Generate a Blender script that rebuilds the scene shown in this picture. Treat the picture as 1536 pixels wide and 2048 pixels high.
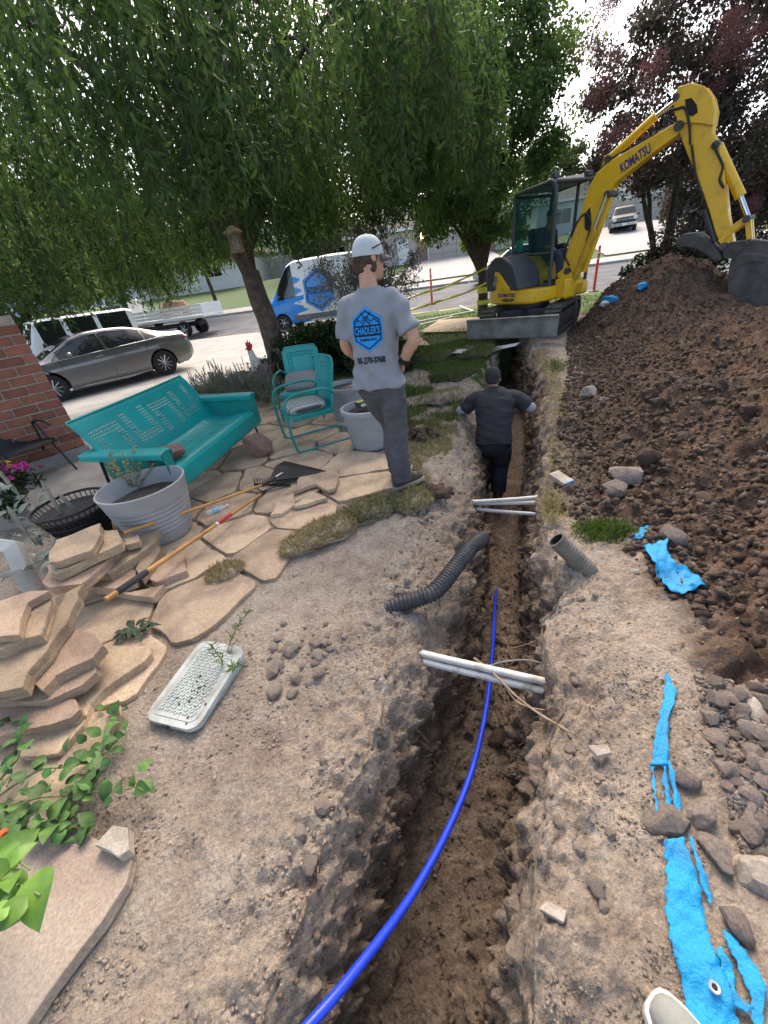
import bpy, bmesh, math, random
import numpy as np
from mathutils import Vector, Matrix, Euler
from mathutils.bvhtree import BVHTree
from mathutils.geometry import tessellate_polygon
random.seed(7); np.random.seed(7)
scene = bpy.context.scene
for o in list(bpy.data.objects): bpy.data.objects.remove(o)
COL = scene.collection
R_ = math.radians
# ---------------------------------------------------------------- camera
CAMH = 1.6
FPX = 768.0                                # focal length in photo pixels (1536 wide)
_dn = np.array([182.0, 1239.0, FPX]); _dn /= np.linalg.norm(_dn)
_up = -_dn
_Y = np.array([0, 0, 1.0]) - _up * _up[2]; _Y /= np.linalg.norm(_Y)
_X = np.cross(_Y, _up)
RW = np.stack([_X, _Y, _up])               # world = RW @ (right, down, forward)
cam = bpy.data.cameras.new('camera'); camo = bpy.data.objects.new('camera', cam); COL.objects.link(camo)
cam.sensor_fit = 'HORIZONTAL'; cam.sensor_width = 36; cam.lens = 18.0
cam.clip_start = 0.02; cam.clip_end = 3000
_m = Matrix.Identity(4)
for i in range(3):
    _m[i][0] = RW[i, 0]; _m[i][1] = -RW[i, 1]; _m[i][2] = -RW[i, 2]
_m[0][3] = 0; _m[1][3] = 0; _m[2][3] = CAMH
camo.matrix_world = _m
scene.camera = camo
# ---------------------------------------------------------------- light
SUN_EL, SUN_AZ = 48.0, 84.0               # degrees; azimuth counter-clockwise from +x (sun stands there)
w = bpy.data.worlds.new('World'); scene.world = w; w.use_nodes = True
nt = w.node_tree
bg = nt.nodes['Background']
sky = nt.nodes.new('ShaderNodeTexSky'); sky.sky_type = 'NISHITA'; sky.sun_disc = False
sky.sun_elevation = R_(SUN_EL); sky.sun_rotation = R_(90 - SUN_AZ)
sky.dust_density = 7.0; sky.air_density = 0.7; sky.ozone_density = 0.4; sky.altitude = 1400
wbm = nt.nodes.new('ShaderNodeMix'); wbm.data_type = 'RGBA'; wbm.blend_type = 'MULTIPLY'; wbm.inputs[0].default_value = 1.0
wbm.inputs[7].default_value = (1.0, 0.90, 0.76, 1)      # the camera's warm white balance, even over the whole sky
nt.links.new(sky.outputs[0], wbm.inputs[6]); nt.links.new(wbm.outputs[2], bg.inputs[0]); bg.inputs[1].default_value = 0.15
sl = bpy.data.lights.new('sun', 'SUN'); sl.energy = 0.9; sl.angle = R_(40); sl.color = (1.0, 0.93, 0.84)
so = bpy.data.objects.new('sun', sl); COL.objects.link(so)
so.rotation_euler = (R_(90 - SUN_EL), 0, R_(SUN_AZ + 90))
scene.view_settings.view_transform = 'Standard'; scene.view_settings.look = 'None'
scene.view_settings.gamma = 1.0; scene.view_settings.use_curve_mapping = False
scene.view_settings.exposure = 2.0
try:
    scene.cycles.use_denoising = True
    scene.cycles.max_bounces = 6; scene.cycles.transparent_max_bounces = 12
    scene.cycles.diffuse_bounces = 3; scene.cycles.glossy_bounces = 3
except Exception: pass

# ---------------------------------------------------------------- layout helpers (photo pixel -> point in the place)
def ray(px, py): return RW @ np.array([px - 768.0, py - 1024.0, FPX])
def G(px, py, z=0.0):
    r = ray(px, py); t = (z - CAMH) / r[2]; return Vector((r[0]*t, r[1]*t, z))
def D(px, py, Y):
    r = ray(px, py); t = Y / r[1]; return Vector((r[0]*t, Y, CAMH + r[2]*t))
def proj(x, y, z):
    c = RW.T @ np.array([x, y, z-CAMH]); return c[0]/c[2]*FPX+768, c[1]/c[2]*FPX+1024
def PLN(px, py, p0, az):
    """ray against the vertical plane through p0 with heading az (degrees): returns (along, z)"""
    d = np.array([math.cos(R_(az)), math.sin(R_(az)), 0]); n = np.array([-d[1], d[0], 0])
    r = ray(px, py); p = np.array([p0[0], p0[1], 0.0]) - np.array([0, 0, CAMH])
    t = n.dot(p) / n.dot(r); q = r*t + np.array([0, 0, CAMH])
    return float((q - np.array([p0[0], p0[1], 0])).dot(d)), float(q[2])

# ---------------------------------------------------------------- numpy gradient-free value noise
_rng = np.random.RandomState(11)
_tab = _rng.rand(4096)
def _h(ix, iy, iz): return _tab[(ix*73856093 ^ iy*19349663 ^ iz*83492791) & 4095]
def vnoise(x, y, z=0.0):
    x = np.asarray(x, float); y = np.asarray(y, float); z = np.zeros_like(x) + z
    ix = np.floor(x).astype(np.int64); iy = np.floor(y).astype(np.int64); iz = np.floor(z).astype(np.int64)
    fx = x-ix; fy = y-iy; fz = z-iz
    fx = fx*fx*(3-2*fx); fy = fy*fy*(3-2*fy); fz = fz*fz*(3-2*fz)
    def l(a, b, t): return a+(b-a)*t
    c = l(l(l(_h(ix,iy,iz), _h(ix+1,iy,iz), fx), l(_h(ix,iy+1,iz), _h(ix+1,iy+1,iz), fx), fy),
          l(l(_h(ix,iy,iz+1), _h(ix+1,iy,iz+1), fx), l(_h(ix,iy+1,iz+1), _h(ix+1,iy+1,iz+1), fx), fy), fz)
    return c*2-1
def fbm(x, y, z=0.0, oct=4, gain=0.5):
    s = 0; a = 1.0; f = 1.0; t = 0
    for k in range(oct):
        s = s + a*vnoise(np.asarray(x)*f+17.3*k, np.asarray(y)*f-9.1*k, np.asarray(z)*f+3.7*k); t += a
        a *= gain; f *= 2.03
    return s/t
def ss(a, b, x): t = np.clip((x-a)/(b-a), 0, 1); return t*t*(3-2*t)

# ---------------------------------------------------------------- materials
MATS = {}
def _new(name):
    m = bpy.data.materials.new(name); m.use_nodes = True
    return m, m.node_tree.nodes, m.node_tree.links, m.node_tree.nodes['Principled BSDF']
def srgb(r, g, b):
    f = lambda c: (c/255/12.92) if c/255 <= 0.04045 else ((c/255+0.055)/1.055)**2.4
    return (f(r), f(g), f(b))
def mat(name, col, rough=0.6, metal=0.0, var=0.12, scale=6.0, bump=0.0, bscale=40.0, col2=None, spec=0.5,
        trans=0.0, coat=0.0, emit=None, alpha=1.0, detail=6.0, objvar=0.0, coord='Object', mixpos=(0.35, 0.65), sub=0.0):
    if name in MATS: return MATS[name]
    m, N, L, b = _new(name)
    tc = N.new('ShaderNodeTexCoord')
    nz = N.new('ShaderNodeTexNoise'); nz.inputs['Scale'].default_value = scale; nz.inputs['Detail'].default_value = detail
    nz.inputs['Roughness'].default_value = 0.6
    L.new(tc.outputs[coord], nz.inputs['Vector'])
    rp = N.new('ShaderNodeValToRGB')
    c2 = col2 if col2 else tuple(max(0, c*(1-var*2)) for c in col)
    c1 = col if col2 else tuple(min(1, c*(1+var)) for c in col)
    rp.color_ramp.elements[0].position = mixpos[0]; rp.color_ramp.elements[1].position = mixpos[1]
    rp.color_ramp.elements[0].color = (*c2, 1); rp.color_ramp.elements[1].color = (*c1, 1)
    L.new(nz.outputs['Fac'], rp.inputs['Fac'])
    src = rp.outputs['Color']
    if objvar:
        oi = N.new('ShaderNodeObjectInfo'); hv = N.new('ShaderNodeHueSaturation')
        mr = N.new('ShaderNodeMapRange'); mr.inputs['To Min'].default_value = 1-objvar; mr.inputs['To Max'].default_value = 1+objvar
        L.new(oi.outputs['Random'], mr.inputs['Value']); L.new(mr.outputs[0], hv.inputs['Value'])
        mr2 = N.new('ShaderNodeMapRange'); mr2.inputs['To Min'].default_value = 0.5-objvar*0.035; mr2.inputs['To Max'].default_value = 0.5+objvar*0.035
        wn = N.new('ShaderNodeTexWhiteNoise'); wn.noise_dimensions = '1D'; L.new(oi.outputs['Random'], wn.inputs['W'])
        L.new(wn.outputs['Value'], mr2.inputs['Value']); L.new(mr2.outputs[0], hv.inputs['Hue'])
        L.new(src, hv.inputs['Color']); src = hv.outputs['Color']
    if bump >= 0.3 and bscale >= 16:                                       # mineral grain
        n3 = N.new('ShaderNodeTexNoise'); n3.inputs['Scale'].default_value = bscale*4; n3.inputs['Detail'].default_value = 5; n3.inputs['Roughness'].default_value = 0.7
        L.new(tc.outputs[coord], n3.inputs['Vector']); r3 = N.new('ShaderNodeValToRGB'); r3.color_ramp.elements[0].position = .3; r3.color_ramp.elements[1].position = .7
        r3.color_ramp.elements[0].color = (.70, .70, .70, 1); r3.color_ramp.elements[1].color = (1.22, 1.22, 1.22, 1)
        mg_ = N.new('ShaderNodeMix'); mg_.data_type = 'RGBA'; mg_.blend_type = 'MULTIPLY'; mg_.inputs[0].default_value = 1.0
        L.new(n3.outputs['Fac'], r3.inputs['Fac']); L.new(src, mg_.inputs[6]); L.new(r3.outputs['Color'], mg_.inputs[7]); src = mg_.outputs[2]
    L.new(src, b.inputs['Base Color'])
    b.inputs['Roughness'].default_value = rough; b.inputs['Metallic'].default_value = metal
    b.inputs['Specular IOR Level'].default_value = spec
    b.inputs['Transmission Weight'].default_value = trans; b.inputs['Coat Weight'].default_value = coat
    b.inputs['Alpha'].default_value = alpha
    if sub: b.inputs['Subsurface Weight'].default_value = sub; b.inputs['Subsurface Radius'].default_value = (0.01, 0.004, 0.002)
    if emit: b.inputs['Emission Color'].default_value = (*emit[:3], 1); b.inputs['Emission Strength'].default_value = emit[3]
    if bump:
        n2 = N.new('ShaderNodeTexNoise'); n2.inputs['Scale'].default_value = bscale; n2.inputs['Detail'].default_value = 8
        n2.inputs['Roughness'].default_value = 0.65
        L.new(tc.outputs[coord], n2.inputs['Vector'])
        bp = N.new('ShaderNodeBump'); bp.inputs['Strength'].default_value = bump; bp.inputs['Distance'].default_value = 0.02
        L.new(n2.outputs['Fac'], bp.inputs['Height']); L.new(bp.outputs[0], b.inputs['Normal'])
    MATS[name] = m
    return m
def leafmat(name, c1, c2, trans=0.35, rough=0.55, hue=0.03):
    """leaf: colour varies leaf by leaf (per-face random from a corner attribute 'rnd'), some light passes through"""
    if name in MATS: return MATS[name]
    m, N, L, b = _new(name)
    at = N.new('ShaderNodeAttribute'); at.attribute_name = 'rnd'
    rp = N.new('ShaderNodeValToRGB')
    rp.color_ramp.elements[0].color = (*c1, 1); rp.color_ramp.elements[1].color = (*c2, 1)
    L.new(at.outputs['Fac'], rp.inputs['Fac']); L.new(rp.outputs['Color'], b.inputs['Base Color'])
    b.inputs['Roughness'].default_value = rough; b.inputs['Specular IOR Level'].default_value = 0.3
    tr = N.new('ShaderNodeBsdfTranslucent'); mx = N.new('ShaderNodeMixShader'); mx.inputs[0].default_value = trans
    hs = N.new('ShaderNodeHueSaturation'); hs.inputs['Saturation'].default_value = 1.15; hs.inputs['Value'].default_value = 1.25
    L.new(rp.outputs['Color'], hs.inputs['Color']); L.new(hs.outputs['Color'], tr.inputs['Color'])
    out = N['Material Output'] if 'Material Output' in N else None
    L.new(b.outputs[0], mx.inputs[1]); L.new(tr.outputs[0], mx.inputs[2]); L.new(mx.outputs[0], out.inputs['Surface'])
    MATS[name] = m
    return m
def glass(name, tint=(0.05, 0.06, 0.06), alpha=0.35, rough=0.03):
    """thin tinted pane: mostly clear, reflecting"""
    if name in MATS: return MATS[name]
    m, N, L, b = _new(name)
    b.inputs['Base Color'].default_value = (*tint, 1); b.inputs['Roughness'].default_value = rough
    b.inputs['Specular IOR Level'].default_value = 0.6
    tp = N.new('ShaderNodeBsdfTransparent'); mx = N.new('ShaderNodeMixShader'); mx.inputs[0].default_value = alpha
    tp.inputs['Color'].default_value = (*(min(1, 0.75+t) for t in tint), 1)
    L.new(tp.outputs[0], mx.inputs[1]); L.new(b.outputs[0], mx.inputs[2]); L.new(mx.outputs[0], N['Material Output'].inputs['Surface'])
    MATS[name] = m
    return m

# ---------------------------------------------------------------- object helpers
def tag(o, label=None, cat=None, group=None, kind=None):
    if label: o['label'] = label
    if cat: o['category'] = cat
    if group: o['group'] = group
    if kind: o['kind'] = kind
    return o
def empty(name, loc=(0, 0, 0), rz=0.0, label=None, cat=None, group=None, rot=None):
    o = bpy.data.objects.new(name, None); COL.objects.link(o)
    o.location = loc; o.rotation_euler = rot if rot else (0, 0, R_(rz)); o.empty_display_size = 0.1
    return tag(o, label, cat, group)
def frame(d, up=Vector((0, 0, 1))):
    d = Vector(d).normalized()
    if abs(d.dot(up)) > 0.97: up = Vector((1, 0, 0))
    x = up.cross(d).normalized(); y = d.cross(x).normalized()
    return x, y, d
class MB:
    """collects simple shapes and links them as ONE mesh object"""
    def __init__(s): s.v = []; s.f = []; s.mi = []; s.cur = 0
    def add(s, vs, fs):
        n = len(s.v); s.v.extend([tuple(p) for p in vs]); s.f.extend([tuple(i+n for i in f) for f in fs]); s.mi.extend([s.cur]*len(fs)); return s
    def box(s, c, size, rot=None, taper=1.0):
        hx, hy, hz = size[0]/2, size[1]/2, size[2]/2
        vs = [Vector((x*hx*(taper if z > 0 else 1), y*hy*(taper if z > 0 else 1), z*hz)) for z in (-1, 1) for y in (-1, 1) for x in (-1, 1)]
        if rot is not None:
            M = rot if isinstance(rot, Matrix) else Euler(rot).to_matrix()
            vs = [M @ v for v in vs]
        c = Vector(c)
        return s.add([v+c for v in vs], [(0,2,3,1),(4,5,7,6),(0,1,5,4),(2,6,7,3),(0,4,6,2),(1,3,7,5)])
    def tube(s, pts, r, n=10, cap=True, closed=False, flat=None):
        pts = [Vector(p) for p in pts]; k = len(pts)
        rs = r if isinstance(r, (list, tuple, np.ndarray)) else [r]*k
        vs = []; fs = []; px = None
        for i, p in enumerate(pts):
            if closed: d = pts[(i+1) % k]-pts[i-1]
            else: d = pts[min(i+1, k-1)]-pts[max(i-1, 0)]
            if d.length < 1e-9: d = Vector((0, 0, 1))
            d.normalize()
            if px is None: px, _, _ = frame(d)
            x = px - d*px.dot(d)
            if x.length < 1e-6: x, _, _ = frame(d)
            x.normalize(); px = x; y = d.cross(x)
            for j in range(n):
                a = 2*math.pi*j/n
                vs.append(p+(x*math.cos(a)+y*math.sin(a)*(flat or 1))*rs[i])
        for i in range(k if closed else k-1):
            a = i*n; b = ((i+1) % k)*n
            for j in range(n): fs.append((a+j, a+(j+1) % n, b+(j+1) % n, b+j))
        if cap and not closed:
            fs.append(tuple(range(n-1, -1, -1))); fs.append(tuple((k-1)*n+j for j in range(n)))
        return s.add(vs, fs)
    def cyl(s, p0, p1, r, n=16, r1=None): return s.tube([p0, p1], [r, r if r1 is None else r1], n)
    def lathe(s, prof, c=(0, 0, 0), n=32, axis=None, closed=False):
        """prof: list of (r, z) ; axis: 3x3 matrix"""
        vs = []; fs = []; c = Vector(c); k = len(prof)
        for (r, z) in prof:
            for j in range(n):
                a = 2*math.pi*j/n; v = Vector((r*math.cos(a), r*math.sin(a), z))
                if axis is not None: v = axis @ v
                vs.append(v+c)
        for i in range(k-1):
            for j in range(n): fs.append((i*n+j, i*n+(j+1) % n, (i+1)*n+(j+1) % n, (i+1)*n+j))
        if not closed:
            fs.append(tuple(range(n-1, -1, -1))); fs.append(tuple((k-1)*n+j for j in range(n)))
        return s.add(vs, fs)
    def loft(s, rings, cap=True):
        n = len(rings[0]); vs = [p for r in rings for p in r]; fs = []
        for i in range(len(rings)-1):
            for j in range(n): fs.append((i*n+j, i*n+(j+1) % n, (i+1)*n+(j+1) % n, (i+1)*n+j))
        if cap: fs.append(tuple(range(n-1, -1, -1))); fs.append(tuple((len(rings)-1)*n+j for j in range(n)))
        return s.add(vs, fs)
    def prism(s, outl, h0, h1, M=None):
        """outline in local xy extruded from z=h0 to h1, then mapped by 4x4 M"""
        n = len(outl)
        vs = [Vector((p[0], p[1], h0)) for p in outl]+[Vector((p[0], p[1], h1)) for p in outl]
        if M is not None: vs = [M @ v for v in vs]
        tri = tessellate_polygon([[Vector((p[0], p[1], 0)) for p in outl]])
        area = sum(outl[i][0]*outl[(i+1) % n][1]-outl[(i+1) % n][0]*outl[i][1] for i in range(n))
        fs = []
        for t in tri:
            a, b, c = t
            cr = (outl[b][0]-outl[a][0])*(outl[c][1]-outl[a][1])-(outl[b][1]-outl[a][1])*(outl[c][0]-outl[a][0])
            if cr < 0: t = (a, c, b)
            fs.append(tuple(i+n for i in t)); fs.append((t[0], t[2], t[1]))
        for i in range(n):
            j = (i+1) % n
            fs.append((i, j, j+n, i+n) if area > 0 else (j, i, i+n, j+n))
        return s.add(vs, fs)
    def sphere(s, c, r, n=12, m=8, M=None):
        c = Vector(c); rr = Vector(r) if not isinstance(r, (int, float)) else Vector((r, r, r))
        vs = []; fs = []
        for i in range(m+1):
            t = math.pi*i/m
            for j in range(n):
                a = 2*math.pi*j/n; v = Vector((rr.x*math.sin(t)*math.cos(a), rr.y*math.sin(t)*math.sin(a), -rr.z*math.cos(t)))
                if M is not None: v = M @ v
                vs.append(c+v)
        for i in range(m):
            for j in range(n): fs.append((i*n+j, i*n+(j+1) % n, (i+1)*n+(j+1) % n, (i+1)*n+j))
        return s.add(vs, fs)
    def xf(s, M, start=0):
        s.v[start:] = [tuple(M @ Vector(p)) for p in s.v[start:]]; return s
    def mesh(s, name):
        me = bpy.data.meshes.new(name); me.from_pydata(s.v, [], s.f); me.validate(); return me
    def build(s, name, mats, parent=None, smooth=None, bevel=0.0, seg=2, weld=False):
        me = s.mesh(name)
        ms = mats if isinstance(mats, (list, tuple)) else [mats]
        for m in ms: me.materials.append(m)
        if len(ms) > 1 and len(me.polygons) == len(s.mi): me.polygons.foreach_set('material_index', s.mi)
        bm = bmesh.new(); bm.from_mesh(me)
        if weld: bmesh.ops.remove_doubles(bm, verts=bm.verts, dist=1e-5)
        bmesh.ops.recalc_face_normals(bm, faces=bm.faces)
        bm.to_mesh(me); bm.free()
        o = bpy.data.objects.new(name, me); COL.objects.link(o)
        if parent is not None: o.parent = parent
        if smooth is not None: smooth_by_angle(me, smooth)
        if bevel:
            b = o.modifiers.new('bevel', 'BEVEL'); b.width = bevel; b.segments = seg; b.limit_method = 'ANGLE'; b.angle_limit = R_(35)
        return o
def smooth_by_angle(me, ang):
    me.polygons.foreach_set('use_smooth', [True]*len(me.polygons))
    if ang >= 180: return
    bm = bmesh.new(); bm.from_mesh(me); lim = R_(ang)
    for e in bm.edges:
        if len(e.link_faces) == 2:
            e.smooth = e.calc_face_angle(0) < lim
    bm.to_mesh(me); bm.free()
def raw(name, v, f, material, parent=None, smooth=False):
    """numpy arrays -> mesh object (fast)"""
    me = bpy.data.meshes.new(name)
    v = np.asarray(v, np.float32); f = np.asarray(f, np.int32)
    me.vertices.add(len(v)); me.vertices.foreach_set('co', v.ravel())
    k = f.shape[1]; me.loops.add(f.size); me.loops.foreach_set('vertex_index', f.ravel())
    me.polygons.add(len(f)); me.polygons.foreach_set('loop_start', np.arange(0, f.size, k, dtype=np.int32))
    try: me.polygons.foreach_set('loop_total', np.full(len(f), k, dtype=np.int32))
    except Exception: pass
    if smooth: me.polygons.foreach_set('use_smooth', np.ones(len(f), bool))
    me.update(calc_edges=True)
    for m in (material if isinstance(material, (list, tuple)) else [material]): me.materials.append(m)
    o = bpy.data.objects.new(name, me); COL.objects.link(o)
    if parent is not None: o.parent = parent
    return o
def bez(pts, n=12):
    """Catmull-Rom through the points"""
    P = [Vector(p) for p in pts]; out = []
    for i in range(len(P)-1):
        p0 = P[max(i-1, 0)]; p1 = P[i]; p2 = P[i+1]; p3 = P[min(i+2, len(P)-1)]
        for k in range(n):
            t = k/n
            out.append(0.5*((2*p1)+(p2-p0)*t+(2*p0-5*p1+4*p2-p3)*t*t+(3*p1-p0-3*p2+p3)*t**3))
    out.append(P[-1]); return out
def copy_tree(o, parent=None):
    c = o.copy(); COL.objects.link(c); c.parent = parent
    for ch in [x for x in bpy.data.objects if x.parent == o]: copy_tree(ch, c)
    return c
def textmesh(txt, size=1.0, bold=0.0, shear=0.0, sx=1.0, extrude=0.0):
    """returns (verts, faces) of lettering in the xy plane, centred"""
    cu = bpy.data.curves.new('t', 'FONT'); cu.body = txt; cu.size = size; cu.align_x = 'CENTER'; cu.align_y = 'CENTER'
    cu.offset = bold; cu.shear = shear; cu.extrude = extrude; cu.resolution_u = 3
    ob = bpy.data.objects.new('t', cu); COL.objects.link(ob)
    dg = bpy.context.evaluated_depsgraph_get(); me = bpy.data.meshes.new_from_object(ob.evaluated_get(dg))
    bm = bmesh.new(); bm.from_mesh(me); bmesh.ops.triangulate(bm, faces=bm.faces)
    vs = [Vector((v.co.x*sx, v.co.y, v.co.z)) for v in bm.verts]; fs = [tuple(v.index for v in f.verts) for f in bm.faces]
    bm.free(); bpy.data.objects.remove(ob); bpy.data.curves.remove(cu); bpy.data.meshes.remove(me)
    return vs, fs
def remeshed(name, mb, material, parent, voxel=0.012, smooth_it=3, disp=None):
    """closed lofts in mb fused into one continuous surface"""
    me = mb.mesh(name)
    bm = bmesh.new(); bm.from_mesh(me); bmesh.ops.recalc_face_normals(bm, faces=bm.faces); bm.to_mesh(me); bm.free()
    ob = bpy.data.objects.new(name, me); COL.objects.link(ob)
    r = ob.modifiers.new('r', 'REMESH'); r.mode = 'VOXEL'; r.voxel_size = voxel
    s = ob.modifiers.new('s', 'SMOOTH'); s.iterations = smooth_it; s.factor = 0.5
    dg = bpy.context.evaluated_depsgraph_get(); dg.update()
    m2 = bpy.data.meshes.new_from_object(ob.evaluated_get(dg))
    ob.modifiers.clear(); ob.data = m2; m2.name = name
    m2.materials.clear(); m2.materials.append(material)
    n = len(m2.vertices); co = np.empty(n*3, np.float32); m2.vertices.foreach_get('co', co); co = co.reshape(-1, 3)
    if disp is not None:
        no = np.empty(n*3, np.float32); m2.vertices.foreach_get('normal', no); no = no.reshape(-1, 3)
        co = disp(co, no); m2.vertices.foreach_set('co', co.astype(np.float32).ravel())
    m2.polygons.foreach_set('use_smooth', np.ones(len(m2.polygons), bool)); m2.update()
    if parent is not None: ob.parent = parent
    return ob
def ell(c, rx, ry, x=Vector((1, 0, 0)), y=Vector((0, 1, 0)), n=20, p=2.0):
    out = []
    for j in range(n):
        a = 2*math.pi*j/n; ca, sa = math.cos(a), math.sin(a)
        k = (abs(ca)**p+abs(sa)**p)**(-1.0/p)
        out.append(Vector(c)+x*(rx*ca*k)+y*(ry*sa*k))
    return out

# ================================================================ THE GROUND
EX, EY = math.cos(R_(-15)), math.sin(R_(-15))      # street heading
def qd(x, y): return x*0.2588 + y*0.9659           # distance across the street direction
QN, QF = 19.5, 29.0                                # near and far edge of the roadway
def base(x, y):
    """height of the undisturbed lot, the roadway and the lots across"""
    x = np.asarray(x, float); y = np.asarray(y, float); q = qd(x, y)
    z = -0.15*ss(4.5, 7.0, -0.6*x+0.5*y)*(1-ss(0.5, 3.0, x))
    z = z*(1-ss(14, 19, q)) - 0.06*ss(13, 19.4, q)
    z = z + 0.14*np.exp(-((x-3.7)**2+(y-9.6)**2)/6.0)
    road = -0.2 + (q-QN)*0.0684
    far = 0.57 + np.minimum((q-QF)*0.11, 2.1)
    z = np.where(q > QN, road, z)
    z = np.where(q > QF, far, z)
    return z
LR = np.array([(-1.2,-1.6),(-.62,-.4),(-.46,.30),(-.39,.44),(-.23,.80),(-.04,1.24),(.02,1.57),(.23,1.98),(.41,2.59),(.83,3.89),(1.28,5.05),(1.93,6.55),(2.61,8.04),(3.1,9.4),(3.6,11.6)])
RR = np.array([(-.55,-1.6),(.0,-.4),(.21,.12),(.28,.30),(.42,.55),(.55,.78),(.66,.92),(.72,1.17),(.80,1.37),(.95,1.58),(1.02,1.90),(1.19,2.36),(1.59,3.18),(2.25,4.52),(3.0,6.58),(3.4,7.99),(3.75,9.4),(4.3,11.6)])
LF = np.array([(-1.1,-1.6),(-.55,-.3),(-.40,.28),(-.12,.81),(.14,1.1),(.52,1.75),(.80,2.48),(1.16,3.6),(1.34,4.3),(1.66,5.2),(2.2,6.7),(2.8,8.1),(3.2,9.4),(3.7,11.6)])
RF = np.array([(-.7,-1.6),(-.1,-.3),(.14,.23),(.38,.74),(.74,1.51),(1.11,2.4),(1.5,3.5),(1.78,4.2),(2.1,4.9),(2.72,6.6),(3.1,8.0),(3.45,9.4),(4.0,11.6)])
def xl(y): return np.interp(y, LR[:,1], LR[:,0])
def xr(y): return np.interp(y, RR[:,1], RR[:,0])
def xlf(y): return np.interp(y, LF[:,1], LF[:,0])
def xrf(y): return np.interp(y, RF[:,1], RF[:,0])
TDEP = 1.0
# foot line of the spoil heap: x where it starts, as a function of y
HT = np.array([(-1.6,1.15),(-.2,1.02),(.4,1.05),(.9,1.30),(1.3,1.46),(1.7,1.46),(2.2,1.32),(2.8,1.48),(3.4,1.78),(4.5,2.38),(6.0,3.2),(7.2,3.75),(8.2,4.25),(9.4,4.9),(10.6,5.8)])
def heap(x, y):
    x = np.asarray(x, float); y = np.asarray(y, float)
    d = x - np.interp(y, HT[:,0], HT[:,1])
    top = np.interp(y, [-1.5, 0.3, 1.5, 2.5, 4.0, 5.5, 6.8, 7.6, 8.6, 9.6, 10.8, 11.4], [.34, .36, .42, .48, .50, .48, .45, .50, .48, .40, .2, 0])
    ln = np.interp(y, [0, 1, 2, 5, 8, 11], [1.5, 2.0, 2.3, 2.4, 1.5, 1.6])
    z = top*ss(0, 1, d/ln*0.85+0.0)
    z = z + 0.80*np.exp(-(((x-5.45)*.80+(y-7.6)*.6)**2/0.9 + (-(x-5.45)*.6+(y-7.6)*.80)**2/1.3))*ss(0, .6, d)
    z = z + 0.25*np.exp(-((x-5.6)**2/.8+(y-8.9)**2/.5))*ss(0, .6, d)
    z = z - 0.22*np.exp(-((x-6.5)**2/.5+(y-6.2)**2/.6))
    n = fbm(x*1.3, y*1.3, 5.0, 4)*0.17 + fbm(x*4.2, y*4.2, 2.0, 3)*0.085 - np.abs(fbm(x*2.4, y*2.4, 6.0, 3))*.10
    return np.where(d > 0, np.maximum(z + n*ss(0, 0.9, d), 0.012), 0), d
def top_z(x, y):
    h, d = heap(x, y)
    return base(x, y) + h
NX0, NX1, NY0, NY1 = -5.6, 8.6, -1.4, 11.4
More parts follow.
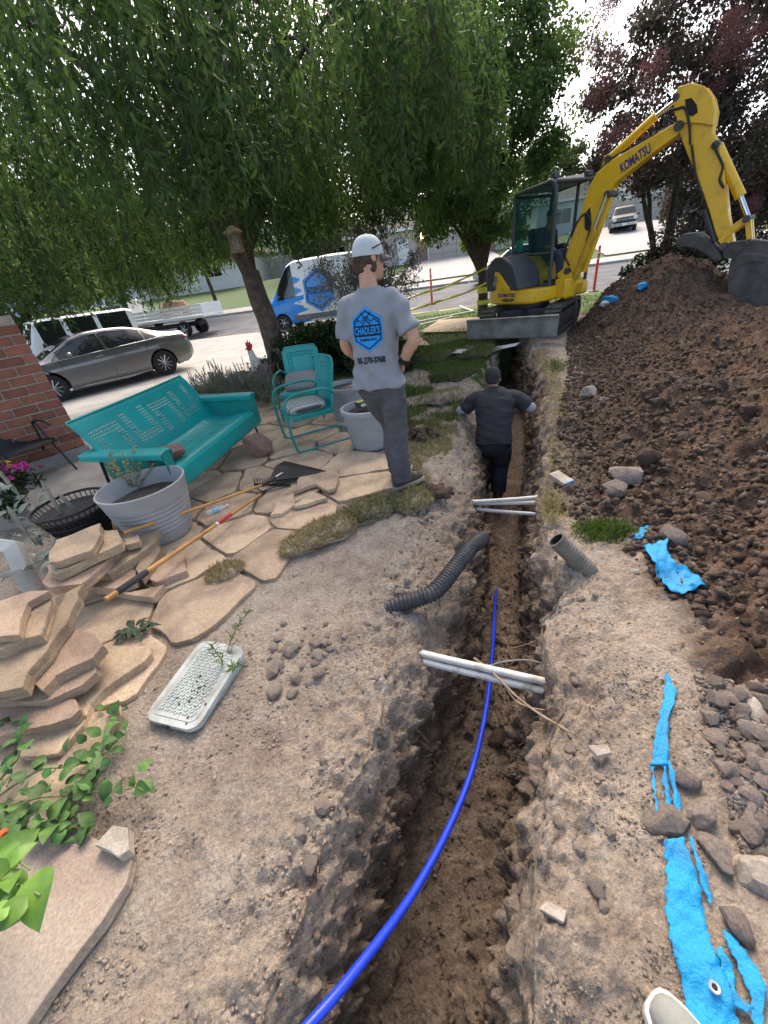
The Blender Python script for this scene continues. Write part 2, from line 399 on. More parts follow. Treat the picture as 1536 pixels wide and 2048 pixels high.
def make_ground():
    ys = [NY0]
    while ys[-1] < NY1: ys.append(ys[-1] + 0.011 + 0.0052*max(0, ys[-1]-0.3) + (0.03 if ys[-1] < -0.3 else 0))
    ys = np.array(ys); ys[-1] = NY1; nr = len(ys)
    A = []                                   # blocks of columns: (x, z, wall, s)
    dep = (.80+(TDEP-.80)*ss(1.2, 3.6, ys))*ss(NY0, NY0+0.3, ys)*(1-ss(9.2, 9.7, ys)) + 0.001
    xL = xl(ys) + fbm(ys*2.2, ys*0, 1.0, 5, .6)*0.12; xR = xr(ys) + fbm(ys*2.5, ys*0, 7.0, 5, .6)*0.11
    xlF = xlf(ys) + fbm(ys*1.7, ys*0, 3.0, 3)*0.05; xrF = xrf(ys) + fbm(ys*1.7, ys*0, 9.0, 3)*0.05
    xlF = np.maximum(xlF, xL+0.02); xrF = np.minimum(xrF, xR-0.02)
    xrF = np.maximum(xrF, xlF+0.1)
    nl, nw, nf, ng = 180, 46, 40, 200
    t = np.linspace(1, 0, nl)[None, :]**1.9
    X = [xL[:, None] - (xL[:, None]-NX0)*t]; Z = [np.zeros((nr, nl))]; Wm = [np.zeros((nr, nl))]
    t = np.linspace(0, 1, nw+1)[None, 1:]
    zp = t**1.2; xp = t*0.45 + 0.55*ss(0.0, 0.45, t)
    X.append(xL[:, None] + (xlF-xL)[:, None]*xp); Z.append(-dep[:, None]*zp); Wm.append(ss(0, .2, t)+0*X[1])
    t = np.linspace(0, 1, nf+1)[None, 1:]
    X.append(xlF[:, None] + (xrF-xlF)[:, None]*t); Z.append(-dep[:, None]*(1+0.05*np.sin(t*math.pi))); Wm.append(np.full((nr, nf), 1.0))
    t = np.linspace(1, 0, nw+1)[None, 1:]
    zp = t**1.05; xp = t*0.8 + 0.2*ss(0.0, 0.3, t)
    X.append(xR[:, None] + (xrF-xR)[:, None]*xp); Z.append(-dep[:, None]*zp); Wm.append(ss(0, .2, t)+0*X[3])
    t = np.linspace(0, 1, ng+1)[None, 1:]**1.55
    X.append(xR[:, None] + (NX1-xR[:, None])*t); Z.append(np.zeros((nr, ng))); Wm.append(np.zeros((nr, ng)))
    X = np.concatenate(X, 1); Z = np.concatenate(Z, 1); Wm = np.concatenate(Wm, 1)
    Yg = np.repeat(ys[:, None], X.shape[1], 1)
    hz, d = heap(X, Yg)
    onheap = ss(-0.15, 0.25, d + fbm(X*3, Yg*3, 1.0, 3)*0.3)*(Wm < 0.01)
    Zt = base(X, Yg)
    Z = Z + Zt + hz*(Wm < 0.01)
    # distance to the lip -> crumbly edge
    dl = np.minimum(np.abs(X-xL[:, None]), np.abs(X-xR[:, None]))
    lip = np.exp(-(dl/0.16)**2)
    edge = ss(0, 0.5, X-NX0)*ss(0, 0.5, NX1-X)*ss(0, 0.3, Yg-NY0)*ss(0, 0.5, NY1-Yg)
    patio = (X < xL[:, None]-0.55)
    rough = np.where(patio, 0.35, 1.0)
    n1 = fbm(X*3.0, Yg*3.0, Z*3.0, 4); n2 = fbm(X*11, Yg*11, Z*11, 4, 0.6); n3 = fbm(X*34, Yg*34, Z*34, 3, 0.6)
    nb = np.abs(fbm(X*7, Yg*7, Z*7+4, 3))
    n4 = np.abs(fbm(X*16, Yg*16, Z*16+2, 3, .6)); lipw = np.exp(-(dl/0.30)**2)
    dz = (n1*0.034 + n2*0.022 + n3*0.011)*rough + lip*(n2*0.05+nb*0.06-0.03) + lipw*(n4*.06-nb*.05)*rough
    dz = dz + onheap*(n2*0.075 + n3*0.026 - nb*0.06 + n4*.04)
    iswall = (Wm > 0.01)
    Z = Z + np.where(iswall, n2*0.04+n3*0.022+n4*.03, dz)*edge
    side = np.where(X < ((xlF+xrF)/2)[:, None], 1.0, -1.0)
    wallonly = np.sin(np.clip(-(Z-Zt)/TDEP, 0, 1)*math.pi)**0.9
    strat = fbm(X*1.2, Yg*1.6, Z*7, 3)
    groove = fbm(Yg*9, Z*.9, X*0, 3)
    X = X + side*wallonly*iswall*(n1*0.09 + n2*0.09 + n3*0.055 + strat*0.07 + groove*.05 - nb*.09 + n4*.08)
    Yg = Yg + wallonly*iswall*(n2*0.03+n4*.02)
    v = np.stack([X, Yg, Z], -1).reshape(-1, 3); nc = X.shape[1]
    i = np.arange(nr-1)[:, None]*nc + np.arange(nc-1)[None, :]; i = i.ravel()
    f = np.stack([i, i+1, i+nc+1, i+nc], -1)
    m = ground_mat()
    o = raw('ground', v, f, m, smooth=True); tag(o, 'bare dug up yard soil with an open trench', kind='structure')
    gz = LAWN(X, Yg)
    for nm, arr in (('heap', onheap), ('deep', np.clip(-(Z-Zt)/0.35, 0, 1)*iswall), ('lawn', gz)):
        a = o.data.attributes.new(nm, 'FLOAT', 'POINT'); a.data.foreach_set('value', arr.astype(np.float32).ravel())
    return o, v, f
LAWN_POLY = [(0.3,2.75),(0.95,4.1),(1.6,5.6),(2.3,7.1),(2.75,8.3),(4.2,9.8),(5.0,11.3),(9,11.5),(9,16),(-1.5,19.5),(-2.2,13.5),(-1.1,9.0),(-.2,6.2),(0.12,4.6),(0.0,3.3)]
def inpoly(px, py, poly):
    px = np.asarray(px); py = np.asarray(py); c = np.zeros(px.shape, bool); n = len(poly)
    for i in range(n):
        x0, y0 = poly[i]; x1, y1 = poly[(i+1) % n]
        k = ((y0 > py) != (y1 > py)) & (px < (x1-x0)*(py-y0)/((y1-y0) or 1e-9)+x0); c ^= k
    return c
def LAWN(X, Yg):
    torn = 1-(ss(.02, -.10, fbm(X*1.5, Yg*1.5, 3.3, 3)-.10*np.exp(-((Yg-6.2)/1.5)**2)))*ss(3.8, 4.4, Yg)*ss(9.3, 8.2, Yg)*.95
    return inpoly(X+fbm(X*4, Yg*4, 0.3, 3)*0.22, Yg+fbm(X*4, Yg*4, 8.3, 3)*0.22, LAWN_POLY).astype(float)*(0.35+0.65*ss(3.6, 5.8, Yg))*torn
def ground_mat():
    m, N, L, b = _new('soil')
    tc = N.new('ShaderNodeTexCoord')
    def noise(sc, det=8, ro=0.6):
        n = N.new('ShaderNodeTexNoise'); n.inputs['Scale'].default_value = sc; n.inputs['Detail'].default_value = det; n.inputs['Roughness'].default_value = ro
        L.new(tc.outputs['Object'], n.inputs['Vector']); return n
    def ramp(src, p, c):
        r = N.new('ShaderNodeValToRGB'); e = r.color_ramp.elements
        e[0].position = p[0]; e[0].color = (*c[0], 1); e[1].position = p[-1]; e[1].color = (*c[-1], 1)
        for pp, cc in zip(p[1:-1], c[1:-1]): k = e.new(pp); k.color = (*cc, 1)
        L.new(src, r.inputs['Fac']); return r
    def mix(a, bb, fac):
        x = N.new('ShaderNodeMix'); x.data_type = 'RGBA'; L.new(a, x.inputs[6]); L.new(bb, x.inputs[7]); L.new(fac, x.inputs[0]); return x.outputs[2]
    def attr(n):
        a = N.new('ShaderNodeAttribute'); a.attribute_name = n; return a.outputs['Fac']
    big = noise(1.6, 6, 0.6); mid = noise(9, 8, 0.7); fine = noise(60, 6, 0.7)
    dry = ramp(big.outputs['Fac'], (0.34, 0.48, 0.62), ((0.25, 0.192, 0.148), (0.415, 0.338, 0.265), (0.52, 0.44, 0.355)))
    dry2 = ramp(mid.outputs['Fac'], (0.35, 0.5, 0.68), ((0.19, 0.143, 0.112), (0.405, 0.332, 0.26), (0.56, 0.48, 0.39)))
    f5 = N.new('ShaderNodeValue'); f5.outputs[0].default_value = 0.45
    top = mix(dry.outputs[0], dry2.outputs[0], f5.outputs[0])
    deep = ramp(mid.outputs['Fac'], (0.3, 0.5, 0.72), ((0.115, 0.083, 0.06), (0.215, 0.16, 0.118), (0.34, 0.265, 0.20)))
    hp = ramp(mid.outputs['Fac'], (0.3, 0.5, 0.72), ((0.070, 0.043, 0.030), (0.135, 0.088, 0.062), (0.235, 0.162, 0.118)))
    lw = ramp(mid.outputs['Fac'], (0.3, 0.7), ((0.045, 0.07, 0.02), (0.12, 0.13, 0.05)))
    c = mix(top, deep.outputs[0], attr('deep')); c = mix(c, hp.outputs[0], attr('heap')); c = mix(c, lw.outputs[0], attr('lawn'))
    ov = N.new('ShaderNodeMix'); ov.data_type = 'RGBA'; ov.blend_type = 'OVERLAY'; ov.inputs[0].default_value = 0.7
    L.new(c, ov.inputs[6]); fin2 = noise(190, 4, .75); av = N.new('ShaderNodeMath'); av.operation = 'MULTIPLY_ADD'; av.inputs[1].default_value = .55; av.inputs[2].default_value = 0.0
    L.new(fin2.outputs['Fac'], av.inputs[0]); av2 = N.new('ShaderNodeMath'); av2.operation = 'MULTIPLY_ADD'; av2.inputs[1].default_value = .45; L.new(fine.outputs['Fac'], av2.inputs[0]); L.new(av.outputs[0], av2.inputs[2])
    gr = ramp(av2.outputs[0], (0.34, 0.5, 0.66), ((0.14,)*3, (.5,)*3, (0.86,)*3)); L.new(gr.outputs[0], ov.inputs[7])
    L.new(ov.outputs[2], b.inputs['Base Color']); b.inputs['Roughness'].default_value = 0.95; b.inputs['Specular IOR Level'].default_value = 0.15
    vo = N.new('ShaderNodeTexVoronoi'); vo.inputs['Scale'].default_value = 55; L.new(tc.outputs['Object'], vo.inputs['Vector'])
    ad = N.new('ShaderNodeMath'); ad.operation = 'MULTIPLY_ADD'; ad.inputs[1].default_value = -0.5
    L.new(vo.outputs['Distance'], ad.inputs[0]); L.new(fine.outputs['Fac'], ad.inputs[2])
    bp = N.new('ShaderNodeBump'); bp.inputs['Strength'].default_value = 0.9; bp.inputs['Distance'].default_value = 0.022
    L.new(ad.outputs[0], bp.inputs['Height'])
    bp2 = N.new('ShaderNodeBump'); bp2.inputs['Strength'].default_value = 0.6; bp2.inputs['Distance'].default_value = 0.04
    L.new(mid.outputs['Fac'], bp2.inputs['Height']); L.new(bp2.outputs[0], bp.inputs['Normal'])
    bp3 = N.new('ShaderNodeBump'); bp3.inputs['Strength'].default_value = 0.6; bp3.inputs['Distance'].default_value = 0.006
    L.new(fin2.outputs['Fac'], bp3.inputs['Height']); L.new(bp.outputs[0], bp3.inputs['Normal'])
    L.new(bp3.outputs[0], b.inputs['Normal'])
    MATS['soil'] = m
    return m
GROUND, GV, GF = make_ground()
GBVH = BVHTree.FromPolygons([tuple(p) for p in GV.tolist()], GF.tolist())
def gz(x, y):
    r = GBVH.ray_cast(Vector((x, y, 5)), Vector((0, 0, -1)))
    return r[0].z if r[0] is not None else float(base(x, y))
def hit(px, py):
    """where the view ray of a photo pixel meets the yard soil"""
    r = Vector(ray(px, py)).normalized(); h = GBVH.ray_cast(Vector((0, 0, CAMH)), r)
    return (h[0], h[1]) if h[0] is not None else (G(px, py, 0), Vector((0, 0, 1)))

# ---- the rest of the lot, the roadway, kerbs, the lots across (sheets that follow base())
def sheet(name, poly_fn, xs, ys, material, dz=0.0, keep=None, thick=0):
    X, Yg = np.meshgrid(xs, ys); P = poly_fn(X, Yg)
    v = P.reshape(-1, 3); nc = len(xs); i = (np.arange(len(ys)-1)[:, None]*nc+np.arange(nc-1)[None, :]).ravel()
    f = np.stack([i, i+1, i+nc+1, i+nc], -1)
    if keep is not None:
        c = v[f].mean(1); f = f[keep(c[:, 0], c[:, 1])]
    return tag(raw(name, v, f, material, smooth=True), kind='structure')
def eq(e, q, z=None):                                  # street coordinates -> world
    x = e*EX + q*0.2588; y = e*EY + q*0.9659
    return np.stack([x, y, base(x, y) if z is None else z+0*x], -1)
m_asphalt = mat('asphalt', (0.115, 0.12, 0.13), 0.9, var=0.18, scale=1.2, bump=0.35, bscale=150, detail=10)
m_conc = mat('concrete', (0.38, 0.367, 0.345), 0.85, var=0.10, scale=2.0, bump=0.15, bscale=90, detail=8)
m_conc2 = mat('walk_concrete', (0.34, 0.315, 0.285), 0.85, var=0.14, scale=3.0, bump=0.2, bscale=90)
m_lawn = mat('lawn_turf', (0.10, 0.16, 0.045), 0.95, col2=(0.05, 0.085, 0.022), scale=7, bump=0.8, bscale=60)
m_lotsoil = mat('lot_soil', (0.24, 0.19, 0.145), 0.95, col2=(0.12, 0.09, 0.065), scale=4, bump=0.6, bscale=40)
ge = 1e-6
def lotkeep(x, y):
    return ~((x > NX0) & (x < NX1) & (y > NY0) & (y < NY1))
xsL = np.unique(np.concatenate([np.linspace(-60, NX0, 40), np.linspace(NX0, NX1, 30), np.linspace(NX1, 60, 36)]))
ysL = np.unique(np.concatenate([np.linspace(-14, NY0, 10), np.linspace(NY0, NY1, 30), np.linspace(NY1, 38, 60)]))
def lotP(X, Y): return np.stack([X, Y, np.where(qd(X, Y) < QN-0.02, base(X, Y), -0.35)], -1)
sheet('yard', lotP, xsL, ysL, m_lawn, keep=lambda x, y: lotkeep(x, y) & (qd(x, y) < QN))
sheet('street', lambda E, Q: eq(E, Q), np.linspace(-160, 160, 90), np.linspace(QN-0.01, QF, 12), m_asphalt)
# gutter and kerb on both sides
mb = MB()
for (q0, q1, z0, z1) in ((QN-0.45, QN-0.02, -0.12, -0.10),):
    for k in range(80):
        e0, e1 = -120+3*k, -120+3*k+2.98
        a = eq(np.array([e0, e1, e1, e0]), np.array([q0, q0, q1, q1]), 0)
        mb.add([(p[0], p[1], z) for p in a for z in (-0.3, -0.095)], [(1,3,5,7),(0,1,7,6),(2,4,5,3),(4,6,7,5),(0,2,3,1)])
kerb = mb.build('kerb', m_conc); tag(kerb, kind='structure')
mb = MB()
for k in range(90):
    e0, e1 = -135+3*k, -135+3*k+2.98
    a = eq(np.array([e0, e1, e1, e0]), np.array([QF-0.01, QF-0.01, QF+2.2, QF+2.2]), 0)
    zz = [0.575, 0.575, 0.80, 0.80]
    mb.add([(p[0], p[1], z) for p, t_ in zip(a, zz) for z in (0.3, t_)], [(1,3,5,7),(0,1,7,6),(2,4,5,3),(4,6,7,5),(0,2,3,1)])
tag(mb.build('pavement', m_conc), kind='structure')
sheet('far_ground', lambda E, Q: eq(E, Q), np.linspace(-900, 900, 60), np.concatenate([np.linspace(QF+1.9, 52, 24), np.linspace(56, 1200, 20)]), m_lawn)
# driveway on this side, walk by the house
DRIVE = [(-4.3,5.0),(-3.75,7.0),(-3.35,9.5),(-3.0,12.5),(-2.6,16),(-1.9,20.2),(-16.5,24.0),(-17,14),(-15,4)]
xs = np.linspace(-17, -1.5, 80); ysd = np.linspace(3.5, 25, 110)
sheet('driveway', lambda X, Y: np.stack([X, Y, np.maximum(base(X, np.minimum(Y, (QN-0.05-0.2588*X)/0.9659)), -0.2)+0.012+0.004*(Y > 0)], -1), xs, ysd, m_conc,
      keep=lambda x, y: inpoly(x, y, DRIVE) & (qd(x, y) < QN+0.15))
mb = MB()
for k in range(1, 5):                                  # tooled joints
    p = [Vector((-3.2-0.02*k, 6.5+2.6*k, 0)), Vector((-15, 3.5+2.9*k, 0))]
    for i in range(24):
        a = p[0].lerp(p[1], i/24); b = p[0].lerp(p[1], (i+1)/24)
        if not inpoly((a.x+b.x)/2, (a.y+b.y)/2, DRIVE): continue
        za = float(base(a.x, a.y))+0.020; zb = float(base(b.x, b.y))+0.020
        mb.add([(a.x, a.y-.012, za), (b.x, b.y-.012, zb), (b.x, b.y+.012, zb), (a.x, a.y+.012, za)], [(0,1,2,3)])
tag(mb.build('driveway_joint', mat('joint', (0.12,0.11,0.10), 0.95)), kind='structure')
# hills far behind
mb = MB()
rings = []
for k in range(61):
    a = R_(10+160*k/60); d = 900
    hh = 55+60*abs(math.sin(k*0.31+0.6))+38*float(fbm(k*0.35, 0.0, 2.0, 4))
    rings.append((d*math.cos(a), d*math.sin(a), hh))
vs = []; fs = []
for i, (x, y, hh) in enumerate(rings):
    vs += [(x, y, 0), (x*1.12, y*1.12, hh), (x*1.4, y*1.4, 0)]
for i in range(60): fs += [(i*3, i*3+3, i*3+4, i*3+1), (i*3+1, i*3+4, i*3+5, i*3+2)]
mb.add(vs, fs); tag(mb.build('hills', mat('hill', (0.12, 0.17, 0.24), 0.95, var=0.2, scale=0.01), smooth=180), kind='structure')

# ================================================================ STONES, PATIO, DIRT DETAIL
m_sand = mat('sandstone', (0.55, 0.41, 0.275), 0.9, col2=(0.31, 0.23, 0.165), scale=3.4, bump=0.5, bscale=22, objvar=0.20, detail=12, mixpos=(.36, .56))
m_sand_d = mat('sandstone_slab', (0.48, 0.355, 0.235), 0.9, col2=(0.29, 0.205, 0.145), scale=4.0, bump=0.6, bscale=20, objvar=0.25, detail=12, mixpos=(.36, .60))
m_rock = mat('rock', (0.25, 0.205, 0.175), 0.9, col2=(0.13, 0.10, 0.083), scale=6, bump=0.5, bscale=30, objvar=0.3)
m_rockr = mat('pink_rock', (0.33, 0.20, 0.155), 0.85, col2=(0.20, 0.105, 0.085), scale=8, bump=0.5, bscale=24, objvar=0.1)
m_pale = mat('pale_rock', (0.48, 0.42, 0.35), 0.9, col2=(0.30, 0.25, 0.20), scale=7, bump=0.4, bscale=30, objvar=0.15)
m_clod = mat('soil_clod', (0.155, 0.103, 0.074), 0.97, col2=(0.075, 0.049, 0.035), scale=12, bump=0.8, bscale=50, objvar=0.25)
m_clodl = mat('dry_clod', (0.42, 0.35, 0.285), 0.97, col2=(0.26, 0.205, 0.16), scale=10, bump=0.7, bscale=45, objvar=0.2)

def ico(sub):
    bm = bmesh.new(); bmesh.ops.create_icosphere(bm, subdivisions=sub, radius=1.0)
    v = np.array([tuple(p.co) for p in bm.verts]); f = np.array([[q.index for q in t.verts] for t in bm.faces]); bm.free()
    return v, f
_I1 = ico(1); _I2 = ico(2); _I3 = ico(3)
def rockmesh(name, seed, material, sub=3, amp=0.35, flat=(1, .8, .6), facets=7):
    v, f = {1: _I1, 2: _I2, 3: _I3}[sub]; v = v.copy(); rs = np.random.RandomState(seed)
    for k in range(facets):                          # planar breaks
        n = rs.normal(size=3); n /= np.linalg.norm(n); d = rs.uniform(.55, .85)
        t = v @ n - d; v = v - np.outer(np.clip(t, 0, None), n)*0.9
    v = v*(1+amp*fbm(v[:, 0]*1.6+seed, v[:, 1]*1.6, v[:, 2]*1.6, 3))[:, None]*np.array(flat)
    me = bpy.data.meshes.new(name); me.from_pydata(v.tolist(), [], f.tolist()); me.materials.append(material)
    if sub > 1: smooth_by_angle(me, 24)
    return me
def inst(me, name, loc, s, rot=None, parent=None):
    o = bpy.data.objects.new(name, me); COL.objects.link(o); o.location = loc
    o.scale = (s, s, s) if isinstance(s, (int, float)) else s
    o.rotation_euler = rot if rot else (random.uniform(-.4, .4), random.uniform(-.4, .4), random.uniform(0, 6.28))
    if parent is not None: o.parent = parent
    return o
STONES = [rockmesh('stone', 30+k, m_rock, 2, .16, (1, rs_, fl_), 13) for k, (rs_, fl_) in enumerate([(.8, .6), (.65, .5), (.9, .7), (.7, .45), (.85, .55), (.6, .6), (.95, .5)])]
CLODS = [rockmesh('soil_clod', 50+k, m_clod, 2, amp=0.55, flat=(1, .9, .75), facets=3) for k in range(4)]
DCLODS = [rockmesh('dry_clod', 60+k, m_clodl, 2, amp=0.5, flat=(1, .9, .7), facets=4) for k in range(4)]
# pieces big enough to pick out singly: children of the ground
def scatter_single(meshes, name, n, region, size, seed, sink=0.25):
    rs = random.Random(seed); k = 0
    while k < n:
        x, y = region(rs)
        z = gz(x, y); s = size(rs)
        inst(rs.choice(meshes), name, (x, y, z+s*(0.45-sink)), s, (rs.uniform(-.5, .5), rs.uniform(-.5, .5), rs.uniform(0, 6.28)), GROUND); k += 1
def heapx(y): return float(np.interp(y, HT[:, 0], HT[:, 1]))
def reg_heap(rs):
    y = rs.uniform(1.6, 8.2)**1.0; x = heapx(y)+abs(rs.gauss(0.1, 1.0)); return x, y
def reg_rocky(rs):
    while True:
        p = G(rs.uniform(1370, 1560), rs.uniform(1330, 1990), 0.1)
        if p.x > heapx(p.y)-0.12: return p.x, p.y
def reg_mid(rs):
    while True:
        p = G(rs.uniform(1180, 1560), rs.uniform(960, 1330), 0.15)
        if p.x > heapx(p.y)+.05: return p.x, p.y
scatter_single(CLODS, 'soil_clod', 150, reg_heap, lambda r: 0.025+0.07*r.random()**2.4, 1, .35)
scatter_single(STONES, 'stone', 45, reg_heap, lambda r: 0.02+0.045*r.random()**2, 2)
scatter_single(STONES, 'stone', 230, reg_rocky, lambda r: 0.008+0.044*r.random()**3.4, 3, 0.15)
scatter_single(CLODS, 'soil_clod', 45, reg_mid, lambda r: 0.012+0.028*r.random()**2, 4)
def reg_lid(rs):
    p = G(rs.gauss(610, 45), rs.gauss(1310, 28), 0); return p.x, p.y
scatter_single(DCLODS, 'dry_clod', 60, reg_lid, lambda r: 0.010+0.030*r.random()**2, 5)
def reg_lip(rs):
    y = rs.uniform(0.4, 3.4); x = float(xl(y))-abs(rs.gauss(0, 0.14)); return x, y
scatter_single(DCLODS, 'dry_clod', 60, reg_lip, lambda r: 0.008+0.026*r.random()**2.4, 6)
def reg_lipr(rs):
    y = rs.uniform(0.3, 2.2); x = float(xr(y))+abs(rs.gauss(0, 0.10)); return x, y
scatter_single(DCLODS, 'dry_clod', 22, reg_lipr, lambda r: 0.008+0.025*r.random()**2, 8)
def reg_floor(rs):
    y = rs.uniform(0.4, 4.2); t = rs.random(); return float(xlf(y))*(1-t)+float(xrf(y))*t, y
m_wclod = mat('wall_crumb', (0.24, 0.175, 0.125), 0.97, col2=(0.11, 0.078, 0.056), scale=9, bump=.6)
WCLODS = [rockmesh('soil_clod', 80+k, m_wclod, 2, amp=0.5, flat=(1, .9, .7), facets=4) for k in range(3)]
scatter_single(WCLODS, 'soil_clod', 60, reg_floor, lambda r: 0.012+0.04*r.random()**2.5, 7)
# everything finer: one mass of grit
def grit(name, n, region, size, material, seed, label):
    v0, f0 = _I1 if False else (np.array([(1,0,-.3),(-.5,.87,-.3),(-.5,-.87,-.3),(.5,.87,.35),(-1,0,.3),(.5,-.87,.4),(0,0,.8),(0,0,-.7)]),
                np.array([(0,3,5),(3,1,4),(5,4,2),(3,6,5),(3,4,6),(4,5,6),(0,1,3),(1,2,4),(2,0,5),(0,7,1),(1,7,2),(2,7,0)]))
    rs = random.Random(seed); V = []; F = []; npr = np.random.RandomState(seed)
    for k in range(n):
        x, y = region(rs); s = size(rs); z = gz(x, y)
        a = npr.normal(size=(3, 3)); q, _ = np.linalg.qr(a)
        p = (v0*npr.uniform(.6, 1.25, (8, 1))*np.array([1, .85, .7])) @ q*s + np.array([x, y, z+s*.25])
        V.append(p); F.append(f0+8*k)
    o = raw(name, np.concatenate(V), np.concatenate(F), material)
    return tag(o, label, kind='stuff')
grit('heap_grit', 15000, lambda r: (lambda y: (heapx(y)+abs(r.gauss(0, 1.5))-0.05, y))(r.uniform(1.2, 9)), lambda r: 0.007+0.034*r.random()**2.2, m_clod, 21, 'dark crumbly soil lumps strewn over the spoil heap').parent = None
grit('heap_pebble', 1500, lambda r: (lambda y: (heapx(y)+abs(r.gauss(0, 1.4))-0.1, y))(r.uniform(0.8, 8)), lambda r: 0.004+0.014*r.random()**2, m_rock, 22, 'small pale brown pebbles strewn over the spoil heap')
grit('slope_gravel', 4200, reg_rocky, lambda r: 0.003+0.013*r.random()**2, m_rock, 23, 'brown gravel between the stones beside the blue tarp')
def reg_left(rs):
    while True:
        p = G(rs.uniform(60, 800), rs.uniform(1080, 2048), 0)
        if p.x < float(xl(p.y)) and fbm(np.array([p.x*3.2]), np.array([p.y*3.2]), 1.5, 3)[0] > rs.uniform(-.15, .3): return p.x, p.y
grit('yard_gravel', 3600, reg_left, lambda r: 0.002+0.009*r.random()**3, m_clodl, 24, 'fine dry grit over the trodden soil left of the trench')
def reg_right(rs):
    while True:
        p = G(rs.uniform(1090, 1420), rs.uniform(1120, 2048), 0)
        if p.x > float(xr(p.y)) and fbm(np.array([p.x*3.2]), np.array([p.y*3.2]), 7.5, 3)[0] > rs.uniform(-.15, .3): return p.x, p.y
grit('bank_gravel', 2200, reg_right, lambda r: 0.002+0.007*r.random()**3, m_clodl, 25, 'fine dry grit over the soil right of the trench')
grit('floor_gravel', 1800, reg_floor, lambda r: 0.003+0.011*r.random()**2, m_wclod, 26, 'dark crumbs on the trench floor')

# crumbs and stones stuck in the trench walls
def wall_grit(name, n, size, material, seed, label):
    rs = random.Random(seed); npr = np.random.RandomState(seed); V = []; F = []; k = 0
    v0 = np.array([(1,0,-.3),(-.5,.87,-.3),(-.5,-.87,-.3),(.5,.87,.35),(-1,0,.3),(.5,-.87,.4),(0,0,.8),(0,0,-.7)])
    f0 = np.array([(0,3,5),(3,1,4),(5,4,2),(3,6,5),(3,4,6),(4,5,6),(0,1,3),(1,2,4),(2,0,5),(0,7,1),(1,7,2),(2,7,0)])
    while k < n:
        y = .1+4.6*rs.random()**1.4; z = -rs.uniform(.0, .97); c = .5*float(xlf(y)+xrf(y)); s = 1 if rs.random() < .72 else -1
        h = GBVH.ray_cast(Vector((c, y, z)), Vector((-s, rs.uniform(-.2, .2), .1)))
        if h[0] is None or (h[0]-Vector((c, y, z))).length > 1.2: continue
        r = size(rs); a = npr.normal(size=(3, 3)); q, _ = np.linalg.qr(a)
        V.append((v0*npr.uniform(.6, 1.25, (8, 1))) @ q*r + np.array(h[0])); F.append(f0+8*k); k += 1
    return tag(raw(name, np.concatenate(V), np.concatenate(F), material), label, kind='stuff')
wall_grit('wall_crumbs', 2600, lambda r: .003+.016*r.random()**2.6, mat('wall_crumb', (0.24, 0.175, 0.125), 0.97, col2=(0.11, 0.078, 0.056), scale=9, bump=.6), 31, 'crumbly soil lumps on the trench walls')
# ---------------------------------------------------------------- flagstone patio: each stone its own piece
def slab_outline(poly, seed, n_sub=5, amp=0.012):
    rs = np.random.RandomState(seed); out = []; k = len(poly)
    for i in range(k):
        a = np.array(poly[i][:2]); b = np.array(poly[(i+1) % k][:2]); ln = np.linalg.norm(b-a)
        m = max(1, int(ln/0.07)); nrm = np.array([b[1]-a[1], a[0]-b[0]])/max(ln, 1e-6)
        for j in range(m):
            t = j/m; d = amp*2*float(vnoise(a[0]*9+t*ln*14, a[1]*9, seed*1.7)) if j else 0
            out.append(tuple(a+(b-a)*t+nrm*d))
    return out
def chaikin(p, w=0.16):
    o = []
    for i in range(len(p)):
        a = np.array(p[i]); b = np.array(p[(i+1) % len(p)]); o += [tuple(a*(1-w)+b*w), tuple(a*w+b*(1-w))]
    return o
PATIO_PX = [(20,2060),(150,1900),(262,1720),(240,1590),(330,1490),(300,1430),(480,1310),(540,1230),(545,1120),(600,1040),(720,1000),(835,950),(770,895),(700,840),(560,790),(330,860),(150,950),(215,1060),(120,1180),(-60,1230),(-60,2060)]
PATIO = [tuple(G(x, y, 0).xy) for x, y in PATIO_PX]
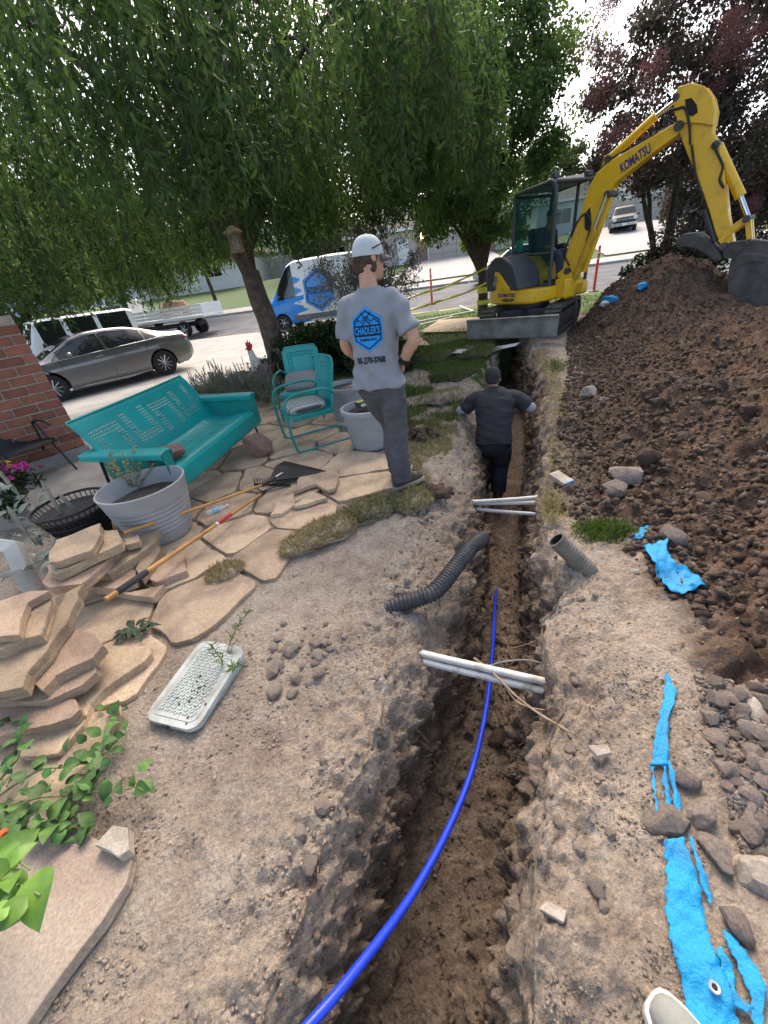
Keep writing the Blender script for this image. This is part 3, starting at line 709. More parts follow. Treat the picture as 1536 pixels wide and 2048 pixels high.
def make_patio():
    rs = random.Random(5); seeds = []
    xs = [p[0] for p in PATIO]; ys = [p[1] for p in PATIO]
    tries = 0
    while tries < 6000:
        tries += 1
        x = rs.uniform(min(xs)-.3, max(xs)+.3); y = rs.uniform(min(ys)-.3, max(ys)+.3)
        if all((x-a)**2+(y-b)**2 > (0.36+0.03*max(0, y-1))**2 for a, b in seeds): seeds.append((x, y))
    bedm = mat('patio_dirt', (0.39, 0.335, 0.275), 0.95, col2=(0.24, 0.195, 0.158), scale=9, bump=0.8, bscale=45)
    bed = MB(); bed.prism(PATIO, -0.08, -0.006); root = bed.build('patio', bedm); tag(root, 'tan flagstone patio', kind='structure')
    k = 0
    for (sx, sy) in seeds:
        if not inpoly(np.array([sx]), np.array([sy]), PATIO)[0]: continue
        cell = [(sx-1.2, sy-1.2), (sx+1.2, sy-1.2), (sx+1.2, sy+1.2), (sx-1.2, sy+1.2)]
        for (ox, oy) in seeds:
            if (ox, oy) == (sx, sy) or (ox-sx)**2+(oy-sy)**2 > 4: continue
            mx, my = (sx+ox)/2, (sy+oy)/2; nx, ny = ox-sx, oy-sy; ln = math.hypot(nx, ny); nx /= ln; ny /= ln
            gap = 0.014; new = []
            for i in range(len(cell)):
                a = cell[i]; b = cell[(i+1) % len(cell)]
                da = (a[0]-mx)*nx+(a[1]-my)*ny+gap; db = (b[0]-mx)*nx+(b[1]-my)*ny+gap
                if da <= 0: new.append(a)
                if (da < 0) != (db < 0) and abs(da-db) > 1e-9:
                    t = da/(da-db); new.append((a[0]+(b[0]-a[0])*t, a[1]+(b[1]-a[1])*t))
            cell = new
            if len(cell) < 3: break
        if len(cell) < 3: continue
        k += 1
        o_ = slab_outline(chaikin(cell, 0.10), k, amp=0.011)
        zt = 0.030+rs.uniform(-.006, .012); tlx = rs.uniform(-.008, .008); tly = rs.uniform(-.008, .008)
        M = Matrix.Translation((sx, sy, float(base(sx, sy))))
        mbs = MB(); mbs.prism([(p[0]-sx, p[1]-sy) for p in o_], -0.05, zt)
        o = mbs.build('flagstone', m_sand, root, bevel=0.003, seg=1)
        o.matrix_local = M @ Euler((tlx, tly, 0)).to_matrix().to_4x4()
    return root
PATIO_O = make_patio()
z6 = lambda p: (p[0]/2.954, 880+p[1]/2.954)
def slab(pts, z, th, name, label, cat, group=None, seed=0, material=None, tilt=None):
    w_ = [G(*z6(p), z) for p in pts]
    c = sum(w_, Vector())/len(w_)
    out = slab_outline([(p.x-c.x, p.y-c.y) for p in w_], seed, amp=0.008)
    mbs = MB(); nl = 3 if th > .045 else 2                  # bedded stone: split layers with their own broken edge
    for q in range(nl):
        z1 = -th*q/nl; z0 = -th*(q+1)/nl; o_ = []
        for (x, y) in out:
            k = 1+(.030 if q else .0)*float(vnoise(x*11, y*11, seed+q*5.1))-(.012 if q == 1 else 0)+.012*float(vnoise(x*40, y*40, seed+q)); o_.append((x*k, y*k))
        mbs.prism(o_, z0-(.002 if q < nl-1 else 0), z1)
    o = mbs.build(name, material or m_sand_d, bevel=0.0025, seg=1); o.location = c
    if tilt: o.rotation_euler = (R_(tilt[0]), R_(tilt[1]), 0)
    return tag(o, label, cat, group)
GS = 'loose sandstone slabs'
SL = [
 ([(610,1220),(880,1215),(890,1260),(850,1310),(600,1480),(530,1560),(490,1680),(340,1850),(120,1870),(100,1760),(300,1640),(480,1480),(590,1300)], .075, .05, 'wide reddish sandstone slab at the bottom of the slab pile'),
 ([(0,1520),(250,1540),(440,1530),(470,1590),(420,1640),(0,1750),(-150,1780),(-150,1520)], .135, .065, 'long narrow tan slab lying on the reddish bottom slab'),
 ([(50,1500),(250,1470),(560,1320),(570,1370),(480,1450),(270,1545),(100,1545),(-60,1560),(-60,1510)], .17, .05, 'pointed tan slab third from the bottom of the pile'),
 ([(190,1430),(430,1110),(560,1150),(610,1210),(540,1290),(330,1390),(250,1480)], .225, .06, 'leaf-shaped pale slab in the middle of the pile'),
 ([(-120,1270),(0,1240),(270,1130),(300,1060),(390,900),(490,850),(430,990),(390,1080),(270,1250),(160,1370),(130,1460),(0,1490),(-120,1500)], .30, .07, 'large curved tan slab under the topmost left slabs'),
 ([(-120,1010),(0,980),(290,885),(300,960),(240,1150),(120,1180),(0,1240),(-120,1260)], .36, .06, 'broad buff slab second from the top at the left edge'),
 ([(-120,950),(0,950),(80,920),(180,890),(290,890),(160,960),(120,1060),(110,1150),(0,1160),(-120,1180)], .41, .045, 'topmost cream slab at the left edge of the pile'),
 ([(245,840),(290,770),(600,680),(700,640),(620,730),(480,850),(290,870)], .26, .06, 'tan slab third from the top beside the tapered pot'),
 ([(280,740),(420,690),(590,530),(690,530),(715,610),(330,790),(290,780)], .33, .06, 'square-cut tan slab second from the top beside the tapered pot'),
 ([(285,690),(330,590),(420,560),(590,490),(590,560),(540,650),(340,720),(290,720)], .39, .05, 'topmost grey slab on the stack beside the tapered pot'),
 ([(570,780),(700,680),(840,560),(940,520),(905,610),(640,790)], .20, .07, 'long wedge slab leaning between the stack and the rake handles'),
 ([(530,830),(760,750),(800,770),(800,830),(680,880),(550,870)], .13, .06, 'thin tan slab under the rake grip'),
 ([(800,760),(860,680),(930,590),(950,640),(900,720),(830,810)], .15, .07, 'brown edged slab standing behind the rake handle'),
 ([(730,580),(820,560),(820,600),(740,620)], .27, .05, 'small sandstone block on top of the stack by the rake tip'),
 ([(880,820),(1000,640),(1090,680),(1105,770),(920,840)], .085, .05, 'flat tan slab beside the foot of the tapered pot'),
 ([(560,880),(760,900),(860,880),(970,855),(900,930),(740,910)], .085, .05, 'narrow dark edged slab below the rake grip'),
]
for i, (pts, zz, th, lb) in enumerate(SL): slab(pts, zz, th, 'sandstone_slab', lb, 'stone slab', GS, 100+i)
z12 = lambda p: ((380+p[0]/3.49-0)*2.954, (900+p[1]/3.49-880)*2.954)
for i, (pts, zz, lb) in enumerate([
 ([(720,290),(880,235),(960,280),(1010,265),(1040,190),(1030,125),(860,170),(760,190)], .085, 'broken pinkish slab under the rake head'),
 ([(710,385),(860,290),(960,330),(740,390)], .07, 'small broken slab in front of the rake head'),
 ([(560,450),(620,350),(720,300),(730,380),(640,440)], .06, 'cracked cream slab beside the garden rake tines')]):
    slab([z12(p) for p in pts], zz, .035, 'sandstone_slab', lb, 'stone slab', GS, 140+i, m_sand)
slab([((x)*2.954, (y-880)*2.954) for x, y in [(-90,1600),(40,1610),(150,1650),(262,1718),(252,1765),(205,1840),(150,1912),(95,1985),(40,2070),(-90,2070)]], .055, .05, 'sandstone_slab', 'big pale slab filling the bottom left corner', 'stone slab', GS, 159, mat('pale_sandstone', (0.46, 0.375, 0.29), 0.9, col2=(0.33, 0.25, 0.19), scale=3, bump=0.4, bscale=24, detail=12))
# flat stones by the bottom left corner and small chips
slab([z6(((x)*2.954, (y-880)*2.954)) if False else ((x)*2.954, (y-880)*2.954) for x, y in [(188,1690),(225,1650),(255,1655),(257,1700),(235,1715),(215,1700)]], .10, .05, 'stone', 'pale angular stone at the corner of the bottom left slab', 'stone', None, 160, m_pale)
slab([((x)*2.954, (y-880)*2.954) for x, y in [(1078,1818),(1095,1800),(1135,1822),(1128,1846)]], .03, .025, 'tile_chip', 'small tan tile chip on the right trench lip', 'tile', None, 161, m_pale)
slab([((x)*2.954, (y-880)*2.954) for x, y in [(1175,1490),(1215,1488),(1225,1505),(1195,1512)]], .03, .02, 'tile_chip', 'flat pinkish tile chip beside the blue tarp tip', 'tile', None, 162, m_pale)

def rock_at(px, py, s, label, material=None, seed=1, flat=(1, .8, .65), cat='rock', z=None, lift=0.3, rz=None, sub=3):
    p, n = hit(px, py)
    if z is not None: p = G(px, py, z)
    me = rockmesh('rock', seed, material or m_rock, sub, amp=0.25, flat=flat, facets=9)
    o = inst(me, 'rock', p+Vector((0, 0, s*lift*flat[2])), s, (0.1, -0.1, rz if rz is not None else seed), None)
    return tag(o, label, cat)
rock_at(1330, 1650, .088, 'flat brown rock weighing down the blue tarp', None, 3, (1.05, .62, .45), rz=-0.15)
rock_at(1402, 1632, .055, 'squarish grey rock right of the flat tarp rock', None, 4, (1, .8, .7))
rock_at(1432, 1712, .062, 'grey blocky rock below the squarish one beside the tarp', None, 5, (1, .75, .6))
rock_at(1515, 1755, .075, 'large pale rock at the right edge above the torn tarp strips', m_pale, 6, (1.1, .8, .6))
rock_at(1500, 1425, .07, 'half buried pale rock near the right edge of the gravel slope', m_pale, 7, (1.2, .8, .5))
rock_at(1470, 1850, .045, 'small grey rock beside the torn tarp sliver', None, 8)
rock_at(1372, 1560, .04, 'small rounded rock above the tarp rock', None, 9)
rock_at(1175, 790, .13, 'pale triangular rock at the foot of the spoil heap', m_pale, 10, (1, .7, .75))
rock_at(1255, 955, .13, 'brown rounded rock in the middle of the spoil heap foot', m_rock, 12, (1.1, .9, .6))
rock_at(1225, 978, .12, 'dull rock left of the brown rounded rock on the heap', m_rock, 13, (1.2, .8, .5))
rock_at(1340, 1075, .09, 'brown rock covering the end of the small blue tarp scrap', m_rock, 14, (1.1, .8, .6))
rock_at(1270, 1145, .03, 'small white stone on the bank near the pipe stub', m_pale, 15)
rock_at(405, 1405, .035, 'white stone beside the valve box cover', m_pale, 16)
rock_at(548, 1385, .05, 'largest brown clod in the heap of crumbs beside the cover', m_clodl, 17, lift=.4)
rock_at(590, 1150, .025, 'small white chip on the soil below the dry sod', m_pale, 18)
rock_at(1000, 1480, .07, 'dark round stone on the trench floor beside the blue pipe', m_clod, 19)
rock_at(1003, 1455, .05, 'smaller grey stone on the trench floor beside the blue pipe', m_rock, 20)

# ---------------------------------------------------------------- the pipes
m_blue = mat('blue_poly', (0.010, 0.045, 0.55), 0.38, var=0.08, spec=0.5)
m_pvc = mat('pvc', (0.68, 0.66, 0.60), 0.5, col2=(0.30, 0.24, 0.18), scale=9, mixpos=(0.30, 0.47), bump=0.1)
m_pvc2 = mat('pvc_clean', (0.72, 0.70, 0.64), 0.5, col2=(0.5, 0.45, 0.38), scale=6, mixpos=(0.25, 0.45))
m_blackpipe = mat('black_corrugated', (0.036, 0.038, 0.040), 0.5, col2=(0.075, 0.070, 0.062), scale=10, mixpos=(0.30, 0.50), bump=0.15)
m_greypipe = mat('dusty_pipe', (0.13, 0.115, 0.095), 0.85, col2=(0.22, 0.185, 0.145), scale=12, bump=0.3)
m_root = mat('root', (0.33, 0.235, 0.165), 0.9, var=0.2, scale=20)
BP = [(993,1178,-.97),(990,1205,-.88),(988,1250,-.76),(985,1300,-.65),(975,1400,-.50),(950,1520,-.38),(905,1640,-.27),(830,1780,-.14),(720,1930,.0),(620,2048,.07),(500,2170,.08)]
mb = MB(); pts = bez([G(*p) for p in BP], 10); mb.tube(pts, 0.0132, 14)
tag(mb.build('water_pipe', m_blue, smooth=40), 'bright blue plastic water pipe running along the trench', 'pipe')
def straight(name, a, b, r, material, label, cat='pipe', group=None, ext=0.15, mid=None):
    A = G(*a); B = G(*b); d = (B-A).normalized(); mb = MB()
    pts = [A-d*ext] + ([G(*mid)] if mid else []) + [B+d*ext]
    if not mid: pts = [A-d*ext, A.lerp(B, .33)+Vector((0, 0, -.006)), A.lerp(B, .66)+Vector((0, 0, -.006)), B+d*ext]
    mb.tube(pts, r, 14)
    return tag(mb.build(name, material, smooth=40), label, cat, group)
GP = 'white conduits crossing the trench'
straight('plastic_conduit', (792,1294,-.13), (1134,1372,-.12), .0185, m_pvc, 'upper dirty white conduit crossing the near trench', group=GP, ext=.3)
straight('plastic_conduit', (800,1310,-.16), (1124,1389,-.16), .0185, m_pvc, 'lower dirty white conduit crossing the near trench', group=GP, ext=.3)
straight('plastic_conduit', (944,1003,-.22), (1076,994,-.2), .017, m_pvc2, 'upper clean white conduit in front of the trench worker', group=GP)
straight('plastic_conduit', (944,1006,-.25), (1078,1004,-.23), .017, m_pvc2, 'middle clean white conduit in front of the trench worker', group=GP)
straight('plastic_conduit', (946,1017,-.30), (1078,1028,-.30), .016, m_pvc2, 'lower clean white conduit in front of the trench worker', group=GP)
def thin(name, pts, r, material, label, cat, n=6):
    mb = MB(); p = bez([G(*q) for q in pts], 8); k = len(p)
    mb.tube(p, [r*(1-0.4*i/k) for i in range(k)], n); return tag(mb.build(name, material, smooth=60), label, cat)
thin('cable', [(830,1298,-.15),(880,1325,-.15),(930,1336,-.16),(975,1332,-.13),(1010,1323,-.12),(1060,1321,-.13),(1118,1338,-.13),(1150,1350,-.14)], .006, mat('grey_cable', (.25, .235, .20), .7), 'thin grey cable looped over the near conduits', 'cable')
RT = [([(948,1316,-.14),(985,1345,-.13),(1030,1390,-.10),(1075,1425,-.08),(1130,1458,.0),(1150,1470,.02)], .007, 'long forked root dangling over the near conduits'),
      ([(1005,1365,-.15),(1030,1400,-.2),(1060,1415,-.15),(1090,1420,-.12)], .005, 'short root under the near conduits'),
      ([(1025,1298,-.5),(1070,1283,-.3),(1112,1262,-.1)], .005, 'thin root sticking out of the right trench wall'),
      ([(768,1408,-.1),(800,1430,-.14),(830,1455,-.25),(858,1485,-.45)], .006, 'brown root on the left trench wall'),
      ([(1048,850,-.35),(1075,830,-.2),(1102,812,-.02)], .008, 'straight pale root beside the trench worker'),
      ([(1060,1055,-.2),(1085,1048,-.12),(1105,1060,-.02),(1120,1068,.02)], .005, 'curly root above the pipe stub'),
      ([(1050,948,-.5),(1075,925,-.35),(1095,922,-.15)], .007, 'bent root low on the right wall behind the conduits'),
      ([(905,2048,-.9),(895,2020,-.86),(890,1990,-.9)], .012, 'stub of dark root on the trench floor at the bottom')]
for p_, r_, l_ in RT: thin('root', p_, r_, m_root, l_, 'root')
# many hair roots on the walls: uncountable
mb = MB(); rs = random.Random(9)
for k in range(260):
    y = rs.uniform(0.7, 5.0); left = rs.random() < .45; zz = -rs.uniform(.05, .7); t = -zz
    x = float(xl(y))*(1-t)+float(xlf(y))*t if left else float(xr(y))*(1-t)+float(xrf(y))*t
    s = 1 if left else -1; p = Vector((x-s*.03, y, zz)); q = p+Vector((s*rs.uniform(.05, .13), rs.uniform(-.12, .12), rs.uniform(-.1, .04)))
    m_ = p.lerp(q, .5)+Vector((0, rs.uniform(-.03, .03), rs.uniform(0, .04))); mb.tube([p, m_, q], [.0022, .0016, .001], 4, cap=False)
tag(mb.build('hair_roots', m_root), 'fine hair roots hanging from the trench walls', kind='stuff')
def corrugated(name, pts, r, pitch, material, label, amp=0.11, hollow=True):
    P = bez(pts, 16); L_ = [0]
    for i in range(1, len(P)): L_.append(L_[-1]+(P[i]-P[i-1]).length)
    n = int(L_[-1]/pitch*6); q = []; rr = []
    for k in range(n+1):
        s = L_[-1]*k/n; i = max(1, next((i for i in range(1, len(L_)) if L_[i] >= s-1e-9), len(L_)-1))
        t = (s-L_[i-1])/max(1e-9, L_[i]-L_[i-1]); q.append(P[i-1].lerp(P[i], t))
        rr.append(r*(1+amp*(1 if (k % 6) in (0, 1, 2) else -1)*(0.6 if k % 6 in (0, 2, 3, 5) else 1)))
    root = empty(name, P[0], label=label, cat='pipe')
    mb = MB(); mb.tube([p-P[0] for p in q], rr, 24, cap=False); mb.build('corrugated_wall', material, root, smooth=60)
    mb = MB(); mb.tube([p-P[0] for p in q], [r*0.83]*len(q), 20, cap=False); mb.build('bore', mat('pipe_bore', (.02, .018, .015), .9), root, smooth=60)
    mb = MB(); d = (q[-1]-q[-2]).normalized(); fx, fy, fd = frame(d)
    a = [q[-1]-P[0]+(fx*math.cos(2*math.pi*j/24)+fy*math.sin(2*math.pi*j/24))*r*1.03 for j in range(24)]
    b = [q[-1]-P[0]+(fx*math.cos(2*math.pi*j/24)+fy*math.sin(2*math.pi*j/24))*r*0.83 for j in range(24)]
    mb.add(a+b, [(j, (j+1) % 24, 24+(j+1) % 24, 24+j) for j in range(24)]); mb.build('cut_end', material, root)
    return root
corrugated('drain_pipe', [G(770,1222,-.04), G(800,1208,.0), G(840,1196,.02), G(875,1178,.03), G(920,1122,.04), G(945,1092,.03), G(966,1076,.01)], .046, .022, m_blackpipe, 'black corrugated drain pipe jutting over the left trench edge')
corrugated('drain_pipe', [G(1200,1165,-.12), G(1180,1146,-.03), G(1150,1115,.07), G(1112,1079,.18)], .052, .020, m_greypipe, 'dusty drain pipe stub with open end on the right bank', amp=0.03)

# ---------------------------------------------------------------- torn blue tarp
m_tarp = mat('blue_tarp', (0.004, 0.31, 0.64), 0.5, col2=(0.02, 0.20, 0.42), scale=9, mixpos=(.25, .5), bump=0.6, bscale=38, spec=0.5)
def ribbon(name, Lp, Rp, label, n=14, w=8, lift=0.012, wr=0.010, seed=0, parent=None, M=None):
    Lq = bez([Vector((*p, 0)) for p in Lp], n); Rq = bez([Vector((*p, 0)) for p in Rp], n)
    k = min(len(Lq), len(Rq)); V = []
    for i in range(k):
        a = Lq[int(i*(len(Lq)-1)/(k-1))]; b = Rq[int(i*(len(Rq)-1)/(k-1))]
        for j in range(w+1):
            t = j/w; jag = (3.0*float(vnoise(i*0.9+seed*7, j*0.2, seed))+2.2*(((i*7919+seed*31+j*13) % 17)/8.5-1)) if j in (0, w) else 0
            p, nn = hit(a.x+(b.x-a.x)*t+jag, a.y+(b.y-a.y)*t)
            hz = lift + wr*float(fbm(p.x*9+seed, p.y*16, 0.0, 3)) + wr*0.8*abs(math.sin(t*7+i*.35+seed))
            V.append((p.x, p.y, p.z+max(0.004, hz)))
    V = np.array(V); i = (np.arange(k-1)[:, None]*(w+1)+np.arange(w)[None, :]).ravel()
    F = np.stack([i, i+1, i+w+2, i+w+1], -1)
    c = V[:, 2].copy().reshape(k, w+1)                     # smooth heights so that the cloth bridges small dips
    for _ in range(3):
        c[1:-1] = np.maximum(c[1:-1], (c[:-2]+c[2:])/2)
    V[:, 2] = c.ravel()
    o = raw(name, V, F, m_tarp, smooth=True)
    s = o.modifiers.new('thick', 'SOLIDIFY'); s.thickness = 0.002
    return tag(o, label, 'tarp', 'torn pieces of blue tarp')
tm = ribbon('tarp_strip', [(1322,1685),(1330,1740),(1327,1800),(1335,1870),(1355,1950),(1378,2048),(1392,2110)], [(1362,1680),(1390,1760),(1408,1850),(1424,1905),(1450,1965),(1472,2048),(1485,2110)], 'widest blue tarp strip with an eyelet at the bottom right corner', seed=1)
gp, gn = hit(1420, 1980)
gt = empty('eyelet', (0, 0, 0)); bpy.data.objects.remove(gt)
mb = MB(); mb.lathe([(.006, 0), (.0066, .003), (.0105, .0035), (.0125, .001)], n=24, closed=True)
ey = mb.build('eyelet', mat('eyelet_metal', (.7, .7, .68), .35, metal=.7), tm, smooth=50); ey.location = gp+Vector((0, 0, .034))
mb = MB(); mb.lathe([(.0001, 0), (.006, 0)], n=20, closed=True); eh = mb.build('eyelet_hole', mat('pipe_bore', (.02, .018, .015), .9), tm); eh.location = gp+Vector((0, 0, .0355))
ribbon('tarp_strip', [(1328,1352),(1325,1400),(1310,1470),(1300,1535)], [(1332,1352),(1350,1392),(1333,1460),(1336,1535)], 'twisted pointed blue tarp strip at the upper end of the tarp', n=10, w=6, seed=2)
ribbon('tarp_strip', [(1300,1530),(1304,1580),(1312,1640)], [(1306,1530),(1309,1580),(1320,1640)], 'thin left shred of blue tarp above the tarp rock', n=8, w=2, seed=3, wr=.004)
ribbon('tarp_strip', [(1320,1530),(1326,1580),(1328,1640)], [(1327,1530),(1336,1580),(1338,1640)], 'thin middle shred of blue tarp above the tarp rock', n=8, w=2, seed=4, wr=.004)
ribbon('tarp_strip', [(1330,1525),(1342,1580),(1350,1640)], [(1338,1525),(1353,1580),(1362,1640)], 'thin right shred of blue tarp above the tarp rock', n=8, w=2, seed=5, wr=.004)
ribbon('tarp_strip', [(1374,1676),(1385,1720),(1400,1775),(1418,1815)], [(1380,1676),(1395,1720),(1414,1775),(1421,1815)], 'narrow blue tarp shred right of the widest strip', n=8, w=3, seed=6, wr=.004)
ribbon('tarp_strip', [(1438,1865),(1460,1915),(1490,1985),(1500,2060)], [(1447,1862),(1485,1905),(1524,1972),(1518,2060)], 'torn blue tarp sliver at the right edge among the stones', n=10, w=5, seed=7)
ribbon('tarp_strip', [(1430,1900),(1440,1950),(1452,2000),(1485,2030)], [(1440,1895),(1462,1945),(1468,1990),(1500,2020)], 'frayed blue tarp flap beside the eyelet', n=8, w=4, seed=8)
ribbon('tarp_strip', [(1281,1096),(1300,1135),(1322,1175),(1362,1198)], [(1328,1090),(1338,1130),(1372,1148),(1406,1182)], 'crumpled blue tarp piece in front of the spoil heap', n=12, w=9, wr=.03, lift=.02, seed=9)
ribbon('tarp_strip', [(1264,1081),(1275,1068),(1292,1053)], [(1278,1082),(1292,1074),(1304,1058)], 'small blue tarp scrap beside the green grass tuft', n=8, w=4, seed=10)

# ---------------------------------------------------------------- valve box cover
def valve_cover():
    A, B, C_ = G(284, 1437, .05), G(402, 1279, .075), G(400, 1452, .05)
    xa = (B-A); L_ = xa.length; xa.normalize(); ya = (C_-A); ya = (ya-xa*ya.dot(xa)); Wd = ya.length*0.97; ya.normalize(); za = xa.cross(ya); 
    if za.z < 0: za = -za
    M = Matrix(((xa.x, ya.x, za.x, A.x), (xa.y, ya.y, za.y, A.y), (xa.z, ya.z, za.z, A.z), (0, 0, 0, 1)))
    root = empty('valve_box_cover', label='white speckled valve box cover lying on the soil', cat='cover'); root.matrix_world = M
    L_ *= 1.0
    mw = mat('cover_plastic', (0.52, 0.54, 0.50), 0.65, col2=(0.27, 0.26, 0.22), scale=7, mixpos=(.32, .55), bump=0.1)
    md = mat('cover_side', (0.36, 0.43, 0.38), 0.6)
    def rr(x0, x1, y0, y1, r, n=5):
        o = []
        for (cx, cy, a0) in ((x1-r, y0+r, -90), (x1-r, y1-r, 0), (x0+r, y1-r, 90), (x0+r, y0+r, 180)):
            for k in range(n+1): a = R_(a0+90*k/n); o.append((cx+r*math.cos(a), cy+r*math.sin(a)))
        return o
    o = rr(0, L_, 0, Wd, .055)
    mb = MB(); mb.prism(o, -.028, 0); mb.build('plate', mw, root, bevel=.006)
    mb = MB(); mb.prism(rr(.012, L_-.012, .012, Wd-.012, .045), -.065, -.0285); mb.build('skirt', md, root)
    o2 = rr(.03, L_-.03, .025, Wd-.025, .035); o3 = rr(.038, L_-.038, .033, Wd-.033, .03); k = len(o2)
    mb = MB(); vs = [(p[0], p[1], .003) for p in o2]+[(p[0], p[1], .003) for p in o3]; mb.add(vs, [(i, (i+1) % k, k+(i+1) % k, k+i) for i in range(k)])
    mb.build('border_rib', mw, root)
    mb = MB()
    nx, ny = 21, 12
    for i in range(nx):
        for j in range(ny):
            x = .06+(L_-.12)*i/(nx-1); y = .05+(Wd-.1)*(j+.5*(i % 2))/(ny-.5)
            mb.box((x, y, .0025), (.0135, .0075, .006), (0, 0, .6 if (i+j) % 2 else -.6))
    mb.build('tread', mat('tread_plastic', (0.50, 0.55, 0.50), 0.55), root)
    mb = MB(); mb.box((-.001, Wd*.45, -.012), (.012, .03, .02)); mb.build('pull_notch', mat('notch', (.04, .04, .035), .9), root)
    rs = random.Random(4); cr_ = MB(); cr_.sphere((0, 0, 0), (1, 1, .6), 6, 4); cme = cr_.mesh('dirt_crumb'); cme.materials.append(m_clod)
    for k in range(40):
        x = rs.gauss(L_*.35, .05); y = rs.gauss(Wd*.6, .035); s = rs.uniform(.002, .007)
        inst(cme, 'dirt_crumb', (x, y, .004), s, (0, 0, k), root)
valve_cover()

# ================================================================ PATIO FURNITURE, POTS, TOOLS, WALL
m_teal = mat('teal_paint', (0.004, 0.305, 0.285), 0.36, var=0.06, scale=3, spec=0.5, bump=0.04, bscale=25)
m_teal2 = mat('teal_paint_worn', (0.008, 0.25, 0.22), 0.42, var=0.10, scale=8, spec=0.5)
m_blackmetal = mat('black_metal', (0.022, 0.022, 0.024), 0.45, var=0.1, metal=0.2)
m_potgrey = mat('pot_grey', (0.33, 0.335, 0.34), 0.6, var=0.07, scale=4, bump=0.06)
m_soilpot = mat('pot_soil', (0.10, 0.085, 0.07), 0.97, col2=(0.05, 0.04, 0.032), scale=25, bump=1.0, bscale=70)
m_brick = mat('brick', (0.32, 0.125, 0.075), 0.9, col2=(0.20, 0.078, 0.052), scale=5, bump=0.35, bscale=60, objvar=0.22)
m_mortar = mat('mortar', (0.44, 0.36, 0.30), 0.95, var=0.12, scale=12, bump=0.4, bscale=90)

def perforated(name, fn, nu, nv, hole, material, parent, thick=0.003, rad=0.27, smooth=True):
    """sheet fn(u,v) of nu x nv cells, cells where hole(i,j) carry a round punched hole"""
    V = []; F = []; idx = {}
    def vert(i2, j2):                                    # half-cell lattice
        k = (i2, j2)
        if k not in idx: idx[k] = len(V); V.append(tuple(fn(i2/(2*nu), j2/(2*nv))))
        return idx[k]
    for i in range(nu):
        for j in range(nv):
            if hole(i, j):
                ring = [vert(2*i+a, 2*j+b) for a, b in ((0,0),(1,0),(2,0),(2,1),(2,2),(1,2),(0,2),(0,1))]
                inner = []
                for k in range(8):
                    an = R_(-135+45*k); inner.append(len(V)); V.append(tuple(fn((i+.5+rad*math.cos(an))/nu, (j+.5+rad*math.sin(an))/nv)))
                for k in range(8): F.append((ring[k], ring[(k+1) % 8], inner[(k+1) % 8], inner[k]))
            else:
                F.append(tuple(vert(2*i+a, 2*j+b) for a, b in ((0,0),(1,0),(2,0),(2,1),(2,2),(1,2),(0,2),(0,1))))
    mb = MB(); mb.add(V, F); o = mb.build(name, material, parent, smooth=50)
    s = o.modifiers.new('thick', 'SOLIDIFY'); s.thickness = thick; s.offset = 0
    return o
def lerp(a, b, t): return a+(b-a)*t

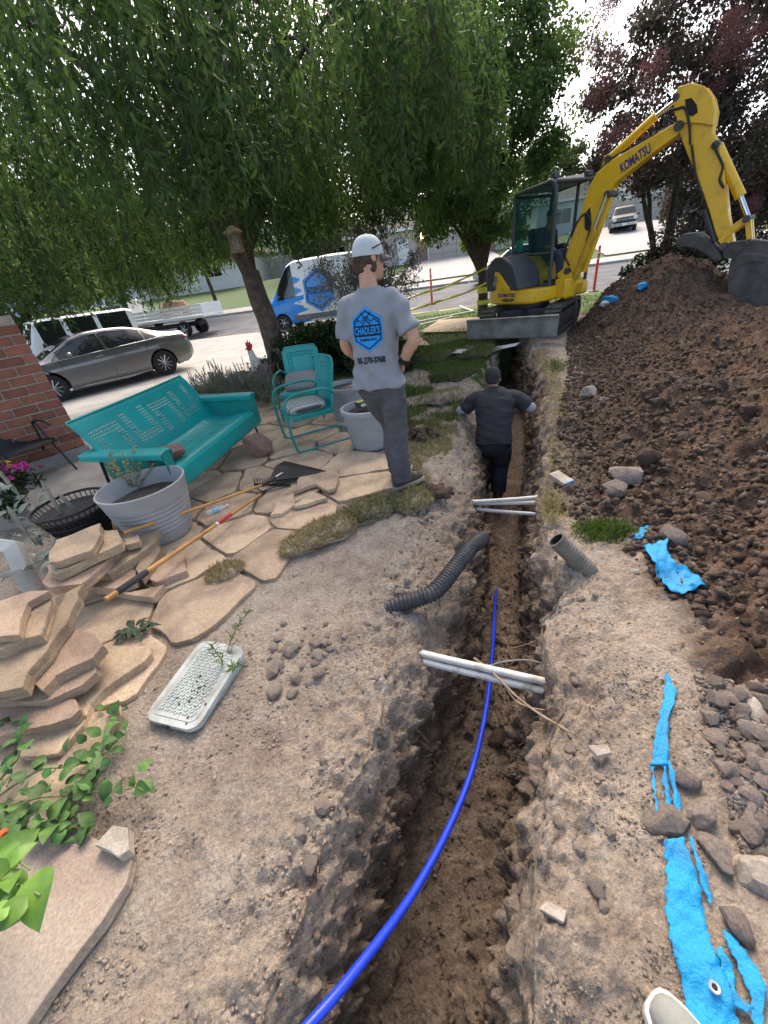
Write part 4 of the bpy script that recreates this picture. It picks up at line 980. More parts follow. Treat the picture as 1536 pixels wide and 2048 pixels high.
def glider():
    root = empty('glider_bench', (-1.86, 3.95, 0.02), 78, 'long teal metal glider bench with perforated back', 'bench')
    Lh = 0.84
    def backf(u, v):
        x = lerp(-Lh+.03, Lh-.03, u); z = lerp(.385, .87, v); y = .20+.24*v**1.25-.02*math.sin(u*math.pi)
        if v > .97: y += .012
        return Vector((x, y, z))
    def hb(i, j):
        if j < 4 or j > 15 or i < 2 or i > 57: return False
        m = (i-2) % 14; k = j-4; up = ((i-2)//14) % 2 == 0
        kk = k if up else 11-k
        if m > 11: return False
        return (kk >= 8 and kk <= 10) or ((m < 3 or m > 8) and kk <= 10)
    perforated('backrest', backf, 60, 19, hb, m_teal, root)
    mb = MB(); mb.tube([backf(u/12, 1.0) for u in range(13)], .011, 8); mb.tube([backf(0, v/8) for v in range(9)], .009, 8); mb.tube([backf(1, v/8) for v in range(9)], .009, 8)
    mb.build('rolled_edge', m_teal, root, smooth=60)
    prof = [(.21, .405), (.12, .385), (0, .378), (-.12, .386), (-.22, .402), (-.29, .408), (-.325, .398), (-.342, .37), (-.347, .33), (-.347, .24), (-.335, .215)]
    def seatf(u, v):
        s = v*(len(prof)-1); i = min(int(s), len(prof)-2); t = s-i
        return Vector((lerp(-Lh+.06, Lh-.06, u), lerp(prof[i][0], prof[i+1][0], t), lerp(prof[i][1], prof[i+1][1], t)))
    perforated('seat', seatf, 56, 30, lambda i, j: 3 < j < 14 and 1 < i < 54 and (i % 9) > 1 and ((j-4) % 5) < 3 and abs((i % 9)-5) < 4, m_teal, root)
    for s in (-1, 1):
        xo = s*Lh
        # arm: folded sheet metal, broad flat top with rounded edges, closed outer side
        sec = [(-.075, -.055), (-.078, -.012), (-.066, .0), (.0, .006), (.066, .0), (.078, -.012), (.075, -.055), (.068, -.055), (.066, -.016), (-.066, -.016), (-.068, -.055)]
        rings = []
        for y, dz in ((.40, .02), (.30, .012), (.1, 0), (-.15, -.006), (-.30, -.012), (-.355, -.02)):
            rings.append([Vector((xo+p[0], y, .605+dz+p[1])) for p in sec])
        mb = MB(); mb.loft(rings); mb.build('armrest', m_teal, root, smooth=50, bevel=.003)
        mb = MB()
        mb.prism([(-.34, .25), (.28, .25), (.37, .59), (-.345, .575)], -.006, .006, Matrix(((0, 0, 1, xo-s*.035), (1, 0, 0, 0), (0, 1, 0, 0), (0, 0, 0, 1))))
        mb.box((xo, -.345, .40), (.10, .008, .35))
        mb.build('arm_panel', m_teal2, root, bevel=.003)
        for y0, y1 in ((.33, .26), (-.26, -.20)):
            mb = MB(); mb.tube([(xo+s*.03, y0, .0), (xo+s*.03, y0, .10), (xo+s*.03, y1, .56)], .013, 8); mb.build('glider_leg', m_blackmetal, root, smooth=50)
        mb = MB(); mb.tube([(xo+s*.03, .36, .012), (xo+s*.03, -.30, .012)], .014, 8); mb.build('floor_runner', m_teal2, root, smooth=50)
    mb = MB(); mb.box((0, .03, .22), (1.55, .03, .03)); mb.box((0, -.22, .22), (1.55, .03, .03)); mb.build('seat_frame', m_teal2, root, bevel=.004)
    return root
glider()

def metal_chair(loc, rz, label):
    root = empty('metal_chair', loc, rz, label, 'chair', 'teal metal patio chairs')
    Wc = .25
    def backf(u, v):
        r = .07; x = lerp(-Wc, Wc, u); z = lerp(.36, .90, v); y = .22+.12*v+.03*math.cos((u-.5)*math.pi)-.01
        e = max(0, v-.87)/.13                        # rounded top corners
        x *= 1-.16*e**2.2
        return Vector((x, y, z))
    def hb(i, j):
        if i < 2 or i > 17 or j < 4 or j > 21: return False
        a = (i in (2, 3, 4, 15, 16, 17)) or (j in (19, 20, 21)) or (j in (4, 5, 6) and False)
        return a and (i+j) % 2 == 0 or (a and (i % 2 == 0))
    perforated('backrest', backf, 20, 25, hb, m_teal, root, .003, .25)
    mb = MB(); mb.tube([backf(0, v/10) for v in range(11)]+[backf(u/8, 1) for u in range(1, 8)]+[backf(1, 1-v/10) for v in range(11)], .009, 8); mb.build('rolled_edge', m_teal, root, smooth=60)
    prof = [(.24, .40), (.12, .395), (-.10, .40), (-.22, .41), (-.255, .40), (-.265, .375), (-.262, .345)]
    def seatf(u, v):
        s = v*(len(prof)-1); i = min(int(s), len(prof)-2); t = s-i
        return Vector((lerp(-Wc, Wc, u), lerp(prof[i][0], prof[i+1][0], t), lerp(prof[i][1], prof[i+1][1], t)))
    perforated('seat', seatf, 18, 18, lambda i, j: 3 < i < 14 and 3 < j < 12 and (i+j) % 2 == 0, m_teal, root)
    for s in (-1, 1): mb = MB(); mb.box((s*Wc, 0, .375), (.012, .48, .05)); mb.build('seat_skirt', m_teal2, root, bevel=.003)
    for s in (-1, 1):
        x = s*(Wc+.035)
        path = bez([(s*(Wc+.0), .27, .56), (x, .16, .63), (x, -.05, .64), (x, -.22, .62), (x, -.29, .55), (x, -.30, .40), (x, -.29, .15), (x, -.265, .035), (x, -.20, .014), (x, .10, .014), (x, .30, .014)], 6)
        mb = MB(); mb.tube(path, .0145, 10, flat=1.0); mb.build('arm_tube', m_teal2, root, smooth=60)
    x = Wc+.035
    mb = MB(); mb.tube(bez([(-x, .30, .014), (-x+.04, .40, .014), (-.1, .44, .014), (.1, .44, .014), (x-.04, .40, .014), (x, .30, .014)], 6), .0145, 10); mb.build('floor_loop', m_teal2, root, smooth=60)
    for s in (-1, 1):
        mb = MB(); mb.box((s*(Wc+.018), -.10, .385), (.04, .03, .012)); mb.build('seat_bracket', m_teal2, root)
    return root
def stripemat(name, cols, scale, rot=(0, 0, 0)):
    m, N, L, b = _new(name); tc = N.new('ShaderNodeTexCoord'); mp = N.new('ShaderNodeMapping'); mp.inputs['Rotation'].default_value = rot
    wv = N.new('ShaderNodeTexWave'); wv.inputs['Scale'].default_value = scale; wv.inputs['Distortion'].default_value = 0.2
    rp = N.new('ShaderNodeValToRGB'); rp.color_ramp.interpolation = 'LINEAR'
    e = rp.color_ramp.elements; e[0].color = (*cols[0], 1); e[1].color = (*cols[-1], 1)
    for k, c in enumerate(cols[1:-1]): x = e.new((k+1)/(len(cols)-1)); x.color = (*c, 1)
    L.new(tc.outputs['Object'], mp.inputs[0]); L.new(mp.outputs[0], wv.inputs[0]); L.new(wv.outputs['Fac'], rp.inputs[0]); L.new(rp.outputs[0], b.inputs['Base Color'])
    b.inputs['Roughness'].default_value = .9
    return m
def cushion(name, loc, rz, size, m, label, rot=None):
    mb = MB(); rings = []
    for k in range(9):
        t = k/8; z = (t-.5)*size[2]; w_ = 1-.16*abs(2*t-1)**3
        rings.append(ell((0, 0, z), size[0]/2*w_, size[1]/2*w_, n=32, p=5))
    mb.loft(rings); o = mb.build(name, m, smooth=70); o.location = loc; o.rotation_euler = rot if rot else (0, 0, R_(rz))
    return tag(o, label, 'cushion')
c1 = (-.70, 4.42, .02); c2 = (-.88, 5.55, .0)
metal_chair(c1, -68, 'teal metal chair with striped seat pad nearest the grey pot')
metal_chair(c2, -6, 'teal metal chair further back facing the camera beside the hedge')
ms = stripemat('pad_stripes', [(.05, .06, .06), (.42, .43, .40), (.16, .21, .20), (.5, .5, .46)], 5.5, (0, 0, 0))
cushion('seat_pad', (-.73, 4.41, .462), -68, (.46, .45, .085), ms, 'grey and white striped seat pad on the nearer chair')
ms2 = stripemat('pillow_pattern', [(.02, .02, .02), (.6, .6, .57), (.03, .03, .03)], 9, (0, .5, .6))
cushion('pillow', (-.86, 5.50, .50), -6, (.46, .30, .12), ms2, 'black and white patterned pillow on the further chair', (R_(35), 0, R_(-6)))

# ---------------------------------------------------------------- pots
def planter(loc, rt, rb, h, label, ridges=False, lip=.02, group=None, fill=.82, name='planter'):
    root = empty(name, loc, 0, label, 'pot', group)
    pr = [(rb*.95, 0), (rb, .012)]
    n = 26
    for k in range(1, n):
        t = k/n; r = lerp(rb, rt, t**.8)
        if ridges and .22 < t < .74: r += .0035*(1 if k % 2 else -1)
        pr.append((r, h*t))
    pr += [(rt, h-.05), (rt+lip, h-.045), (rt+lip, h-.006), (rt+lip-.006, h), (rt-.016, h), (rt-.02, h-.03), (lerp(rb, rt, fill)-.02, h*fill-.02)] if lip > .005 else [(rt, h-.004), (rt-.004, h), (rt-.014, h), (rt-.018, h-.03), (lerp(rb, rt, fill)-.02, h*fill-.02)]
    mb = MB(); mb.lathe(pr, n=64); mb.build('shell', m_potgrey, root, smooth=35)
    rs = np.random.RandomState(int(abs(loc[0])*100)); mb = MB()
    rr = lerp(rb, rt, fill)-.012; pts = [(0, 0, h*fill+.02)]; fs = []
    for a in range(1, 8):
        for j in range(28):
            an = 2*math.pi*j/28; q = rr*a/7; x, y = q*math.cos(an), q*math.sin(an)
            pts.append((x, y, h*fill+.03*float(fbm(x*9+loc[0], y*9, 0.0, 3))*(1-a/7*.5)))
    for j in range(28): fs.append((0, 1+j, 1+(j+1) % 28))
    for a in range(6):
        for j in range(28): fs.append((1+a*28+j, 1+(a+1)*28+j, 1+(a+1)*28+(j+1) % 28, 1+a*28+(j+1) % 28))
    mb.add(pts, fs); mb.build('potting_soil', m_soilpot, root, smooth=180)
    return root
planter((-.03, 4.02, .02), .255, .20, .44, 'round grey pot with a rolled rim beside the standing man', group='grey patio pots', fill=.86)
planter((-.26, 5.12, .0), .26, .20, .46, 'round grey pot half hidden behind the nearer teal chair', group='grey patio pots', fill=.9)
planter((-1.80, 2.74, .02), .315, .205, .47, 'tapered ribbed grey pot with a dry plant in it', ridges=True, lip=0, fill=.72)
me = rockmesh('rock', 71, m_rockr, 3, .25, (1.2, .9, .5)); tag(inst(me, 'rock', (-.20, 4.98, .44), .10, (0, 0, .4)), 'pinkish rock resting in the further grey pot', 'rock')
# box of plant food on the soil of the nearer pot
bx = empty('carton', (-.06, 4.06, .445), 25, 'small yellow and black carton lying on the pot soil', 'carton')
mb = MB(); mb.box((0, 0, .03), (.13, .10, .055)); mb.build('box', mat('carton_dark', (.05, .05, .045), .6), bx, bevel=.003)
mb = MB(); mb.box((0, .0, .0595), (.128, .05, .003)); mb.build('yellow_panel', mat('carton_yellow', (.62, .62, .05), .6), bx)
mb = MB(); mb.box((0, -.0515, .03), (.08, .003, .03)); mb.build('white_panel', mat('carton_white', (.6, .6, .56), .6), bx)
# wire basket pot
wb = empty('wire_basket', (-2.46, 2.82, .0), 0, 'black wire basket pot among the pale leaved plants', 'basket')
mb = MB()
for k in range(7):
    t = k/6; mb.tube([(lerp(.15, .26, t)*math.cos(a*math.pi/16), lerp(.15, .26, t)*math.sin(a*math.pi/16), .36*t+.01) for a in range(32)], .006 if k < 6 else .011, 6, closed=True)
for a in range(40):
    an = a*math.pi/20; mb.tube([(.15*math.cos(an), .15*math.sin(an), .01), (.26*math.cos(an+.3), .26*math.sin(an+.3), .37)], .004, 5)
mb.build('wire', m_blackmetal, wb, smooth=60)
mb = MB(); mb.lathe([(.14, .012), (.238, .32), (.22, .315), (.0001, .30)], n=32); mb.build('liner', mat('liner', (.025, .025, .027), .8), wb, smooth=40)

# ---------------------------------------------------------------- rocks on and by the furniture
me = rockmesh('rock', 81, m_rockr, 3, .22, (1.15, .85, .75)); tag(inst(me, 'rock', (-1.83, 3.32, .50), .125, (.1, .1, .7)), 'pinkish brown rock lying on the teal glider seat', 'rock')
me = rockmesh('rock', 82, m_rockr, 3, .2, (1.0, .85, .95)); tag(inst(me, 'rock', (-1.30, 4.16, .15), .17, (.1, .0, .3)), 'blocky pink rock on the patio between glider and chair', 'rock')

# ---------------------------------------------------------------- rakes
m_wood = mat('rake_handle', (0.52, 0.27, 0.085), 0.5, var=0.14, scale=9, spec=0.4)
m_grip = mat('foam_grip', (0.035, 0.035, 0.037), 0.85)
m_blkpl = mat('black_plastic', (0.018, 0.018, 0.02), 0.45)
A, B = G(247, 1066, .30), G(530, 968, .10)
r1 = empty('leaf_rake', (0, 0, 0), 0, 'black plastic leaf rake with a plain wooden handle', 'rake')
mb = MB(); d = (B-A).normalized(); mb.tube([A, A.lerp(B, .5)+Vector((0, 0, -.006)), B+d*.06], .0135, 12); mb.build('handle', m_wood, r1, smooth=50)
hx = Vector((d.x, d.y, 0)).normalized(); hy = Vector((-hx.y, hx.x, 0)); o0 = B+d*.02
def hp(u, v, z): return o0+hx*u+hy*v+Vector((0, 0, z))
mb = MB()
mb.prism([(0, -.022), (.06, -.03), (.33, -.27), (.37, -.28), (.37, .28), (.33, .27), (.06, .03), (0, .022)], -.006, .006, Matrix(((hx.x, hy.x, 0, o0.x), (hx.y, hy.y, 0, o0.y), (-.10, 0, 1, o0.z+.012), (0, 0, 0, 1))))
mb.build('head_plate', m_blkpl, r1, bevel=.003)
mb = MB(); mb.tube([hp(-.06, 0, .01), hp(.1, 0, .008)], .02, 12); mb.build('socket', m_blkpl, r1, smooth=50)
mb = MB()
for k in range(23):
    v = -.275+.55*k/22; mb.tube([hp(.35, v, -.022), hp(.47, v*1.08, -.03), hp(.50, v*1.09, -.075)], [.0065, .005, .003], 6)
mb.build('tines', m_blkpl, r1, smooth=60)['kind'] = 'stuff'
mb = MB(); mb.box((0, 0, 0), (.09, .022, .002), (0, 0, math.atan2(hx.y, hx.x)+.1)); lb = mb.build('sticker', mat('sticker_white', (.7, .7, .7), .5), r1); lb.location = hp(.17, .02, .0085); lb.rotation_euler = (0, .0, 0)
A, B = G(211, 1200, .24), G(528, 984, .05)
r2 = empty('bow_rake', (0, 0, 0), 0, 'steel bow rake with black grip and red band on its handle', 'rake')
d = (B-A).normalized(); Lr = (B-A).length
mb = MB(); mb.tube([A, A+d*.3, A.lerp(B, .6), B], [.017, .017, .0145, .013], 12); mb.build('handle', m_wood, r2, smooth=50)
mb = MB(); mb.tube([A+d*.07, A+d*.075, A+d*.28, A+d*.285], [.0175, .0205, .0205, .0178], 14); mb.build('grip', m_grip, r2, smooth=50)
mb = MB(); mb.tube([A+d*Lr*.60, A+d*Lr*.70], .0158, 14); mb.build('red_band', mat('red_label', (.45, .02, .03), .45), r2, smooth=50)
mb = MB(); mb.tube([A+d*Lr*.585, A+d*Lr*.60], .0160, 14); mb.build('white_band', mat('sticker_white', (.7, .7, .7), .5), r2, smooth=50)
hx = Vector((d.x, d.y, 0)).normalized(); hy = Vector((-hx.y, hx.x, 0))
mb = MB(); mb.tube([B-d*.05, B+d*.03], [.017, .012], 12); mb.build('ferrule', m_blackmetal, r2, smooth=50)
hb0 = B+hx*.14
for s in (-1, 1):
    mb = MB(); mb.tube(bez([B, B+hx*.03+hy*s*.06, B+hx*.09+hy*s*.15, hb0+hy*s*.19], 6), .005, 8); mb.build('bow', m_blackmetal, r2, smooth=60)
mb = MB(); mb.box((0, 0, 0), (.016, .40, .012), (0, 0, math.atan2(hx.y, hx.x))); q = mb.build('crossbar', m_blackmetal, r2); q.location = hb0
for k in range(14):
    v = -.19+.38*k/13; mb = MB(); mb.tube([hb0+hy*v, hb0+hy*v+hx*.012+Vector((0, 0, .035)), hb0+hy*v+hx*.004+Vector((0, 0, .065))], [.005, .0045, .002], 6); mb.build('tine', m_blackmetal, r2, smooth=60)
# plastic bottle
bt = empty('plastic_bottle', G(412, 1028, .05), 33, 'crushed clear plastic water bottle on the patio', 'bottle')
ax = Matrix(((0, 0, 1), (0, 1, 0), (-1, 0, 0)))
mgl = glass('bottle_plastic', (.75, .82, .85), .35, .12)
mb = MB(); mb.lathe([(.028, 0), (.033, .006), (.032, .05), (.030, .055), (.033, .06), (.031, .11), (.026, .14), (.013, .17), (.0125, .185)], n=20, axis=ax); b_ = mb.build('body', mgl, bt, smooth=60); b_.scale = (1, 1, .8)
mb = MB(); mb.lathe([(.0145, .183), (.0145, .197), (.012, .199)], n=20, axis=ax); b_ = mb.build('cap', mat('cap_white', (.75, .78, .8), .5), bt); b_.scale = (1, 1, .8)
mb = MB(); mb.lathe([(.0335, .065), (.0335, .105)], n=20, axis=ax, closed=True); b_ = mb.build('wrapper', mat('bottle_wrap', (.25, .55, .72), .4), bt); b_.scale = (1, 1, .8)

# ---------------------------------------------------------------- brick pillar: bricks laid one by one
def brick_pillar():
    c = Vector((-3.75, 5.05, 0)); az = 40
    root = empty('brick_pillar', c, az, 'red brick wall end at the left edge', 'brick wall')
    Lw, Dp, H = 1.9, .5, 1.74
    mb = MB(); mb.box((-Lw/2, Dp/2, H/2+.1), (Lw-.02, Dp-.02, H-.22)); mb.build('mortar', m_mortar, root)
    mb = MB(); mb.box((-Lw/2, Dp/2, .08), (Lw+.05, Dp+.05, .22)); mb.build('footing', m_conc2, root, bevel=.01)
    pitch, bl, bh, j = .104, .225, .087, .017
    protos = {}
    def bm_(l, d):
        k = (round(l, 3), round(d, 3))
        if k not in protos:
            m = MB(); m.box((0, 0, 0), (l, d, bh)); me = m.mesh('brick'); me.materials.append(m_brick)
            bmm = bmesh.new(); bmm.from_mesh(me); bmesh.ops.bevel(bmm, geom=bmm.edges[:], offset=.004, segments=1, affect='EDGES'); bmm.to_mesh(me); bmm.free()
            protos[k] = me
        return protos[k]
    rs = random.Random(3); n = int((H-.2)/pitch)
    for r in range(n):
        z = .195+pitch*r+bh/2; off = 0 if r % 2 else (bl+j)/2
        x = 0.0
        l0 = bl if r % 2 else (bl-j)/2
        first = True
        while x > -Lw+.05:
            l = l0 if first else bl; first = False
            l = min(l, x+Lw)
            o = bpy.data.objects.new('brick', bm_(l, .1)); COL.objects.link(o); o.parent = root
            o.location = (x-l/2, .05-.004+rs.uniform(-.003, .002), z+rs.uniform(-.001, .001)); o.rotation_euler = (0, 0, rs.uniform(-.004, .004))
            x -= l+j
        for yy in ((.235, .25) if r % 2 else (.20, .33)):
            pass
        o = bpy.data.objects.new('brick', bm_(.1, .19)); COL.objects.link(o); o.parent = root; o.location = (-.046, .21, z)
        o = bpy.data.objects.new('brick', bm_(.1, .17)); COL.objects.link(o); o.parent = root; o.location = (-.046, .405, z)
    k = -Lw
    mb = MB(); mb.box((-Lw/2-.4, Dp/2, H+.04), (Lw-.75, Dp+.06, .07)); mb.build('cap', m_brick, root, bevel=.01)
    # raised step courses at the left where the wall climbs
    return root
brick_pillar()
# concrete walk beside the pillar
mb = MB(); mb.prism([(-4.6, 3.2), (-2.75, 3.35), (-2.35, 3.9), (-2.7, 4.9), (-3.6, 5.4), (-5, 4.2)], -.05, .055); tag(mb.build('walk', m_conc2, bevel=.01), kind='structure')
# black sling chair
def sling_chair():
    root = empty('sling_chair', (-4.05, 4.45, .055), 62, 'black mesh patio chair in front of the brick wall', 'chair')
    mm = mat('black_mesh', (.03, .03, .03), .8, bump=.3, bscale=150)
    for s in (-1, 1):
        mb = MB(); mb.tube(bez([(s*.27, .42, .86), (s*.27, .26, .42), (s*.27, .20, .36), (s*.27, -.24, .40), (s*.27, -.30, .37)], 6), .013, 8); mb.build('side_rail', m_blackmetal, root, smooth=60)
        mb = MB(); mb.tube(bez([(s*.29, .36, .0), (s*.29, .10, .36), (s*.29, .05, .58), (s*.29, -.2, .60), (s*.29, -.30, .56)], 6), .013, 8); mb.build('arm', m_blackmetal, root, smooth=60)
        mb = MB(); mb.tube([(s*.28, -.33, .0), (s*.28, -.12, .38), (s*.29, .0, .58)], .013, 8); mb.build('leg', m_blackmetal, root, smooth=60)
    mb = MB(); prof = [(.41, .85), (.33, .60), (.25, .41), (.2, .365), (0, .37), (-.24, .395), (-.29, .375)]
    vs = []; fs = []
    for i, (y, z) in enumerate(prof): vs += [(-.262, y, z), (.262, y, z)]
    for i in range(len(prof)-1): fs.append((2*i, 2*i+1, 2*i+3, 2*i+2))
    mb.add(vs, fs); o = mb.build('sling', mm, root, smooth=180); o.modifiers.new('t', 'SOLIDIFY').thickness = .004
    mb = MB(); mb.tube([(-.28, .3, .08), (.28, .3, .08)], .01, 8); mb.build('stretcher', m_blackmetal, root)
sling_chair()
# downspout elbow with ribbed hose at the left edge
ds = empty('downspout', G(20, 1090, .35), 0, 'pale downspout elbow with ribbed hose at the left edge', 'downspout')
mdp = mat('downspout_paint', (.47, .46, .41), .6, var=.06)
mb = MB(); a_ = Vector((0, 0, 0)); P0 = G(-40, 1085, .42); P1 = G(28, 1095, .36); P2 = G(45, 1140, .22); P3 = G(70, 1185, .08); L0 = ds.location
mb.tube([P0-L0, P1-L0, P2-L0], [.065, .068, .062], 4); mb.build('elbow', mdp, ds, bevel=.008)
q = []; rr = []
for k in range(49):
    q.append(P2.lerp(P3, k/48)-L0); rr.append(.055*(1.1 if k % 4 in (0, 1) else .94))
mb = MB(); mb.tube(q, rr, 20); mb.build('ribbed_hose', mdp, ds, smooth=50)

# ---------------------------------------------------------------- toe of a canvas shoe at the bottom edge
def shoe(loc, rz, label, mu, msole, L_=.29, name='shoe', parent=None, sc=1.0):
    root = empty(name, loc, rz, label, 'shoe') if parent is None else empty(name, loc, rz)
    if parent is not None: root.parent = parent
    def sect(x, wd, hh, z0, n=20):
        return [Vector((x, wd*math.cos(2*math.pi*j/n)*(1 if math.sin(2*math.pi*j/n) < 0 else .97), z0+max(0, math.sin(2*math.pi*j/n))**.8*hh+min(0, math.sin(2*math.pi*j/n))*.004)) for j in range(n)]
    st = [(.150, .012, .012), (.145, .028, .030), (.130, .040, .043), (.10, .048, .052), (.06, .050, .062), (.02, .046, .078), (-.02, .040, .092), (-.06, .036, .098), (-.10, .036, .100), (-.13, .032, .098), (-.142, .018, .085)]
    mb = MB(); mb.loft([sect(x, w_*.96, hh, .026) for x, w_, hh in st]); mb.build('upper', mu, root, smooth=50)
    mb = MB(); pr = [(x, w_) for x, w_, _ in st]; outl = [(x+(.006 if x > 0 else -.006), w_+.004) for x, w_ in pr]+[(x+(.006 if x > 0 else -.006), -w_-.004) for x, w_ in reversed(pr)]
    mb.prism(outl, 0, .030); mb.build('sole', msole, root, smooth=40, bevel=.006)
    mb = MB(); mb.tube([(.075, s, .088-.012*abs(s)/.02) for s in (-.025, 0, .025)], .004, 6); mb.tube([(.045, s, .094) for s in (-.025, 0, .025)], .004, 6); mb.build('laces', msole, root, smooth=60)
    root.scale = (sc, sc, sc)
    return root
m_shoe = mat('canvas_grey', (.27, .275, .25), .85, var=.06, scale=30, bump=.2, bscale=220); m_sole = mat('sole_white', (.62, .61, .57), .6, var=.1)
p = G(1345, 2030, .05)
shoe((p.x+.045, p.y-.105, gz(p.x, p.y)+.005), 118, 'grey canvas shoe tip with white sole at the bottom edge', m_shoe, m_sole)

# ================================================================ VEGETATION
def _unit(a): return a/np.maximum(np.linalg.norm(a, axis=1, keepdims=True), 1e-9)
def leaves_obj(name, C, A, Nn, L_, W_, material, parent=None, rnd=None, fold=0.12):
    """one small folded face per leaf: base C, axis A, facing Nn (arrays)"""
    n = len(C); A = _unit(A); S = _unit(np.cross(A, Nn)); Nn = np.cross(S, A)
    L_ = np.broadcast_to(np.asarray(L_, float).reshape(-1, 1), (n, 1)); W_ = np.broadcast_to(np.asarray(W_, float).reshape(-1, 1), (n, 1))
    b = C; t = C+A*L_-Nn*L_*.12; l = C+A*L_*.45+S*W_*.5+Nn*W_*fold; r = C+A*L_*.45-S*W_*.5+Nn*W_*fold
    V = np.stack([b, r, t, l], 1).reshape(-1, 3); F = np.arange(4*n).reshape(-1, 4)
    o = raw(name, V, F, material, parent)
    if rnd is None: rnd = np.random.rand(n)
    a = o.data.attributes.new('rnd', 'FLOAT', 'POINT'); a.data.foreach_set('value', np.repeat(rnd, 4).astype(np.float32))
    return o
def rdir(n): return _unit(np.random.normal(size=(n, 3)))
m_bark = mat('bark', (0.165, 0.125, 0.095), 0.95, col2=(0.07, 0.052, 0.04), scale=9, bump=1.0, bscale=18)
m_bark2 = mat('bark_dark', (0.085, 0.066, 0.053), 0.95, col2=(0.04, 0.03, 0.025), scale=9, bump=1.0, bscale=20)

def trunk_and_limbs(root, path, r0, r1, limbs, bark, n=14):
    mb = MB(); P = bez(path, 8); k = len(P)
    rr = [lerp(r0*1.25, r0, min(1, i/4))*(1-(1-r1/r0)*i/(k-1)) for i in range(k)]
    mb.tube(P, rr, n)
    for i in range(len(mb.v)):
        x, y, z = mb.v[i]; d = .012*float(fbm(x*7, y*7, z*3, 3)); mb.v[i] = (x+d*3, y+d*2, z)
    mb.build('trunk', bark, root, smooth=70)
    for (pts, a, b) in limbs:
        mb = MB(); Q = bez(pts, 6); m = len(Q)
        Q = [q+Vector((float(vnoise(q.x*2, q.y*2, q.z*2)), float(vnoise(q.y*2, q.z*2, q.x*2)), 0))*.05 for q in Q]
        mb.tube(Q, [lerp(a, b, i/(m-1)) for i in range(m)], 7); mb.build('limb', bark, root, smooth=70)

def willow():
    root = empty('willow_tree', (0, 0, 0), 0, 'big weeping tree with drooping green foliage over the patio', 'tree')
    rs = np.random.RandomState(3)
    b0 = D(562, 735, 8.7); b0.z = -.15; f0 = D(500, 545, 8.9)
    limbs = []; tips = []
    c0 = Vector((f0.x, f0.y, 0))
    for k in range(13):
        a = 2*math.pi*(k+.3*rs.rand())/13; rr = rs.uniform(1.6, 3.6); hh = rs.uniform(4.0, 6.2)
        e = c0+Vector((rr*math.cos(a), rr*math.sin(a), hh)); m_ = f0.lerp(e, .5)+Vector((0, 0, .7))
        limbs.append(([f0+Vector((0, 0, -.15)), f0+Vector((math.cos(a)*.2, math.sin(a)*.2, .5)), m_, e, e+Vector((math.cos(a)*.7, math.sin(a)*.7, -.7))], .060, .008)); tips.append((m_, e))
    limbs.append(([f0+Vector((0, 0, -.1)), f0+Vector((.05, .05, 1.6)), f0+Vector((.3, 0, 3.6)), f0+Vector((.4, .1, 5.5))], .15, .03))
    limbs.append(([f0+Vector((0, 0, -.1)), f0+Vector((-.5, -.3, 1.2)), f0+Vector((-1.3, -.9, 2.6)), f0+Vector((-2.4, -1.6, 3.4))], .11, .02))
    trunk_and_limbs(root, [b0, b0.lerp(f0, .5)+Vector((.03, 0, 0)), f0], .23, .17, limbs, m_bark)
    # strands
    C = []; A = []; R = []
    tw = MB()
    ns = 5200; tri = 0
    for k in range(ns):
        a = rs.uniform(0, 2*math.pi); q = math.sqrt(rs.uniform(.01, 1)); rad = q*4.7
        if math.cos(a) > .2: rad *= .93
        cx = c0.x+.1+rad*math.cos(a)*1.02; cy = c0.y+rad*math.sin(a)*(.92)
        if cy < 3.6: continue
        zt = 6.6-2.2*q**2+rs.normal()*.3
        clump = fbm(np.array([cx*1.1]), np.array([cy*1.1]), 4.0, 3)[0]
        zb_ = 2.25+.75*clump+.35*rs.rand() + .40*ss(0.1, 1.6, np.array([cx]))[0] - .55*ss(2.4, 4.2, np.array([-cx]))[0]
        if math.hypot(cx-f0.x, cy-f0.y) < .9: zb_ = max(zb_, 2.1)
        zs = zb_+(zt-zb_)*(.15+.85*rs.rand()); ln = min(rs.uniform(.7, 1.9), max(.3, zs-zb_))
        gap = fbm(np.array([cx*.62]), np.array([cy*.62]), zs*.6+9, 3)[0]
        if gap < -.17: continue
        m_ = int(ln/.036); t = np.linspace(0, 1, m_)
        drift = rs.normal(size=2)*.22+np.array([math.cos(a), math.sin(a)])*.22
        px_ = cx+drift[0]*np.sqrt(t)*ln*.5; py_ = cy+drift[1]*np.sqrt(t)*ln*.5; pz_ = zs-ln*t+.10*np.sin(t*2)
        C.append(np.stack([px_, py_, pz_], 1)+rs.normal(size=(m_, 3))*.02)
        ad = rs.normal(size=(m_, 3))*.55; ad[:, 2] -= .75; A.append(ad); R.append(np.clip(.42+.55*clump+.5*gap+rs.normal()*.12+rs.normal(size=m_)*.16, 0, 1))
        if k % 3 == 0: tw.tube([(px_[0], py_[0], pz_[0]), (px_[m_//2], py_[m_//2], pz_[m_//2]), (px_[-1], py_[-1], pz_[-1])], [.006, .004, .002], 3, cap=False)
    C = np.concatenate(C); A = np.concatenate(A); R = np.concatenate(R); n = len(C)
    ml = leafmat('willow_leaf', (.022, .052, .018), (.15, .225, .075), .58)
    leaves_obj('crown', C, A, rdir(n), rs.uniform(.08, .15, n), rs.uniform(.024, .042, n), ml, root, R)['kind'] = 'stuff'
    tw.build('twigs', m_bark2, root)['kind'] = 'stuff'
    return n
NW = willow()

